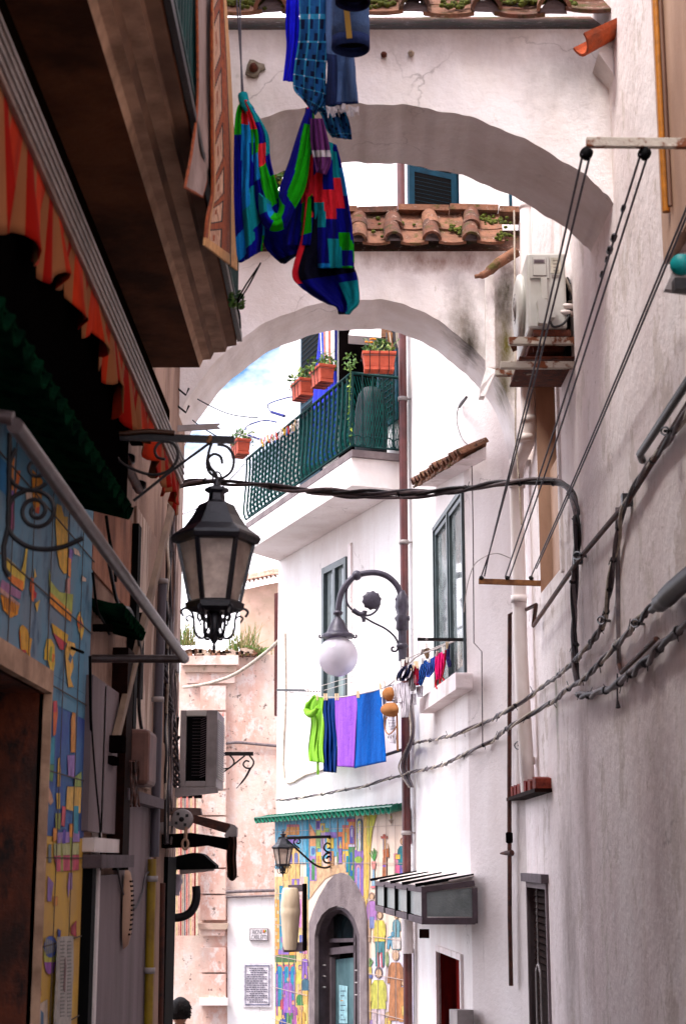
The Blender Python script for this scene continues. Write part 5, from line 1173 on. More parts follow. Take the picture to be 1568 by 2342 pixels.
mb = MB(); mb.tube(smooth(G2([(880, 500), (845, 550), (838, 610), (850, 660), (890, 700), (940, 722), (985, 722), (1025, 695), (1045, 650), (1030, 610), (1000, 595), (975, 605)]), 5), .014, li, 7)
mb.tube(smooth(G2([(935, 725), (1000, 765), (1080, 805), (1130, 845), (1155, 880), (1165, 920), (1150, 948), (1125, 945), (1125, 925), (1140, 925)]), 5), .013, li, 7)
mb.tube(smooth(G2([(880, 690), (920, 715), (950, 710), (955, 695)]), 4), .03, li, 8); mb.tube(smooth(G2([(930, 720), (945, 740), (948, 765)]), 4), .022, li, 8)
c = G2([(998, 630)])[0]; mb.lathe([(.02, -.02), (.11, -.012), (.12, 0), (.11, .012), (.09, .02), (.03, .03), (0, .03)], c, li, 20, ax=(0, -1, 0), flute=.12)
mb.lathe([(.055, -.03), (.075, 0), (.055, .03)], G2([(1188, 917)])[0], li, 10); mb.tube(smooth(G2([(1165, 640), (1150, 622), (1165, 615)])), .015, li, 6); mb.tube(smooth(G2([(1205, 640), (1218, 610), (1205, 598)])), .015, li, 6)
mb.build('scroll', gr)
c = G2([(786, 745)])[0]; mb = MB()
h = lambda y: (745 - y) * .36456 * U; w = lambda x: x * .36456 * U
mb.lathe([(w(100), h(862)), (w(102), h(846)), (w(92), h(838)), (w(70), h(830)), (w(62), h(810)), (w(45), h(775)), (w(34), h(755)), (w(18), h(738)), (w(14), h(728)), (w(30), h(716)), (w(30), h(704)), (w(14), h(692))], c, li, 24, flute=.08)
for q in (-1, 1): mb.tube(smooth([c + Vector((q * w(96), 0, h(862))), c + Vector((q * w(112), 0, h(858))), c + Vector((q * w(110), 0, h(842)))]), .012, li, 6)
mb.build('lamp_hood', gr)
globe = mat('milky_glass', (206, 200, 210), .18, spec=.6); gb = globe.node_tree.nodes['Principled BSDF'].inputs; gb['Transmission Weight'].default_value = .55; gb['Roughness'].default_value = .55; gb['IOR'].default_value = 1.15; gb['Coat Weight'].default_value = .5; gb['Coat Roughness'].default_value = .1
mb = MB(); R_ = w(122); cz = h(975); mb.lathe([(R_ * math.sin(math.pi * k / 20), cz - R_ * math.cos(math.pi * k / 20)) for k in range(0, 19)], c, globe, 32); mb.build('globe', gr)

# ================================================================== AIR CONDITIONERS
ra = root('air_conditioner', at(1245, 800, 10.9), 'white AC outdoor unit on rusty iron brackets high on the right wall', 'air conditioner')
YA = 10.7; g_ = lambda x, y, Y=YA: at(1743 / 1.7494 + x * .36456, 1000 / 1.7494 + y * .36456, Y)
# casing: side panel faces the viewer, fan front faces the alley
pbl, pbr = g_(580, 480), g_(828, 500); ptl, ptr = g_(570, 10), g_(806, 15)
zt_, zb_ = (ptl.z + ptr.z) / 2, (pbl.z + pbr.z) / 2; xl_, xr_ = (pbl.x + ptl.x) / 2, (pbr.x + ptr.x) / 2
mb = MB(); Ld = .8
mb.box(((xl_ + xr_) / 2, YA + Ld / 2, (zt_ + zb_) / 2), (xr_ - xl_, Ld, zt_ - zb_), M['ac']); mb.build('casing', ra, bevel=.02)
mb = MB(); fc = Vector((xl_ - .01, YA + Ld * .5, (zt_ + zb_) / 2))
mb.lathe([(.24, -.02), (.26, .005), (.25, .025), (.2, .04), (0, .045)], fc, M['ac'], 28, ax=(-1, 0, 0))
for k in range(1, 9): mb.tube([fc + Vector((-.012 - .038 * math.sin(math.pi * .5 * (1 - k / 9)), (.028 * k) * math.cos(a), (.028 * k) * math.sin(a))) for a in [i * math.pi / 14 for i in range(28)]], .004, M['acg'], 5, closed=True)
mb.build('fan_grille', ra)
mb = MB(); cx_ = (xl_ + xr_) / 2; wd = xr_ - xl_
def side(u0, u1, v0, v1, th, mt): mb.box((xl_ + wd * (u0 + u1) / 2, YA - th / 2, zt_ - (zt_ - zb_) * (v0 + v1) / 2), (wd * (u1 - u0), th, (zt_ - zb_) * (v1 - v0)), mt)
side(.06, .56, .04, .35, .012, M['ac']); side(.14, .5, .07, .32, .016, M['acg']); side(.15, .49, .075, .315, .018, M['ac']); side(.16, .46, .10, .16, .021, M['acg']); side(.18, .44, .115, .15, .023, M['stoned'])
side(.34, .5, .35, .62, .02, M['ac']); side(.62, .88, .07, .28, .004, paint((214, 206, 188))); side(.63, .87, .30, .34, .004, paint((150, 140, 134)))
for k in range(4): side(.68, .82, .1 + k * .045, .118 + k * .045, .006, paint((170, 160, 148)))
mb.build('service_panel', ra, bevel=.003)
mb = MB(); mb.prism([(xl_ + wd * t, YA - .002, zt_ - (zt_ - zb_) * v) for t, v in ((.2, .66), (.3, .64), (.44, .66), (.5, .74), (.66, .72), (.7, .82), (.66, .9), (.5, .9), (.46, .98), (.22, .97), (.24, .8))], (0, -.07, 0), M['ac']); mb.build('valve_cover', ra, bevel=.012)
mb = MB()
for i, (xx, yy) in enumerate(((845, 350), (830, 390))): mb.tube(smooth([g_(xx - 50, yy, YA + .02), g_(xx, yy, YA), g_(xx + 25, yy + 15, YA + .1)]), .02, M['pvc'], 8)
for i in range(9): mb.tube(smooth([g_(820 + random.uniform(-8, 20), 170 + random.uniform(0, 40), YA + .2), g_(870 + random.uniform(-25, 15), 230 + i * 12, YA + .15), g_(840 + random.uniform(-10, 40), 330 + random.uniform(-20, 40), YA + .2), g_(880, 400 + i * 12, YA + .25)]), .009, [M['cable'], M['cablew'], M['iron']][i % 3], 6)
mb.tube(smooth([g_(715, 445, YA - .05), g_(740, 480, YA - .06), g_(800, 460, YA - .05), g_(840, 400, YA)]), .009, M['iron'], 6)
mb.build('refrigerant_line', ra)
mb = MB(); mb.box((xr_ + .1, YA + .5, (zt_ + zb_) / 2 - .12), (.16, .5, .62), M['black']); mb.build('dark_gap_block', ra)  # black box added between unit and wall to paint the gap's shade
mb = MB(); xw = RA.pt(0, 0).x
zk = zb_ - .06; xe = xl_ - .14; xi = 1.66
mb.box(((xe + xi) / 2, YA + .04, g_(600, 560).z), (xi - xe, .05, .055), M['rustw']); mb.box(((xe - .03 + xi) / 2, YA + .78, g_(600, 560).z), (xi - xe + .03, .05, .055), M['rustw'])
mb.box(((xl_ + xr_) / 2 + .03, YA + .4, zb_ - .03), (wd * .98, .78, .05), M['rust'])
for yy in (YA + .25, YA + .5): mb.box(((xl_ + xr_) / 2 + .03, yy, g_(600, 560).z + .01), (wd * .8, .04, .035), M['rust'])
z3 = g_(600, 695).z; mb.box(((xe + xi) / 2 - .05, YA + .1, z3), (xi - xe + .02, .05, .05), M['rustw']); mb.box(((xl_ + xi) / 2, YA + .45, z3 + .06), (.5, .7, .02), M['rust']); mb.tube([g_(415, 722, YA + .1), g_(500, 708, YA + .1)], .012, M['iron'], 6)
mb.build('bracket', ra, bevel=.004)
# grey unit on the left
YB_ = 13.4
ga = root('air_conditioner', at(450, 1810, YB_), 'grey AC outdoor unit with dark open side beyond the left wall', 'air conditioner')
a0_, a1_ = at(413, 1624, YB_), at(494, 1800, YB_)
mb = MB(); x0_, x1_, zt2, zb2 = a0_.x, a1_.x, a0_.z, a1_.z; e = .05
def bx(xa, xb, za, zb, mt, ya=YB_, yb=YB_ + .75): mb.box(((xa + xb) / 2, (ya + yb) / 2, (za + zb) / 2), (xb - xa, yb - ya, abs(za - zb)), mt)
bx(x0_, x0_ + e, zt2, zb2, M['acg']); bx(x1_ - .09, x1_, zt2, zb2, M['acg']); bx(x0_ + e, x1_ - .09, zt2, zt2 - .05, M['ac'], YB_ + .002); bx(x0_ + e, x1_ - .09, zb2 + .05, zb2, M['acg'], YB_ + .002); bx(x0_ + e, x1_ - .09, zt2 - .05, zb2 + .05, M['black'], YB_ + .05)
mb.build('casing', ga, bevel=.005)
mb = MB()
for k in range(26): z = zb2 + .08 + k * (zt2 - zb2 - .14) / 26; mb.beam((x1_ - .14, YB_ + .02, z), (x1_ - .09, YB_ + .02, z + .02), .006, .006, M['stoned']); mb.beam((x1_ + .012, YB_, z), (x1_ + .012, YB_ + .7, z), .006, .008, M['ac'])
for k in range(20): mb.beam((x0_ + .1 + k * 0, YB_ + .04, zb2 + .1 + k * .028), (x1_ - .14, YB_ + .04, zb2 + .1 + k * .028), .003, .003, M['stoned'])
mb.build('grille', ga)
mb = MB(); q = at(385, 1808, YB_); q2 = at(498, 1806, YB_); mb.prism([at(383, 1800, YB_), at(498, 1802, YB_), at(498, 1813, YB_), at(470, 1816, YB_), at(388, 1824, YB_)], (0, .06, 0), M['acg']); mb.prism([at(383, 1800, YB_ + .6), at(498, 1802, YB_ + .6), at(498, 1813, YB_ + .6), at(388, 1824, YB_ + .6)], (0, .06, 0), M['acg'])
mb.box((x0_ - .12, YB_ + .03, a1_.z + .25), (.1, .05, .6), M['acg']); mb.build('bracket', ga)
mb = MB()
for i in range(7): mb.tube(smooth([at(405 + random.uniform(-6, 6), 1640 + i * 15, YB_), at(400 + random.uniform(-8, 10), 1690 + i * 8, YB_ + .1), at(408 + random.uniform(-6, 4), 1760, YB_ + .1)]), .012, [M['iron'], M['cableg'], M['cable']][i % 3], 6)
mb.build('refrigerant_line', ga)

# ================================================================== folding awning mechanism
fa = root('folding_awning', at(400, 1900, 12.5), 'half-open brown folding awning with crank gear on the left wall below the grey AC unit', 'awning')
q_ = lambda x, y, Y=12.6: at(600 / 1.7494 + x * .19523, 2900 / 1.7494 + y * .19523, Y)
mb = MB(); mb.prism([q_(50, 965), q_(590, 975), q_(605, 1060), q_(480, 1060), (q_(430, 1020)), q_(200, 1060), q_(160, 1120), q_(170, 1240), q_(60, 1280)], (0, .1, 0), mat('awning_casing', (110, 84, 74), .5, .2, col2=(84, 60, 54), scale=6)); mb.build('casing', fa, bevel=.006)
mb = MB(); c = q_(380, 1110, 12.5); mb.lathe([(0, -.06), (.075, -.06), (.082, -.045), (.082, .05), (0, .05)], c, M['acg'], 20, ax=(0, 1, 0)); mb.lathe([(.0, -.075), (.02, -.075), (.02, -.06)], c, M['iron'], 10, ax=(0, 1, 0))
for k in range(4): a = k * math.pi / 2 + .6; mb.box(c + Vector((.05 * math.cos(a), -.062, .05 * math.sin(a))), (.022, .01, .022), M['iron'])
mb.prism([q_(80, 1150, 12.55), q_(310, 1120, 12.55), q_(330, 1170, 12.55), q_(180, 1195, 12.55), q_(180, 1270, 12.55), q_(85, 1270, 12.55)], (0, .04, 0), M['acg']); mb.build('gear', fa)
mb = MB(); mb.tube([q_(425, 1200, 12.45), q_(415, 1330, 12.45)], .014, M['tan'], 8); mb.tube([q_(412 + 34 * math.cos(a), 1400 + 60 * math.sin(a), 12.45) for a in [i * math.pi / 8 for i in range(16)]], .011, M['tan'], 6, closed=True); mb.build('crank_eye', fa)
mb = MB(); mb.prism([q_(460, 1040), q_(940, 1160), q_(870, 1265), q_(500, 1150)], (0, .3, 0), M['rustpipe']); mb.prism([q_(930, 1165), q_(990, 1175), q_(1020, 1210), q_(1015, 1310), q_(880, 1325), q_(870, 1290), q_(945, 1190)], (0, .12, 0), M['acg'])
mb.prism([q_(60, 1290), q_(480, 1265), q_(900, 1325), q_(900, 1470), q_(640, 1410), q_(480, 1430), q_(200, 1440), q_(60, 1450)], (0, .4, 0), M['dark']); mb.build('folding_arm', fa, bevel=.004)
mb = MB()
def ff(u, v): return q_(905 + u * 105 + 4 * math.sin(v * 9), 1310 + v * 470 + 50 * math.sin(u * 3) * v, 12.6 + .05 * math.sin(u * 16))
mb.grid(ff, 16, 14, lambda u, v: M['rustpipe'] if int(u * 8) % 2 else M['bronze']); mb.build('rolled_fabric', fa, solid=.006)
# domed street projector + curved pipe
pr2 = root('dome_lamp', at(440, 1965, 14), 'black half-dome lamp with pale tube under the folding awning', 'lamp')
mb = MB(); YD = 13.6; q3 = lambda x, y, Y=YD: at(600 / 1.7494 + x * .19523, 2900 / 1.7494 + y * .19523, Y)
dm = smooth([q3(200, 1640), q3(290, 1550), q3(400, 1520), q3(520, 1500), (q3(620, 1520)), q3(690, 1580), q3(770, 1650)], 4)
mb.prism(dm + [q3(770, 1690), q3(350, 1700), q3(240, 1700)], (0, .3, 0), M['black']); mb.build('hood', pr2, bevel=.02)
mb = MB(); mb.tube([q3(350, 1715, YD + .1), q3(750, 1670, YD + .1)], .03, M['pvc'], 10); mb.build('lamp_tube', pr2)
mb = MB(); mb.tube(smooth([q3(180, 1640, YD), q3(240, 1720, YD), q3(300, 1740, YD)]), .03, M['black'], 8); mb.build('arm', pr2)
mb = MB(); mb.tube(smooth([q3(540, 1890), q3(545, 2000), q3(525, 2110), q3(470, 2200), q3(380, 2250), q3(265, 2265)], 5), .036, M['iron'], 10)
solo(mb, 'curved_pipe', 'thick black pipe curving back to the left wall under the dome lamp', 'pipe')
mb = MB(); mb.tube(smooth([q3(310, 1750, YD + .2), q3(300, 1850, YD + .2), q3(290, 2000, YD + .2)]), [.05, .06, .05, .04], mat('clear_bag', (190, 176, 190), .3), 8); mb.build('x').hide_render = False
o_ = bpy.data.objects['x']; o_.name = 'plastic_bag'; o_['label'] = 'wrinkled translucent plastic bag hanging beside the curved black pipe'; o_['category'] = 'bag'
# hanging strips of a bead curtain behind
cr_ = root('strip_curtain', pk(436, 2000, .3), 'multicoloured strip curtain hanging against the pink house left of its pilaster', 'curtain')
mb = MB(); cols = [(214, 190, 140), (230, 170, 150), (176, 80, 70), (226, 214, 180), (120, 116, 120), (200, 110, 100), (216, 180, 170)]
for i in range(11):
    x = 405 + i * 4.6; p, q = pk(x, 1822, .3 + .02 * (i % 3)), pk(x - 1, 2140, .3 + .02 * (i % 3)); mb.beam(p, q, .026, .01, paint(cols[i % 7], .6), up=Vector((0, 1, 0)))
mb.build('strip', cr_)
mb = MB(); mb.beam(pk(398, 1820, .3), pk(462, 1822, .3), .06, .06, M['dark']); mb.build('rail', cr_)
# ================================================================== PLANTS
def leaves(mb, c, rx, ry, rz, n, s, mts, droop=0.0):
    for i in range(n):
        a = random.uniform(0, 2 * math.pi); r = random.random() ** .6; t = random.uniform(-1, 1)
        p = Vector(c) + Vector((rx * r * math.cos(a), ry * r * math.sin(a), rz * t * math.sqrt(max(.05, 1 - r * r * .7)) - droop * r * random.random()))
        d = Vector((random.gauss(0, 1), random.gauss(0, 1), random.gauss(.4, .8))).normalized(); e = d.orthogonal().normalized(); e = (Matrix.Rotation(random.uniform(0, 6.28), 3, d) @ e); f = d.cross(e); q = s * random.uniform(.6, 1.3)
        mb.add([p - e * q, p - e * q * .35 + f * q * .55 + d * q * .15, p + e * q, p - e * q * .3 - f * q * .55 + d * q * .15], [(0, 1, 2), (0, 2, 3)], random.choice(mts))
def flower_box(c, u, L, lab, plantlab, kind=0, flowers=None):
    'c: top centre, u: long direction'
    r = root('flower_box', c, lab, 'flower box', 'terracotta boxes hooked on the green railing'); mb = MB(); n = u.cross(Z).normalized(); H = .19; w0, w1 = .085, .105
    def ringp(h, w, l): return [c + u * (a * l / 2) + n * (b * w) + Z * h for a, b in ((-1, -1), (1, -1), (1, 1), (-1, 1))]
    r0, r1, r2, r3 = ringp(-H, w0, L * .86), ringp(-.035, w1 * .95, L * .96), ringp(-.035, w1 * 1.1, L), ringp(0, w1 * 1.12, L * 1.02)
    vs = r0 + r1 + r2 + r3; fs = [(0, 3, 2, 1)] + [(k * 4 + i, k * 4 + (i + 1) % 4, k * 4 + 4 + (i + 1) % 4, k * 4 + 4 + i) for k in range(3) for i in range(4)] + [(12, 13, 14, 15)]
    mb.add(vs, fs, M['terra']); r4 = ringp(-H - .015, w0 * 1.25, L * .92); mb.prism(ringp(-H - .045, w0 * 1.1, L * .88), Z * .04, M['terra']); mb.build('pot', r, bevel=.006)
    mb = MB()
    for t in (-.28, 0, .28):
        for s_ in (-1, 1): mb.tube([c + u * (t * L) + n * (s_ * (w1 * 1.15)) + Z * .02, c + u * (t * L) + n * (s_ * w1 * 1.0) - Z * (H + .05), c + u * (t * L) - Z * (H + .055)], .005, M['iron'], 5)
    mb.tube([p + Z * -.06 for p in ringp(0, w1 * 1.17, L * 1.05)], .005, M['iron'], 5, closed=True); mb.build('wire_holder', r)
    pr = root('potted_plant', c, plantlab, 'plant', 'plants in the balcony boxes'); mb = MB()
    leaves(mb, c + Z * .08, L * .5, .12, .12, 160, .035, [M['leaf'], M['leaf'], M['leafd'], paint((150, 170, 90))], .1)
    for i in range(7):
        q = c + u * random.uniform(-L * .5, L * .5); mb.tube(smooth([q, q + Vector((random.uniform(-.06, .06), random.uniform(-.06, .06), .12)), q + Vector((random.uniform(-.12, .12), 0, .2))]), .004, M['leaf'], 4)
    mb.build('foliage', pr)
    if flowers:
        mb = MB()
        for i in range(6): mb.lathe([(.0, 0), (.025, .01), (.02, .02), (0, .022)], c + u * random.uniform(-L * .4, L * .1) + Vector((0, -.04, random.uniform(.12, .2))), flowers, 7)
        mb.build('flower', pr)
uo = d_out.normalized()
side_u = (W0 - B0).normalized()
def on_rail(t, h=RH): return rp(t, h) + FA.n * .12
c = at(866, 812, 19.0) ; flower_box(at(866, 808, 18.75), Vector((1, .05, 0)).normalized(), .42, 'large terracotta flower box on the short end of the green railing', 'pale green trailing plant with small orange flowers in the large end box', flowers=paint((240, 150, 40)))
for (px, py, Y, lab, pl_) in ((737, 842, 19.9, 'terracotta flower box in the middle of the row, tilted over the railing', 'leafy geranium in the middle flower box'), (692, 873, 20.6, 'terracotta flower box third from the corner of the green railing', 'leafy geranium in the third flower box'), (550, 1009, 23.3, 'terracotta flower box alone at the far left end of the green railing', 'sparse plant in the far left flower box')):
    p_ = at(px, py, Y); flower_box(p_, uo, .42 if py < 1000 else .4, lab, pl_)
mb = MB(); p = B0 + Z * 1.05 + FA.n * .03; pts = [p + Z * .1, p + Vector((.01, 0, -.1)), p + Vector((-.01, 0, -.4)), p + Vector((.01, 0, -.75)), p + Vector((0, 0, -1.0))]
mb.tube(smooth(pts), .005, M['leaf'], 5); leaves(mb, p + Z * .1, .1, .1, .12, 50, .03, [M['leaf']]); 
for k in range(12): leaves(mb, p - Z * (.08 * k), .03, .03, .03, 4, .024, [M['leaf'], paint((170, 190, 70))])
solo(mb, 'trailing_vine', 'yellow-green vine trailing down the corner post of the green balcony', 'plant')
# things on the balcony: blue door curtain, striped cloth, table/covered shape
mb = MB(); o = FA.sz(770, 900)[0]; blu = mat('blue_curtain', (20, 40, 190), .8, col2=(14, 26, 150), scale=6, sz=.1)
def cf(u, v): return FA.pt(o - .35 + u * .75, bd[3] - .1 - v * (bd[3] - bd[2] - .1), .12 + .035 * math.sin(u * 30) * (.4 + v) + .2 * v * u)
mb.grid(cf, 40, 10, blu); solo(mb, 'door_curtain', 'royal blue curtain hanging in the balcony doorway', 'curtain')
mb = MB(); sw, sr2, sbl = paint((232, 226, 226), .8), paint((196, 120, 100), .8), paint((60, 90, 190), .8)
def cf2(u, v): return FA.pt(o - .75 + u * .6 * (1 - .3 * v), bd[3] - .1 - v * 1.2, .3 + .05 * math.sin(u * 22))
mb.grid(cf2, 40, 8, lambda u, v: [sw, sr2, sw, sbl, sw, sr2][int(u * 18) % 6]); solo(mb, 'door_curtain', 'red and blue striped white cloth hanging beside the blue curtain on the balcony', 'curtain')
mb = MB(); q = [at(795, 752, 19.6), at(880, 768, 19.4), at(880, 775, 19.4), at(850, 778, 19.4), at(795, 765, 19.6)]
mb.prism([at(796, 765, 19.8), at(803, 745, 19.8), at(868, 735, 19.6), at(882, 772, 19.6), at(800, 766, 19.8)], (0, .35, 0), M['white']); mb.prism([at(872, 770, 19.5), at(898, 770, 19.5), at(905, 745, 19.5), at(872, 745, 19.5)], (0, .3, 0), M['tile2'])
solo(mb, 'awning_box', 'white box hood above the balcony under the farther arch', 'awning')
mb = MB()
for i in range(9): mb.tube(smooth([at(884 + i * 3, 760, 19.2), at(886 + i * 3 + random.uniform(-3, 3), 780, 19.2), at(888 + i * 3 + random.uniform(-4, 4), 796, 19.2)]), .014, random.choice([M['cablew'], M['wood'], M['cable']]), 5)
solo(mb, 'hanging_pegs', 'bunch of clothes pegs and cords hanging at the right end of the balcony', 'peg bunch')
mb = MB(); cp = B0 + (W0 - B0) * .5 + d_out.normalized() * .25
mb.lathe([(.20, -.0), (.22, .3), (.20, .6), (.16, .8), (.10, .88), (0, .9)], cp + Z * .02, mat('dark_cover', (34, 40, 48), .7, col2=(18, 20, 26), scale=5), 14)
solo(mb, 'covered_object', 'dark covered shape standing behind the end railing of the balcony', 'cover')
# clothes drying rack over the railing
dr_ = root('drying_rack', rp(.7, RH), 'white wire drying rack full of pegs hooked over the green railing', 'drying rack')
za = lambda x, y, Y: at(850 / 1.7494 + x * .36456, 1000 / 1.7494 + y * .36456, Y)
mb = MB(); fr_ = [za(130, 1140, 22.3), za(290, 1000, 21.9), za(460, 1040, 21.2), za(550, 1075, 21.0), za(380, 1195, 21.9), za(300, 1190, 22.1)]
mb.tube(fr_, .009, M['pvc'], 6, closed=True)
for k in range(5): t = (k + 1) / 6; mb.tube([fr_[0].lerp(fr_[5], t), fr_[1].lerp(fr_[3], t)], .004, M['pvc'], 5)
mb.build('frame', dr_)
mb = MB(); bm_ = paint((24, 34, 120)); mb.tube([za(370, 1015, 21.3), za(450, 1040, 21.1)], .022, bm_, 7); mb.tube(smooth([za(205, 1130, 22.2), za(220, 1100, 22.2), za(320, 1068, 21.8), za(400, 1078, 21.6)]), .012, bm_, 6); mb.tube(smooth([za(370, 1015, 21.3), za(345, 980, 21.3), za(370, 955, 21.2), za(480, 922, 20.9), za(512, 925, 20.8)]), .01, bm_, 6); mb.tube([za(220, 1160, 22.2), za(310, 1192, 22.1)], .02, bm_, 6); mb.build('arm', dr_)
for i in range(34):
    mb = MB(); t = i / 34; p = fr_[5].lerp(fr_[3], t) + Vector((random.uniform(-.04, .04), 0, random.uniform(-.03, .05))); mb.beam(p, p + Vector((random.uniform(-.03, .03), 0, -.085 - random.random() * .04)), .016, .014, paint(random.choice([(230, 220, 214), (230, 220, 214), (206, 170, 120), (220, 70, 60), (70, 110, 200), (236, 190, 60)])))
    mb.build('peg', dr_)

# ================================================================== LAUNDRY ON THE FAR LINE
E0, E1 = at(688, 1582, 22.3), at(1048, 1466, 15.3)
LP = Plane(E0, E1)
def lh(x, y, o=0.0): return LP.hit(x, y, o)
lj = lambda x, y, o=0.0: lh(850 / 1.7494 + x * .36456, 2000 / 1.7494 + y * .36456, o)
lk = lambda x, y, o=0.0: lh(1450 / 1.7494 + x * .16406, 2550 / 1.7494 + y * .16406, o)
mb = MB(); mb.tube(smooth([lj(480, 1205), lj(640, 1232), lj(780, 1238), lj(900, 1222), lj(1055, 1185), lj(1150, 1125), lj(1270, 990), lj(1400, 935), lj(1520, 885)]), .009, M['line'], 5)
for (a, b) in (((670, 1170), (1170, 1020)), ((700, 1195), (1180, 1050))): mb.tube([lj(*a, -.1), lj(*b, -.1)], .005, M['line'], 5)
mb.tube([lj(1170, 1020, -.1), lj(1290, 965, -.1), lj(1520, 880, -.1)], .006, M['line'], 5)
solo(mb, 'washing_line', 'washing line strung in front of the bright white house', 'washing line')
mb = MB(); mb.beam(at(634, 1578, 23.4), at(703, 1579, 22.2), .03, .035, M['iron']); 
for i in range(5): mb.tube([lj(580 + i * 20, 1188, .1), lj(600 + i * 18, 1202, .1)], .012, M['line'], 5)
solo(mb, 'line_bracket', 'black bar holding the left end of the laundry line', 'bracket')
mb = MB(); mb.beam(at(955, 1462, 15.3), at(1080, 1463, 15.1), .028, .03, M['iron'])
for x in (975, 1052): mb.lathe([(0, -.02), (.014, -.015), (.014, .01), (0, .015)], at(x, 1462, 15.2) + Vector((0, -.02, 0)), M['acg'], 8, ax=(0, -1, 0))
solo(mb, 'line_bracket', 'black bar across the tall window holding the right end of the laundry line', 'bracket')
def cloth(fn, pts_l, pts_r, mfn, name, label, cat, group=None, nu=18, nv=26, amp=.02, fr=22, off=0.0, th=.006, bag=0.0):
    'cloth between a left and a right edge (lists of pixel points, top to bottom)'
    L_, R_ = smooth([Vector((a, b, 0)) for a, b in pts_l], 8), smooth([Vector((a, b, 0)) for a, b in pts_r], 8)
    def pick(P_, v): i = v * (len(P_) - 1); k = min(int(i), len(P_) - 2); return P_[k].lerp(P_[k + 1], i - k)
    ph = random.uniform(0, 6); amp = amp * .5 if fn is lk else amp
    mb = MB()
    def f(u, v):
        p = pick(L_, v).lerp(pick(R_, v), u)
        return fn(p.x, p.y, off + amp * (.25 + v) * (math.sin(u * fr + ph + 1.5 * math.sin(v * 3)) + .5 * math.sin(u * fr * 2.3 + v * 5)) + bag * math.sin(math.pi * u) * math.sin(math.pi * min(v * 1.2, 1)))
    mb.grid(f, nu, nv, mfn); return solo(mb, name, label, cat, group, solid=th)
def cm(n, c, c2, s=10, z=.2): return mat(n, c, 1.0, col2=c2, scale=s, sz=z, bump=.9, bscale=16, spec=.1)
lime = cm('lime_cloth', (132, 186, 58), (112, 166, 46)); blue1 = cm('royal_cloth', (3, 46, 112), (2, 30, 84)); lil = cm('lilac_cloth', (146, 88, 190), (128, 70, 172)); azure = cm('azure_cloth', (2, 84, 168), (1, 68, 146)); wht = cm('white_cloth', (222, 214, 220), (200, 192, 200)); navy = cm('navy_cloth', (22, 26, 60), (14, 14, 36)); pinkc = cm('pink_cloth', (236, 26, 116), (216, 10, 92))
cloth(lj, [(630, 1230), (605, 1290), (618, 1400), (600, 1560), (606, 1640)], [(698, 1240), (690, 1330), (700, 1420), (690, 1560), (698, 1650)], lime, 'hanging_towel', 'lime green bath robe with tie belt, leftmost on the laundry line', 'towel', nu=26, amp=.016, fr=12)
mb = MB(); mb.beam(lj(660, 1620), lj(661, 1724), .035, .012, lime, up=Vector((0, 1, 0))); q_b = mb.build('belt'); mb = MB(); mb.tube(smooth([lj(640, 1230, .04), lj(600, 1280, .08), (lj(592, 1320, .08)), lj(612, 1344, .08), lj(640, 1330, .08), lj(660, 1300, .06)]), [.02, .035, .05, .05, .04, .03], lime, 10); mb.build('sleeve').parent = None
q_b.parent = [o for o in COL.objects if o.name.startswith('hanging_towel')][0]; q_b.location = -q_b.parent.location
o_ = bpy.data.objects['sleeve']; to_ = [o for o in COL.objects if o.name.startswith('hanging_towel')][0]; o_.parent = to_; o_.location = -to_.location
cloth(lj, [(692, 1248), (690, 1300), (700, 1420), (692, 1560), (696, 1705)], [(768, 1245), (770, 1400), (782, 1560), (776, 1712)], blue1, 'hanging_towel', 'dark royal blue bath robe between the lime and the lilac towel', 'towel', nu=30, amp=.018, fr=20)
cloth(lj, [(768, 1240), (772, 1400), (786, 1560), (780, 1672)], [(900, 1226), (906, 1300), (898, 1450), (888, 1680)], lil, 'hanging_towel', 'lilac towel hanging in the middle of the line', 'towel', amp=.006, fr=13)
cloth(lj, [(902, 1226), (908, 1300), (900, 1450), (890, 1684)], [(1058, 1180), (1062, 1300), (1076, 1460), (1088, 1642)], azure, 'hanging_towel', 'large bright azure blue towel right of the lilac one', 'towel', amp=.007, fr=11, nu=26)
strp = lambda u, v: wht if int(v * 20) % 2 else navy
g_l = 'small clothes pegged along the laundry line'
cloth(lk, [(262, 760), (290, 1000), (290, 1280)], [(330, 740), (340, 1000), (320, 1290)], wht, 'hanging_vest', 'narrow white vest just right of the azure towel', 'clothing', g_l, amp=.01, off=-.05)
cloth(lk, [(290, 690), (330, 800), (330, 900), (340, 1010)], [(440, 650), (420, 780), (450, 900), (430, 1040)], strp, 'striped_shirt', 'navy and white striped top behind the tan bra', 'clothing', g_l, amp=.01, nv=40, off=-.03)
cloth(lk, [(340, 1110), (360, 1200), (380, 1290)], [(440, 1100), (452, 1200), (455, 1300)], strp, 'striped_sock', 'navy and white striped cloth hanging below the tan bra', 'clothing', g_l, amp=.01, nv=30, off=-.02)
def blobc(cx, cy, rx, ry, mt, n=14, o=.05, squash=.5):
    c = lk(cx, cy, o); rX = (lk(cx + rx, cy, o) - c); rZ = Vector((0, 0, (lk(cx, cy - ry, o) - c).z)); N_ = LP.n * rX.length * squash
    return (c, rX, rZ, N_)
br = root('hanging_bra', lk(420, 1100, .05), 'tan bra with two moulded cups pegged to the line', 'clothing', g_l); tanc = mat('tan_cloth', (158, 106, 64), .9, col2=(136, 86, 48), scale=6, spec=.1)
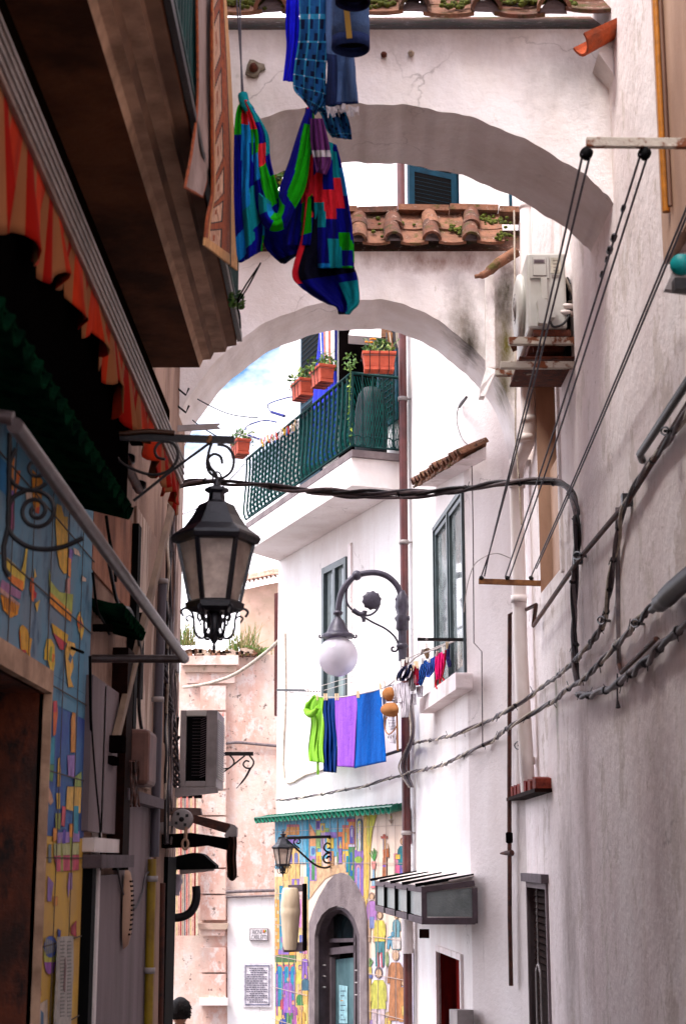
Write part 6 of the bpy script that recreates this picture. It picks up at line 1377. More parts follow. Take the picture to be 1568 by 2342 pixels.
for (cx, cy, rx, ry) in ((385, 790, 55, 98), (420, 1010, 84, 100)):
    c, rX, rZ, N_ = blobc(cx, cy, rx, ry, tanc); mb = MB()
    mb.grid(lambda u, v: c + rX * math.cos(math.pi * (u)) * math.sin(math.pi * (.08 + .84 * v)) + rZ * math.cos(math.pi * (.08 + .84 * v)) + N_ * math.sin(math.pi * u) * math.sin(math.pi * (.08 + .84 * v)), 12, 12, tanc); mb.build('cup', br, solid=.006)
mb = MB(); mb.tube(smooth([lk(340, 1110, .05), lk(305, 1180, .05), lk(320, 1300, .05), lk(370, 1350, .05), lk(440, 1290, .05), lk(480, 1220, .05)]), .007, tanc, 5); mb.beam(lk(478, 1060, .05), lk(488, 1580, .05), .022, .006, tanc, up=Vector((0, 1, 0))); mb.build('strap', br)
cloth(lk, [(440, 650), (440, 800), (455, 920)], [(560, 620), (560, 760), (575, 900)], wht, 'hanging_shirt', 'small white top with curled hem right of the bra', 'clothing', g_l, amp=.02)
cloth(lk, [(540, 640), (530, 800), (520, 950), (545, 1120)], [(660, 620), (662, 800), (655, 950), (640, 1110)], wht, 'hanging_trousers', 'white ribbed long johns, longest of the small clothes', 'clothing', g_l, amp=.02, fr=30)
cloth(lk, [(345, 1300), (350, 1370), (335, 1410), (400, 1470)], [(440, 1290), (460, 1350), (470, 1400), (455, 1480)], wht, 'hanging_sock', 'white sock hanging lowest below the bra', 'clothing', g_l, amp=.02)
cloth(lk, [(540, 420), (490, 500), (470, 570), (480, 610)], [(680, 370), (690, 450), (650, 560), (630, 600)], lambda u, v: navy if int(u * 5 + v * 3) % 3 else wht, 'hanging_underwear', 'navy and white crumpled underwear at the bend of the line', 'clothing', g_l, amp=.04, off=.03)
cloth(lk, [(640, 500), (640, 600), (640, 700), (680, 750)], [(720, 460), (740, 600), (740, 680), (730, 740)], cm('grey_cloth', (150, 140, 142), (120, 112, 116)), 'hanging_underwear', 'grey lace underwear between white long johns and red piece', 'clothing', g_l, amp=.03)
cloth(lk, [(725, 410), (705, 500), (712, 600), (745, 670)], [(775, 390), (785, 500), (790, 600), (780, 670)], cm('crimson_cloth', (170, 20, 50), (120, 12, 36)), 'hanging_underwear', 'crimson red underwear hanging before the brown downpipe', 'clothing', g_l, amp=.02)
cloth(lk, [(745, 690), (755, 760), (765, 830)], [(840, 670), (838, 760), (830, 830)], wht, 'hanging_sock', 'white ribbed sock under the blue checked sock', 'clothing', g_l, amp=.015, off=-.04)
cloth(lk, [(670, 790), (672, 870), (668, 945)], [(742, 780), (742, 860), (744, 935)], wht, 'hanging_sock', 'short white ribbed sock right of the long johns', 'clothing', g_l, amp=.015, off=-.03)
chk = lambda a, b: (lambda u, v: a if (int(u * 6) + int(v * 12)) % 2 else b)
cloth(lk, [(830, 340), (795, 440), (775, 560), (750, 640)], [(885, 310), (905, 400), (870, 560), (820, 676)], chk(cm('blue_sock', (30, 90, 170), (20, 60, 130)), cm('blue_sock_dark', (20, 40, 100), (16, 26, 70))), 'hanging_sock', 'blue and navy banded sock left of the blue briefs', 'clothing', g_l, amp=.01)
cloth(lk, [(905, 330), (900, 440), (880, 540), (930, 556)], [(1005, 262), (1008, 360), (1000, 450), (960, 520)], cm('denim_brief', (60, 90, 170), (40, 64, 140)), 'hanging_underwear', 'blue briefs hanging left of the hot pink top', 'clothing', g_l, amp=.02)
pc = cloth(lk, [(1022, 250), (1010, 360), (1015, 480), (1030, 600)], [(1165, 170), (1160, 300), (1150, 400), (1110, 560)], lambda u, v: pinkc if u < .86 else cm('red_lining', (180, 20, 40), (140, 10, 30)), 'swimsuit_top', 'hot pink swim top with red loops right of the blue briefs', 'clothing', g_l, amp=.02)
mb = MB(); mb.tube(smooth([lk(1030, 580), lk(1018, 660), lk(1040, 710), lk(1075, 680), lk(1080, 600), lk(1100, 560), lk(1135, 600), lk(1125, 660), lk(1095, 640)]), .012, paint((220, 20, 40), .6), 6)
s_ = mb.build('strap'); s_.parent = pc; s_.location = -pc.location
cloth(lk, [(1185, 120), (1165, 260), (1180, 380), (1190, 415)], [(1215, 110), (1212, 260), (1235, 370), (1232, 410)], chk(navy, cm('indigo', (60, 50, 110), (40, 34, 80))), 'hanging_sock', 'dark indigo sock at the far right end of the line', 'clothing', g_l, amp=.01)
cloth(lk, [(865, 160), (850, 200), (880, 280), (890, 300)], [(925, 140), (930, 200), (925, 270), (910, 295)], cm('beige_cloth', (130, 104, 84), (104, 80, 62)), 'hanging_sock', 'brown-beige sock high behind the blue briefs', 'clothing', g_l, amp=.02, off=-.08)
pegs = [(250, 645, 690, 830), (300, 600, 300, 700), (550, 310, 560, 400), (610, 280, 612, 350), (665, 400, 690, 470), (700, 390, 705, 440), (740, 330, 765, 430), (720, 340, 750, 400), (880, 80, 890, 150), (830, 160, 810, 230), (1168, 60, 1172, 160), (1110, 130, 1128, 220), (455, 540, 465, 630), (400, 690, 380, 750), (830, 290, 830, 370), (920, 290, 925, 350), (1035, 190, 1025, 260)]
for i, (a, b, c2_, d2_) in enumerate(pegs):
    if i == 0: a, b, c2_, d2_ = 235, 645, 262, 830
    mb = MB(); p, q = lk(a, b, .02), lk(c2_, d2_, .02); mt = M['peg'] if i in (4, 5, 6, 7, 10) else M['pegw']
    mb.beam(p, q, .016, .012, mt); mb.beam(p + Vector((.02, 0, 0)), q + Vector((.004, 0, 0)), .012, .01, mt)
    solo(mb, 'clothes_peg', 'clothes peg among the small clothes on the far laundry line', 'peg', 'pegs on the far laundry line')
for x in (655, 700, 714, 770, 785, 905, 915, 1050):
    mb = MB(); y = 1215 if x < 800 else 1200; 
    if x > 1000: y = 1150
    mb.beam(lj(x, y, .02), lj(x + 2, y + 42, .02), .02, .014, M['peg']); solo(mb, 'clothes_peg', 'clothes peg holding one of the big towels on the far laundry line', 'peg', 'pegs on the big towels')

# ================================================================== COLOURFUL LAUNDRY CLOSE OVERHEAD
YC = 8.3
cw = lambda x, y, o=0.0: at(x, y, YC - o)
pal = [cm('sheet_navy', (10, 12, 130), (6, 8, 96), 4), cm('sheet_green', (24, 158, 14), (16, 130, 10), 4), cm('sheet_red', (214, 40, 52), (190, 26, 40), 4), cm('sheet_cyan', (24, 132, 196), (16, 110, 176), 4), cm('sheet_teal', (14, 134, 140), (10, 112, 124), 4)]
def blocks(seed, nu, nv, wts=(5, 2, 1, 3, 2)):
    r_ = random.Random(seed); T_ = {}
    def f(u, v):
        k = int(u * nu * .8 + .12 * math.sin(v * 5)); j = int(v * nv * .8 + (k * .37 + seed * .1) % 1)
        if (k, j) not in T_: T_[(k, j)] = r_.choices(pal, wts)[0]
        return T_[(k, j)]
    return f
cs = root('patchwork_sheet', cw(680, 480), 'large sheet in blocks of navy, green, red and turquoise looped over lines above the alley', 'bed sheet')
def clothp(L_, R_, mfn, name, amp=.03, fr=9, nu=30, nv=60, off=0, roll=0.0):
    L_, R_ = smooth([Vector((a, b, 0)) for a, b in L_], 8), smooth([Vector((a, b, 0)) for a, b in R_], 8)
    def pick(P_, v): i = v * (len(P_) - 1); k = min(int(i), len(P_) - 2); return P_[k].lerp(P_[k + 1], i - k)
    mb = MB(); ph = random.uniform(0, 6)
    def f(u, v):
        p = pick(L_, v).lerp(pick(R_, v), u); return cw(p.x, p.y, off + amp * (.3 + v) * (math.sin(u * fr + ph + v * 2) + .4 * math.sin(u * fr * 2.7 + v * 6) + .12 * math.sin(u * fr * 6 + 4 * math.sin(v * 7))) + roll * math.sin(math.pi * u))
    mb.grid(f, nu, nv, mfn); return mb.build(name, cs, solid=.008)
clothp([(550, 232), (540, 260), (536, 340), (537, 480), (543, 585), (552, 600)], [(564, 230), (585, 270), (592, 330), (590, 430), (603, 520), (598, 572)], blocks(11, 4, 7), 'fold', amp=.05, fr=8)
clothp([(556, 228), (575, 300), (578, 400), (588, 480), (610, 522)], [(566, 228), (610, 300), (618, 370), (640, 450), (648, 470)], blocks(5, 3, 8, (5, 2, 2, 2, 1)), 'fold', amp=.05, fr=8, off=.05)
clothp([(592, 440), (596, 500), (620, 526), (650, 520), (672, 480), (700, 420), (712, 300), (712, 250)], [(618, 462), (622, 480), (634, 488), (640, 470), (640, 430), (664, 360), (686, 290), (704, 244)], blocks(23, 2, 8, (4, 4, 1, 2, 1)), 'fold', amp=.02, fr=6, off=.1, roll=.08)
clothp([(700, 245), (690, 330), (672, 440), (660, 520), (655, 560)], [(714, 245), (722, 300), (726, 380), (722, 480), (718, 560)], blocks(31, 3, 5, (6, 1, 1, 1, 1)), 'fold', amp=.04, off=-.06)
clothp([(598, 500), (606, 560), (640, 598), (655, 600)], [(720, 480), (716, 560), (700, 570), (664, 590)], lambda u, v: pal[0] if v < .6 else cm('sheet_deep', (8, 24, 56), (4, 14, 36), 4), 'fold', amp=.05, off=-.15)
clothp([(745, 320), (722, 400), (720, 500), (722, 560), (728, 612)], [(768, 330), (785, 400), (802, 500), (808, 560), (808, 612)], blocks(8, 4, 7, (4, 1, 1.6, 3, 2)), 'fold', amp=.05, off=.04)
clothp([(700, 440), (690, 540), (668, 622), (690, 658), (740, 690), (768, 700), (775, 718)], [(760, 470), (800, 560), (808, 604), (818, 640), (820, 690), (806, 708), (798, 718)], lambda u, v: pal[4] if (u > .66 and v > .5) else (pal[2] if v < .45 and u < .1 else (cm('sheet_dark', (10, 10, 34), (6, 6, 22), 4) if v < .42 or v > .93 else pal[0])), 'fold', amp=.05, off=-.03)
mb = MB(); mb.tube([cw(540, -20), cw(557, 226)], .005, M['linedark'], 5); mb.tube([cw(548, -20), cw(553, 226)], .005, M['linedark'], 5); mb.tube(smooth([cw(555, 215, .02), cw(560, 235, .03), cw(572, 252, .03)]), .03, pal[4], 7)
solo(mb, 'washing_line', 'pair of thin cords holding up the left peak of the patchwork sheet', 'cord')
mb = MB(); mb.tube(smooth([at(596, 600, 8.4), at(570, 650, 8.5), at(545, 690, 8.6)]), .005, M['black'], 5); mb.tube(smooth([at(590, 610, 8.4), at(560, 655, 8.5), (at(543, 690, 8.6)), at(548, 720, 8.6), at(550, 750, 8.6)]), .005, M['black'], 5)
leaves(mb, at(541, 686, 8.7), .045, .04, .05, 90, .02, [M['leafd'], M['leaf']])
solo(mb, 'hanging_sprig', 'small green sprig on black cords below the end of the concrete balcony', 'plant')
# clothes over it
g2 = 'dark clothes hanging overhead'
def up_cloth(L_, R_, mfn, name, lab, off=.0, amp=.03, nv=50, nu=26, fr=9):
    return cloth(cw, L_, R_, mfn, name, lab, 'clothing', g2, nu=nu, nv=nv, amp=amp, fr=fr, off=off, th=.008)
up_cloth([(655, -20), (654, 60), (656, 110), (648, 183)], [(682, -20), (684, 60), (680, 110), (668, 186)], cm('ultramarine', (20, 22, 200), (10, 10, 160), 4), 'hanging_shirt', 'ultramarine blue cloth hanging left of the checked shirt', off=.05)
pdk, pbl_, ptl_, pw_ = cm('plaid_navy', (14, 24, 56), (8, 14, 36), 9), cm('plaid_blue', (26, 74, 124), (18, 56, 100), 9), cm('plaid_teal', (40, 120, 156), (30, 100, 136), 9), cm('plaid_white', (170, 176, 190), (140, 150, 170), 9)
def plaid(u, v):
    a, b = (u * 3.2) % 1, (v * 7) % 1
    if a < .1 or b < .1: return pw_ if (a < .1 and b < .1) else ptl_
    if a < .45 and b < .45: return pdk
    if a < .45 or b < .45: return pbl_
    return pdk if (a > .7 and b > .7) else pbl_
up_cloth([(684, -20), (684, 80), (674, 150), (672, 200), (690, 222)], [(760, -20), (752, 80), (745, 160), (742, 220), (720, 262)], plaid, 'checked_shirt', 'blue and teal checked shirt with long sleeve hanging overhead', off=.1, nv=80, nu=40)
up_cloth([(716, 190), (722, 240), (735, 262), (748, 296), (760, 312)], [(760, 190), (768, 240), (790, 255), (800, 290), (803, 318)], plaid, 'shirt_sleeve', 'blue checked shirt cuff poking out under the frayed jeans hem', off=.02, nv=40)
den = cm('denim', (78, 102, 142), (56, 78, 118), 6); dend = cm('denim_dark', (36, 50, 92), (24, 34, 70), 6); fray = paint((206, 200, 206), .9)
up_cloth([(746, -20), (745, 80), (748, 160), (745, 240)], [(800, -20), (806, 100), (812, 160), (818, 236)], lambda u, v: dend if v > .96 or (u < .34 and v > .5) else den, 'hanging_jeans', 'pale blue jeans leg with frayed ragged hem', off=.12)
mb = MB()
for i in range(70):
    t = random.random(); p = cw(745 + t * 75, 240 + 4 * math.sin(t * 9), .13 + random.uniform(-.03, .03)); mb.beam(p, p + Vector((random.uniform(-.02, .03), 0, -random.uniform(.02, .07))), .005, .004, fray)
j_ = [o for o in COL.objects if o.name == 'hanging_jeans'][0]; f_ = mb.build('frayed_hem'); f_.parent = j_; f_.location = -j_.location
# the open jeans hem seen from below, a tube of cloth
def leg(cx, ctop, cbot, rx, ry, mt, mt2, Y, lab):
    r_ = root('hanging_jeans', at(cx, cbot, Y), lab, 'clothing', g2); mb = MB(); c0_, c1_ = at(cx - 6, ctop, Y), at(cx, cbot, Y); R_ = rx / FPX * Y; n = 24
    vs = []
    for k in range(8):
        t = k / 7; c = c0_.lerp(c1_, t)
        for i in range(n): a = 2 * math.pi * i / n; w_ = 1 + .05 * math.sin(a * 3 + t * 4); vs.append(c + Vector((R_ * w_ * math.cos(a) * (.92 + .08 * t), R_ * .8 * w_ * math.sin(a), 0)))
    mb.add(vs, [(k * n + i, k * n + (i + 1) % n, (k + 1) * n + (i + 1) % n, (k + 1) * n + i) for k in range(6) for i in range(n)], mt, True)
    mb.add(vs, [(6 * n + i, 6 * n + (i + 1) % n, 7 * n + (i + 1) % n, 7 * n + i) for i in range(n)], mt2, True)
    mb.build('leg', r_, solid=.01)
    mb = MB(); mb.add([c1_ + Vector((R_ * .93 * math.cos(2 * math.pi * i / n), R_ * .74 * math.sin(2 * math.pi * i / n), .05)) for i in range(n)], [list(range(n))], M['black']); mb.build('leg_dark_cap', r_)  # flat black disc across the leg paints its inside dark
    mb = MB(); mb.beam(c0_.lerp(c1_, .2) + Vector((-R_ * .3, -R_ * .80, 0)), c1_ + Vector((-R_ * .1, -R_ * .83, .02)), .03, .006, mat('ochre_tape', (150, 118, 40), .8), up=Vector((0, 1, 0))); mb.build('seam_tape', r_)
leg(803, -60, 112, 46, 30, den, dend, 7.7, 'jeans leg with dark turned hem and ochre seam, opening towards the viewer')
leg(808, -120, 8, 42, 30, navy, navy, 7.4, 'black trouser leg opening at the top edge of the picture')
up_cloth([(708, 270), (712, 330), (720, 370), (724, 392)], [(738, 270), (752, 330), (755, 370), (744, 398)], lambda u, v: paint((190, 184, 190), .9) if .42 < v < .56 else cm('plum', (96, 44, 100), (66, 26, 74), 6), 'hanging_sock', 'plum purple sock with a pale band hanging over the sheet', off=.16, amp=.05, nv=40)
# green leaves visible through the gap above the farther arch
mb = MB(); mb.tube([at(600, 400, 12.6), at(670, 372, 12.6)], .02, M['railg'], 6); leaves(mb, at(640, 410, 12.7), .1, .1, .12, 70, .05, [M['leafd'], M['leaf'], paint((160, 150, 50))])
solo(mb, 'hanging_plant', 'dark leafy plant glimpsed behind the loop of the patchwork sheet', 'plant')

# ================================================================== RIGHT WALL: pulleys, pipes, cables
rr_ = root('pulley_bracket', at(1455, 326, 7.2), 'rusty white iron bar with two black pulleys jutting from the right wall', 'bracket')
YR = 6.6; mb = MB(); mb.beam(at(1340, 325, YR), at(1620, 328, YR), .03, .045, M['rustw']); mb.build('bar', rr_, bevel=.003)
for (x, y) in ((1340, 350), (1473, 350)):
    mb = MB(); mb.lathe([(.0, -.012), (.03, -.012), (.02, 0), (.03, .012), (0, .012)], at(x, y, YR), M['black'], 18, ax=(.7, .7, -.1)); mb.tube([at(x, 335, YR), at(x, 350, YR)], .006, M['black'], 5); mb.build('pulley', rr_)
YW = 12.7
wr = root('wooden_line_bar', at(1165, 1332, YW), 'weathered wooden bar low on the right wall where the pulley cords end', 'bracket')
mb = MB(); mb.beam(at(1094, 1329, YW), at(1236, 1334, YW), .03, .045, M['wood']); mb.build('bar', wr, bevel=.003)
for x in (1101, 1160, 1214):
    mb = MB(); mb.lathe([(.0, -.02), (.018, -.02), (.018, .02), (0, .02)], at(x, 1322, YW), M['iron'], 10, ax=(.3, 1, 0)); mb.build('pulley', wr)
cords = [((1332, 352), (1119, 1260), (1107, 1318)), ((1349, 352), (1119, 1262), (1100, 1318)), ((1464, 352), (1155, 1318), (1155, 1320)), ((1481, 352), (1165, 1318), (1165, 1320)), ]
for i, (a, b, c) in enumerate(cords):
    mb = MB(); p, q = at(*a, YR), at(*b, YW - .05); mid = p.lerp(q, .5) + Vector((0, 0, -.04)); mb.tube(smooth([p, mid, q], 8), .006, M['linedark'], 5); mb.tube([q, at(*c, YW)], .006, M['linedark'], 5)
    if i == 2:
        for t, w_ in ((.075, .012), (.12, .016), (.14, .016), (.155, .01), (.18, .012)): pt = p.lerp(q, t); mb.lathe([(0, -.03), (w_, -.02), (w_, .02), (0, .03)], pt, M['iron'], 8, ax=(q - p))
    solo(mb, 'pulley_line', ['left strand of the cord over the left pulley', 'right strand of the cord over the left pulley', 'knotted cord with turnbuckle over the right pulley', 'plain cord running over the right pulley'][i], 'cord')
for i, ((a, Ya), (b, Yb)) in enumerate((((( 1600, 420), 6.3), ((1226, 1300), 12.9)), (((1600, 400), 6.3), ((1214, 1318), 12.9)))):
    mb = MB(); p, q = at(*a, Ya), at(*b, Yb); mb.tube(smooth([p, p.lerp(q, .5) - Z * .03, q], 8), .006, M['linedark'], 5); solo(mb, 'pulley_line', ['upper cord entering from the right edge down to the wooden bar', 'lower cord entering from the right edge down to the wooden bar'][i], 'cord')
mb = MB(); mb.tube(smooth([at(1118, 1268, YW), at(1085, 1290, YW), at(1068, 1340, YW), at(1060, 1400, YW)]), .004, M['line'], 5); mb.tube(smooth([at(1118, 1268, YW), at(1140, 1266, YW), at(1170, 1278, YW)]), .004, M['line'], 5)
solo(mb, 'loose_string', 'loose pale string curling from the knot above the wooden bar', 'string')
tp = root('pulley_block', at(1545, 640, 6.5), 'turquoise pulley on a metal mount at the right edge', 'pulley'); mb = MB()
mb.lathe([(0, -.03), (.045, -.03), (.05, 0), (.045, .03), (0, .03)], at(1558, 605, 6.5), paint((20, 150, 150)), 14, ax=(.5, 1, .2)); mb.build('wheel', tp)
mb = MB(); mb.prism([at(1520, 660, 6.5), at(1556, 580, 6.5), at(1580, 580, 6.5), at(1580, 668, 6.5)], (0, .04, 0), M['acg']); mb.box(at(1560, 652, 6.45), (.08, .06, .05), M['iron']); mb.build('mount', tp)
# downpipes
dp = root('brown_downpipe', P1 + Vector((0, 0, 0)), 'long brown metal downpipe on the corner of the bright white house', 'drainpipe')
mb = MB(); pb_ = FA.pt(.03, 0, .1)
mb.tube([pb_ + Z * .8, pb_ + Z * 13.5], .052, M['brown'], 14); mb.build('pipe', dp)
for y in (912, 1240, 1905):
    mb = MB(); z_ = at(947, y, pb_.y).z; mb.lathe([(.052, -.025), (.062, -.025), (.062, .025), (.052, .025)], pb_ + Z * z_, M['acg'], 14); mb.box(pb_ + Z * z_ + Vector((.09, 0, 0)), (.08, .03, .02), M['acg']); mb.build('clamp', dp)
mb = MB(); z_ = at(950, 2120, pb_.y).z; mb.lathe([(.07, -.3), (.07, .1), (.055, .1)], pb_ + Z * z_, M['pvc'], 12); mb.build('foot', dp)
wd_ = root('white_downpipe', RB.pt(.2, 3), 'thick white plastic downpipe with bends running down the right wall', 'drainpipe')
mb = MB(); wp = [at(1204, 420, 12.95), at(1204, 600, 12.95), (at(1206, 900, 12.95)), at(1210, 985, 12.95), at(1206, 1010, 12.98), at(1182, 1062, 13.4), at(1180, 1100, 13.5), at(1190, 1500, 13.5), at(1207, 1812, 13.4)]
mb.tube(wp, .062, M['pvc'], 14)
mb.build('pipe', wd_)
for (x, y) in ((1204, 470), (1204, 870), (1208, 960), (1202, 1002), (1182, 1060), (1182, 1108), (1186, 1370), (1205, 1740)):
    mb = MB(); mb.lathe([(.062, -.03), (.07, -.03), (.07, .03), (.062, .03)], at(x, y, 12.95 if y < 1030 else 13.48), M['pvc'], 14); mb.build('collar', wd_)
mb = MB(); mb.tube([at(1175, 480, 12.9), at(1178, 760, 12.95), at(1178, 1000, 12.9), at(1186, 1100, 12.8), at(1192, 1200, 12.8)], .008, M['cablew'], 5); solo(mb, 'dangling_string', 'thin white cord running beside the thick white downpipe', 'cord')
gp_ = root('gas_pipe', RB.hit(1165, 2250, .05), 'thin rusty brown gas pipe with valve running down the right wall', 'pipe')
mb = MB(); rw = lambda x, y, o=.06: RA.hit(x, y, o); rbp = lambda x, y, o=.06: RB.hit(x, y, o)
mb.tube([rbp(1178, 1400), rbp(1165, 1405), rbp(1164, 1800), rbp(1165, 2100), rbp(1168, 2255)], .02, M['rustpipe'], 8); mb.build('pipe', gp_)
mb = MB(); mb.tube([rbp(1144, 1952), rbp(1156, 1951), rbp(1170, 1951)], [.008, .02, .028, .02], M['rustpipe'], 8); mb.lathe([(.02, -.05), (.032, -.04), (.032, .04), (.02, .05)], rbp(1164, 1916), M['dark'], 10); mb.build('valve', gp_)
mb = MB(); mb.tube([RC.hit(1078, 1040, .02), RC.hit(1081, 1200, .02), RC.hit(1083, 1470, .02), RC.hit(1101, 1490, .02), RC.hit(1103, 1700, .02)], .006, M['cableg'], 5); mb.tube(smooth([RC.hit(1066, 906, .02), RC.hit(1050, 925, .02), RC.hit(1044, 960, .02), RC.hit(1055, 1000, .02), RC.hit(1075, 1022, .02)]), .006, M['cableg'], 5); mb.tube([RC.hit(1050, 930, .03), RC.hit(1066, 908, .03)], .015, M['cable'], 6)
solo(mb, 'wall_cable', 'thin grey wire running down right of the tall window', 'cable')
# terracotta ledge bump
tb_ = root('terracotta_ledge', RA.hit(1222, 1840, 0), 'small red brick ledge sticking out low on the shaded right wall', 'ledge'); mb = MB(); s0_, z0_ = RA.sz(1262, 1800); s1_, z1_ = RA.sz(1184, 1835)
for k in range(11): t = s1_ + (s0_ - s1_) * k / 11; mb.prism([RA.pt(t, z1_ + .02, 0), RA.pt(t + (s0_ - s1_) / 13, z1_ + .02, 0), RA.pt(t + (s0_ - s1_) / 13, z1_ + .11, 0), RA.pt(t, z1_ + .13, 0)], RA.n * random.uniform(.1, .13), M['redwood'] if k % 2 else mat('brick_red', (130, 44, 24), .9, col2=(86, 26, 16), scale=14, bump=.6))
mb.prism([RA.pt(s1_, z1_, 0), RA.pt(s0_, z1_, 0), RA.pt(s0_, z1_ + .03, 0), RA.pt(s1_, z1_ + .03, 0)], RA.n * .14, M['bronze']); mb.build('ledge', tb_)
# rusty pipes up the near wall
mb = MB(); o = .09; mb.tube([RA.hit(1600, 830, o), RA.hit(1568, 878, o), RA.hit(1463, 1038, o), RA.hit(1468, 1052, o - .05)], .022, M['iron'], 8); solo(mb, 'wall_pipe', 'black pipe entering at the right edge and ending in a bend on the near wall', 'pipe')
mb = MB(); mb.tube([RA.hit(1600, 880, .06), RA.hit(1437, 1143, .07), RA.hit(1324, 1278, .07), RA.hit(1219, 1431, .07), RA.hit(1225, 1383, .07), RA.hit(1200, 1395, .05)], .017, M['rustpipe'], 8)
for (x, y) in ((1324, 1278), (1437, 1143)): mb.box(RA.hit(x, y, .05), (.08, .05, .07), M['iron'])
solo(mb, 'wall_pipe', 'rusty brown pipe slanting down the right wall to the white downpipe', 'pipe')
# drop cables over the street
mb = MB(); wire = [(-1.42, 13.1)]
def rope(pts, r, strands, mts, tw=.02, pitch=.35, k=10, wrap=None):
    q = smooth(pts, k); mb = MB(); L_ = 0; prev = q[0]; acc = []
    for p in q: L_ += (p - prev).length; acc.append(L_); prev = p
    for j in range(strands):
        path = []
        for i, p in enumerate(q):
            d = (q[min(i + 1, len(q) - 1)] - q[max(i - 1, 0)]).normalized(); s_ = d.cross(Z).normalized() if abs(d.z) < .95 else Vector((1, 0, 0)); u = s_.cross(d); a = acc[i] / pitch * 2 * math.pi + j * 2 * math.pi / strands
            w2 = tw * (.75 + .5 * math.sin(acc[i] * 3.1 + j * 1.9)); a += .8 * math.sin(acc[i] * 2.3 + j); path.append(p + s_ * (w2 * math.cos(a)) + u * (w2 * math.sin(a)))
        mb.tube(path, r, mts[j % len(mts)], 6)
    if wrap:
        for i in range(2, len(q) - 1, wrap):
            d = (q[i + 1] - q[i - 1]).normalized(); mb.lathe([(tw * .6 + r, -.01), (tw * .6 + r * 1.25, 0), (tw * .6 + r, .01)], q[i], M['iron'], 8, ax=d)
            t_ = q[i] + Vector((random.uniform(-.02, .02), 0, 0)); mb.tube([t_, t_ + Vector((random.uniform(-.03, .03), random.uniform(-.03, .03), random.uniform(.03, .06) * random.choice((-1, 1))))], .003, M['iron'], 4)
    return mb
def spanpt(x, y):
    t = (x - 400) / (1280 - 400); return at(x, y, 12.6 + (11.2 - 12.6) * t)
pts = [spanpt(*p) for p in ((392, 1118), (430, 1104), (500, 1100), (620, 1112), (720, 1122), (830, 1128), (940, 1126), (1050, 1118), (1150, 1106), (1220, 1102), (1270, 1104))] + [RA.hit(x, y, .06) for x, y in ((1298, 1120), (1315, 1160), (1318, 1230), (1310, 1330), (1312, 1420), (1320, 1560))]
mb = rope(pts, .014, 3, [M['cable'], M['iron'], M['cableg']], .02, .9, 8, 11); mb2 = mb
solo(mb, 'overhead_cable', 'thick bundled black cable crossing the alley and bending down the right wall', 'cable')
mb = rope([spanpt(*p) for p in ((700, 1124), (780, 1134), (880, 1138), (980, 1134), (1060, 1120))], .01, 2, [M['cable'], M['cableg']], .008, .6, 8); solo(mb, 'overhead_cable', 'thinner cable sagging just below the bundled cable in the middle', 'cable')
def wallpt(x, y, o=.07):
    if 1150 < x < 1240: return at(x, y, 13.15)
    if x > 1226: return RA.hit(x, y, o)
    if x > 1068: return RB.hit(x, y, o)
    if x > 952: return RC.hit(x, y, o)
    return FA.hit(x, y, o + .06)
def rail_cable(pts, r, n, mts, tw, lab, wrap=5, pitch=.85, o=.07):
    return solo(rope([wallpt(x, y, o) for x, y in pts], r, n, mts, tw, pitch, 7, wrap), 'cable_bundle', lab, 'cable')
rail_cable([(915, 1716), (945, 1700), (1000, 1690), (1050, 1676), (1110, 1652), (1160, 1625), (1220, 1585), (1300, 1525), (1345, 1475), (1378, 1430), (1390, 1370), (1402, 1280), (1420, 1180), (1450, 1120), (1500, 1040), (1568, 945), (1600, 900)], .011, 3, [M['cablew'], M['cableg'], M['cable']], .014, 'upper twisted cable bundle climbing the right wall past the bent pipe')
rail_cable([(634, 1830), (680, 1826), (760, 1812), (830, 1798), (900, 1778), (960, 1762), (1010, 1750), (1080, 1716), (1130, 1690), (1165, 1662), (1240, 1620), (1300, 1575), (1350, 1540), (1400, 1485), (1450, 1430), (1490, 1390), (1540, 1350), (1600, 1290)], .011, 3, [M['cableg'], M['cable'], M['cablew']], .014, 'middle twisted cable bundle running the whole length of the white houses')
rail_cable([(1322, 1588), (1345, 1590), (1400, 1572), (1435, 1545), (1480, 1510), (1530, 1460), (1600, 1400)], .016, 2, [M['cableg'], M['cable']], .014, 'lowest cable bundle on the near right wall, wound with wire')
mb = MB(); q = smooth([RA.hit(x, y, .12) for x, y in ((1490, 1395), (1520, 1370), (1545, 1345), (1600, 1300))], 8); mb.tube(q, [.02, .045, .05, .05, .05, .05], mat('tape_black', (16, 14, 20), .5, col2=(34, 28, 34), scale=20, spec=.3), 10); solo(mb, 'cable_splice', 'thick black taped cable splice at the right edge', 'cable')
mb = MB(); mb.tube([RA.hit(x, y, .04) for x, y in ((1412, 1160), (1413, 1400), (1415, 1520))], .016, M['cableg'], 7); mb.tube([RA.hit(x, y, .05) for x, y in ((1415, 1520), (1420, 1538), (1460, 1500), (1500, 1460))], .014, M['rustpipe'], 7); mb.tube([RA.hit(x, y, .05) for x, y in ((1411, 1540), (1411, 1600), (1413, 1618))], [.006, .006, .016], M['cable'], 6)
solo(mb, 'wall_conduit', 'grey conduit with frayed cord end on the near right wall', 'conduit')
mb = MB()
for (x, y) in ((1385, 1418), (1462, 1425), (1530, 985), (1330, 1270), (1195, 1705)): mb.tube([RA.hit(x - 10, y, .13), RA.hit(x + 12, y + 2, .02)], .009, M['iron'], 6); mb.tube([RA.hit(x - 10 + 9 * math.cos(a), y + 9 * math.sin(a), .12) for a in [i * math.pi / 5 for i in range(10)]], .006, M['iron'], 5, closed=True)
for i, nm in enumerate(('a',)): solo(mb, 'cable_hook', 'iron eye hooks carrying the cable bundles on the right wall', 'hook')
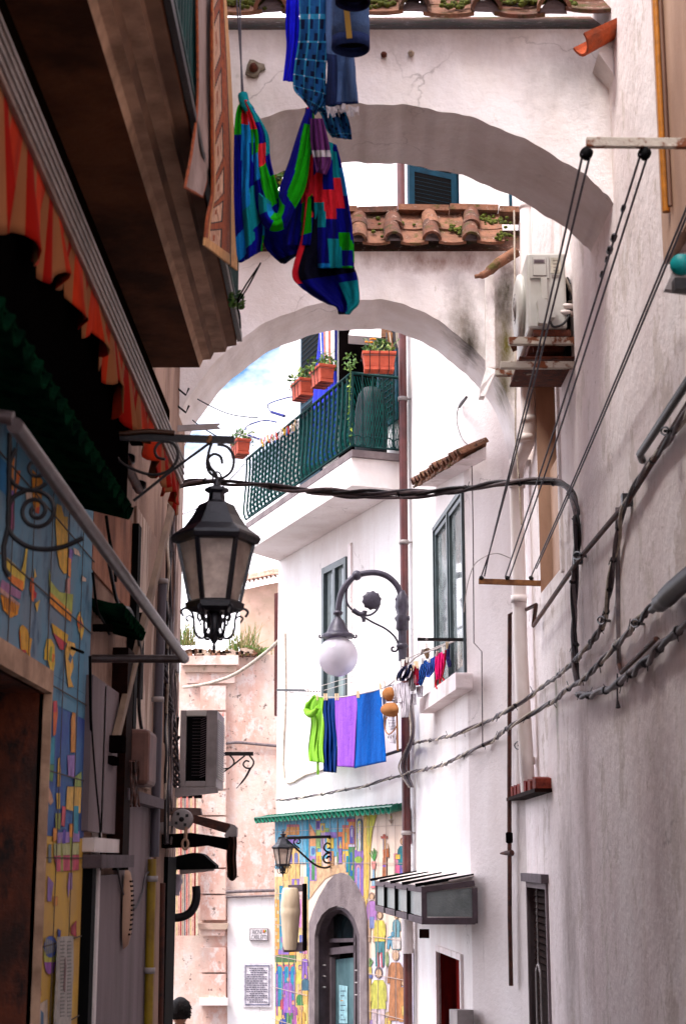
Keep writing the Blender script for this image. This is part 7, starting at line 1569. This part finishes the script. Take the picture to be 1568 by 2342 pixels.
# cables around the brown pipe
for i in range(4):
    mb = MB(); mb.tube(smooth([FA.hit(928 + i * 4, 1600, .2), FA.hit(938 + i * 3, 1650, .2), FA.hit(938 + i * 2, 1690, .2), FA.hit(920 + i * 4, 1730, .2), FA.hit(912 + i * 6, 1760, .2), FA.hit(935 + i * 3, 1800, .2)]), .011, [M['cablew'], M['cableg'], M['cable'], M['cableg']][i], 6)
    solo(mb, 'loose_cable', ['pale', 'grey', 'dark', 'slate grey'][i] + ' cable looping in front of the brown downpipe below the laundry', 'cable')
mb = MB(); mb.tube([FA.hit(880, 1727, .25), FA.hit(915, 1716, .25)], .02, M['cable'], 6); solo(mb, 'line_bracket', 'short dark bar below the small white sock at the right of the azure towel', 'bracket')
mb = MB(); mb.tube(smooth([FA.hit(652, 1448, .02), FA.hit(653, 1600, .02), FA.hit(650, 1780, .02), FA.hit(700, 1772, .02), FA.hit(760, 1752, .02)], 4), .016, M['cablew'], 6)
solo(mb, 'wall_conduit', 'pale conduit framing the left side of the bright facade behind the laundry', 'conduit')
mb = MB(); mb.tube(smooth([at(655, 1446, 23.9), at(610, 1490, 25), at(540, 1540, 26), at(480, 1562, 26.5), at(420, 1572, 27)], 5), .028, M['cablew'], 6); solo(mb, 'overhead_cable', 'pale cable drooping from the bright facade to the pink house', 'cable')
for i, pts in enumerate(([(400, 870), (440, 905), (520, 945), (590, 955)], [(405, 1180), (470, 1150), (560, 1060)], [(430, 880), (405, 930), (395, 990)], [(400, 905), (440, 960), (500, 1000)])):
    mb = MB(); mb.tube(smooth([at(x, y, 13.6 + i * .1) for x, y in pts]), .006, M['linedark'], 5); solo(mb, 'thin_wire', ['thin wire running from the left wall to the drying rack', 'straight thin wire rising behind the near lantern', 'short slack wire below the left end of the farther arch', 'thin wire slanting to the near lantern bracket'][i], 'wire')
mb = MB(); mb.prism([at(405, 972, 13.2), at(503, 967, 13.2), at(495, 973, 13.2), at(503, 978, 13.2), at(405, 984, 13.2)], (0, .04, 0), M['acg'])
for y0q in (895, 935): mb.tube([at(398, y0q - 14, 13.2), at(425, y0q + 8, 13.2), at(432, y0q - 8, 13.2)], .01, M['iron'], 6)
solo(mb, 'wall_bracket', 'split flat bar and hooks jutting from the left wall below the farther arch', 'bracket')

# canopy over the red door
ca = root('glass_canopy', at(975, 2080, 15), 'grey iron and frosted glass canopy with slatted roof over the red door', 'canopy')
u_ = RC.u; fr0 = at(970, 2110, 14.95); 
c1 = at(970, 2112, 14.9); Lc = 4.0; H1 = .3
pa = RC.hit(1086, 2112, 0); pa = Vector((pa.x, pa.y, c1.z)); far = c1 + u_ * Lc; pfar = RC.A + u_ * ((far - RC.A).dot(u_)); pfar.z = c1.z
mb = MB()
def zz(p, h): return p + Z * h
hi = .36; lo_ = .3
for a, b in ((c1, pa), (c1, far), (far, pfar)):
    mb.beam(zz(a, .02), zz(b, .02), .05, .06, M['stoned']); mb.beam(zz(a, lo_), zz(b, lo_ + (.06 if b is pa else 0)), .05, .05, M['stoned'])
for p in (c1, pa, far): mb.beam(p, zz(p, lo_ + .02), .05, .05, M['stoned'], up=Vector((0, 1, 0)))
for k in range(1, 4): p = c1 + u_ * (Lc * k / 4); mb.beam(p, zz(p, lo_), .07, .05, M['black'], up=Vector((0, 1, 0)))
mb.build('frame', ca, bevel=.003)
mb = MB(); fg = mat('frosted_panel', (140, 148, 146), .35, col2=(116, 124, 122), scale=6, bump=.4, bscale=50)
mb.prism([zz(c1, .06), zz(pa, .06), zz(pa, lo_ + .02), zz(c1, lo_ - .02)], (0, .01, 0), fg); mb.prism([zz(c1, .06), zz(far, .06), zz(far, lo_ - .02), zz(c1, lo_ - .02)], RC.n * -.01 , fg); mb.build('glass_panel', ca)
mb = MB()
for k in range(5):
    p = c1 + u_ * (Lc * k / 4) + RC.n * .08; q = RC.A + u_ * ((p - RC.A).dot(u_)); q.z = c1.z + lo_ + .13; p.z = c1.z + lo_ + .04
    mb.beam(p, q, .04, .03, M['black'])
mb.prism([zz(c1, lo_ + .03), zz(far, lo_ + .03), Vector((pfar.x, pfar.y, c1.z + lo_ + .12)), Vector((pa.x, pa.y, c1.z + lo_ + .12))], Z * .012, M['pvc']); mb.build('roof', ca)
mb = MB(); mb.beam(zz(pa, .3), zz(pa, .62) , .04, .04, M['stoned'], up=Vector((0, 1, 0)))
# barrel wall lamp by the mural
bl = root('barrel_wall_lamp', FA.hit(690, 2135, 0), 'cream barrel-shaped lamp between grey iron arms on the mural left of the arched door', 'lamp')
mb = MB(); Yb2 = 21.7; A3 = lambda x, y, Y=Yb2: at(611.6 + x * .21876, 1817.8 + y * .21876, Y)
mb.beam(A3(215, 980), A3(380, 975), .05, .09, M['stoned']); mb.beam(A3(388, 930), A3(390, 1630), .06, .07, M['dark']); mb.beam(A3(165, 1600), A3(390, 1590), .06, .12, M['stoned']); mb.build('bracket', bl, bevel=.004)
mb = MB(); cb = A3(238, 1310); u2 = .21876 / FPX * Yb2 * 1.12; mb.lathe([((r) * u2, (1310 - y) * u2) for r, y in ((58, 1570), (66, 1540), (78, 1380), (86, 1280), (90, 1265), (92, 1215), (88, 1200), (90, 1190), (84, 1130), (74, 1040), (60, 1025))], cb, mat('cream_barrel', (206, 186, 160), .5, col2=(180, 158, 130), scale=8, sz=.2), 24, flute=.04); mb.build('barrel', bl)
# tiny number plate
mb = MB(); p = at(970, 2123, 14.85); mb.box(p + Vector((0.0, .03, -.05)), (.09, .02, .08), M['bronze']); solo(mb, 'lamp_socket', 'small dark box under the near corner of the glass canopy', 'box')
mb = MB(); mb.prism([RC.hit(1063, 2308, .02), RC.hit(1082, 2310, .02), RC.hit(1084, 2420, .02), RC.hit(1065, 2420, .02)], RC.n * .15, M['acg']); solo(mb, 'letter_box', 'grey metal letter box on the wall right of the red door', 'box', bevel=.004)

# ================================================================== PERSON, walking away at the foot of the picture
def person():
    head = at(412, 2314, 14.6); gz = head.z - 1.64; x, y = head.x, head.y
    r = root('person', (x, y, gz), 'person with short dark hair at the bottom edge, walking away', 'person')
    V = [(0, 0, .95), (0, 0, 1.15), (0, .0, 1.38), (0, .01, 1.47), (0, 0, 1.56), (.1, 0, .9), (.11, .04, .5), (.11, -.02, .09), (.11, .11, .04), (-.1, 0, .9), (-.11, -.06, .5), (-.11, -.14, .12), (-.11, -.02, .05), (.19, 0, 1.4), (.24, -.03, 1.12), (.22, .08, .88), (-.19, 0, 1.4), (-.24, .02, 1.12), (-.22, .1, .9)]
    Eg = [(0, 1), (1, 2), (2, 3), (3, 4), (0, 5), (5, 6), (6, 7), (7, 8), (0, 9), (9, 10), (10, 11), (11, 12), (2, 13), (13, 14), (14, 15), (2, 16), (16, 17), (17, 18)]
    Rd = [.15, .14, .15, .08, .065, .09, .06, .045, .035, .09, .06, .045, .035, .065, .05, .035, .065, .05, .035]
    me = bpy.data.meshes.new('body'); me.from_pydata(V, Eg, []); o = bpy.data.objects.new('body', me); COL.objects.link(o); o.parent = r
    me.materials.append(mat('dark_jacket', (36, 34, 44), .9, col2=(24, 24, 30), scale=10))
    sk = o.modifiers.new('k', 'SKIN'); 
    for i, v in enumerate(me.skin_vertices[0].data): v.radius = (Rd[i], Rd[i] * .8); v.use_root = (i == 0)
    s = o.modifiers.new('u', 'SUBSURF'); s.levels = 1; s.render_levels = 2
    mb = MB(); c = Vector((x, y, gz + 1.64)); sk_ = mat('skin', (196, 146, 118), .6)
    mb.lathe([(.0, -.12), (.035, -.118), (.062, -.07), (.076, -.01), (.078, .04), (.06, .09), (0, .115)], c, sk_, 16)
    for q in (-1, 1): mb.lathe([(0, 0), (.018, .004), (.022, .015), (0, .02)], c + Vector((q * .076, 0, -.01)), sk_, 8, ax=(q, 0, 0))
    mb.tube([c + Vector((0, .075, .0)), c + Vector((0, .1, -.03))], .012, sk_, 6); mb.build('head', r, subsurf=1)
    mb = MB(); hm = mat('dark_hair', (26, 20, 18), .7, col2=(12, 9, 9), scale=60, bump=.8, bscale=160)
    for i in range(900):
        a = random.uniform(0, 2 * math.pi); t = random.uniform(-.35, 1); cz_ = math.sin(t * math.pi / 2); rr2 = math.cos(t * math.pi / 2)
        n_ = Vector((rr2 * math.cos(a), rr2 * math.sin(a), cz_))
        if n_.y > .35 and n_.z < .35: continue
        p = c + Vector((n_.x * .082, n_.y * .088, .02 + n_.z * .105)); d = (Vector((0, 0, -1)) + n_ * .5 + Vector((random.gauss(0, .3), random.gauss(0, .3), 0))).normalized(); mb.beam(p, p + d * .035, .006, .004, hm)
    mb.lathe([(.07, -.06), (.084, -.01), (.086, .04), (.066, .095), (.03, .12), (0, .124)], c + Vector((0, -.012, 0)), hm, 18); mb.build('hair', r)
person()
# ================================================================== weeds on the ruined wall top
for i, (x, y, rx, h_, lab) in enumerate(((548, 1486, .28, .55, 'tall dry grass clump on the broken top of the pink house'), (592, 1490, .14, .16, 'low green tuft at the right end of the broken wall top'), (425, 1470, .2, .5, 'pale dry weeds at the left end of the broken wall top'))):
    r = root('weed_clump', pk(x, y, 0), lab, 'plant', 'weeds on the ruined wall'); mb = MB(); c = pk(x, y + 6, .1)
    for k in range(90 if h_ > .3 else 60):
        p = c + Vector((random.gauss(0, rx * .5), random.uniform(-.1, .1), 0)); t = p + Vector((random.gauss(0, .12), random.gauss(0, .08), random.uniform(.4, 1.0) * h_)); mb.tube([p, p.lerp(t, .6) + Vector((0, 0, .03)), t], [.008, .005, .002], random.choice([M['dry'], M['dry'], M['leaf']]) if i != 1 else M['leaf'], 4, caps=False)
    leaves(mb, c + Z * .06, rx, .12, .09, 60, .03, [M['leaf'], M['dry']]); mb.build('foliage', r)
mb = MB()
for i in range(26):
    x = 412 + i * 7; p = pk(x, 1496 + random.uniform(-6, 3), .12); mb.box(p, (random.uniform(.06, .14), .2, random.uniform(.05, .12)), random.choice([M['tile2'], M['pinkgrey'], M['tile']]), rot=Matrix.Rotation(random.uniform(-.5, .5), 3, 'Y'))
mb.build('broken_coping', hp)

# ================================================================== small fixings on the left wall
for i, (x, y, lab) in enumerate(((372, 1330, 'upper clip of the dark grey pipe'), (362, 1600, 'middle clip of the dark grey pipe'), (347, 2010, 'top clip of the mustard pipe'), (341, 2220, 'lower clip of the mustard pipe'))):
    mb = MB(); p = LA.hit(x, y, .07); mb.lathe([(.036, -.02), (.044, -.02), (.044, .02), (.036, .02)], p, M['acg'], 12); mb.box(p + Vector((-.04, 0, 0)), (.05, .02, .03), M['acg'])
    solo(mb, 'pipe_clip', lab + ' on the left wall', 'clip')
jb2 = root('junction_box', LA.hit(393, 1540, .06), 'small grey junction box with wires beneath the end of the awning tube', 'box')
mb = MB(); p = LA.hit(396, 1500, .08); mb.box(p, (.09, .22, .26), M['acg']); mb.build('casing', jb2, bevel=.01)
mb = MB()
for k in range(4): mb.tube(smooth([p + Vector((.02 * k - .03, -.05 + .03 * k, -.12)), p + Vector((.03 * math.sin(k), -.06 + .04 * k, -.4)), p + Vector((-.02, .02 * k, -.8))]), .008, [M['iron'], M['cableg'], M['cable'], M['cablew']][k], 5)
mb.build('wire', jb2)
mb = MB(); mb.tube(smooth([LA.hit(x, y, .12) for x, y in ((250, 1290), (270, 1380), (300, 1400), (322, 1500), (318, 1620), (330, 1700))]), .012, M['iron'], 6)
solo(mb, 'wall_cable', 'black cable running behind the slanting batten to the brown meter box', 'cable')
mb = MB(); mb.tube([at(x, y, 9.0 - i * .4) for i, (x, y) in enumerate(((0, 1388), (90, 1452), (190, 1492)))], .008, M['black'], 6)
solo(mb, 'thin_wire', 'black wire crossing in front of the near tile mural to the side tube', 'wire')
for i, (x, y) in enumerate(((292, 1060), (318, 1120))):
    mb = MB(); mb.tube([LA.hit(x - 30, y - 60, .2), LA.hit(x, y, .14)], .03, M['rustpipe'], 8); mb.lathe([(.03, 0), (.045, .01), (.045, .05), (.03, .06)], LA.hit(x, y, .14), M['iron'], 10); solo(mb, 'awning_bracket_tube', ['upper', 'lower'][i] + ' short rusty tube end on the left wall under the striped awning', 'tube')
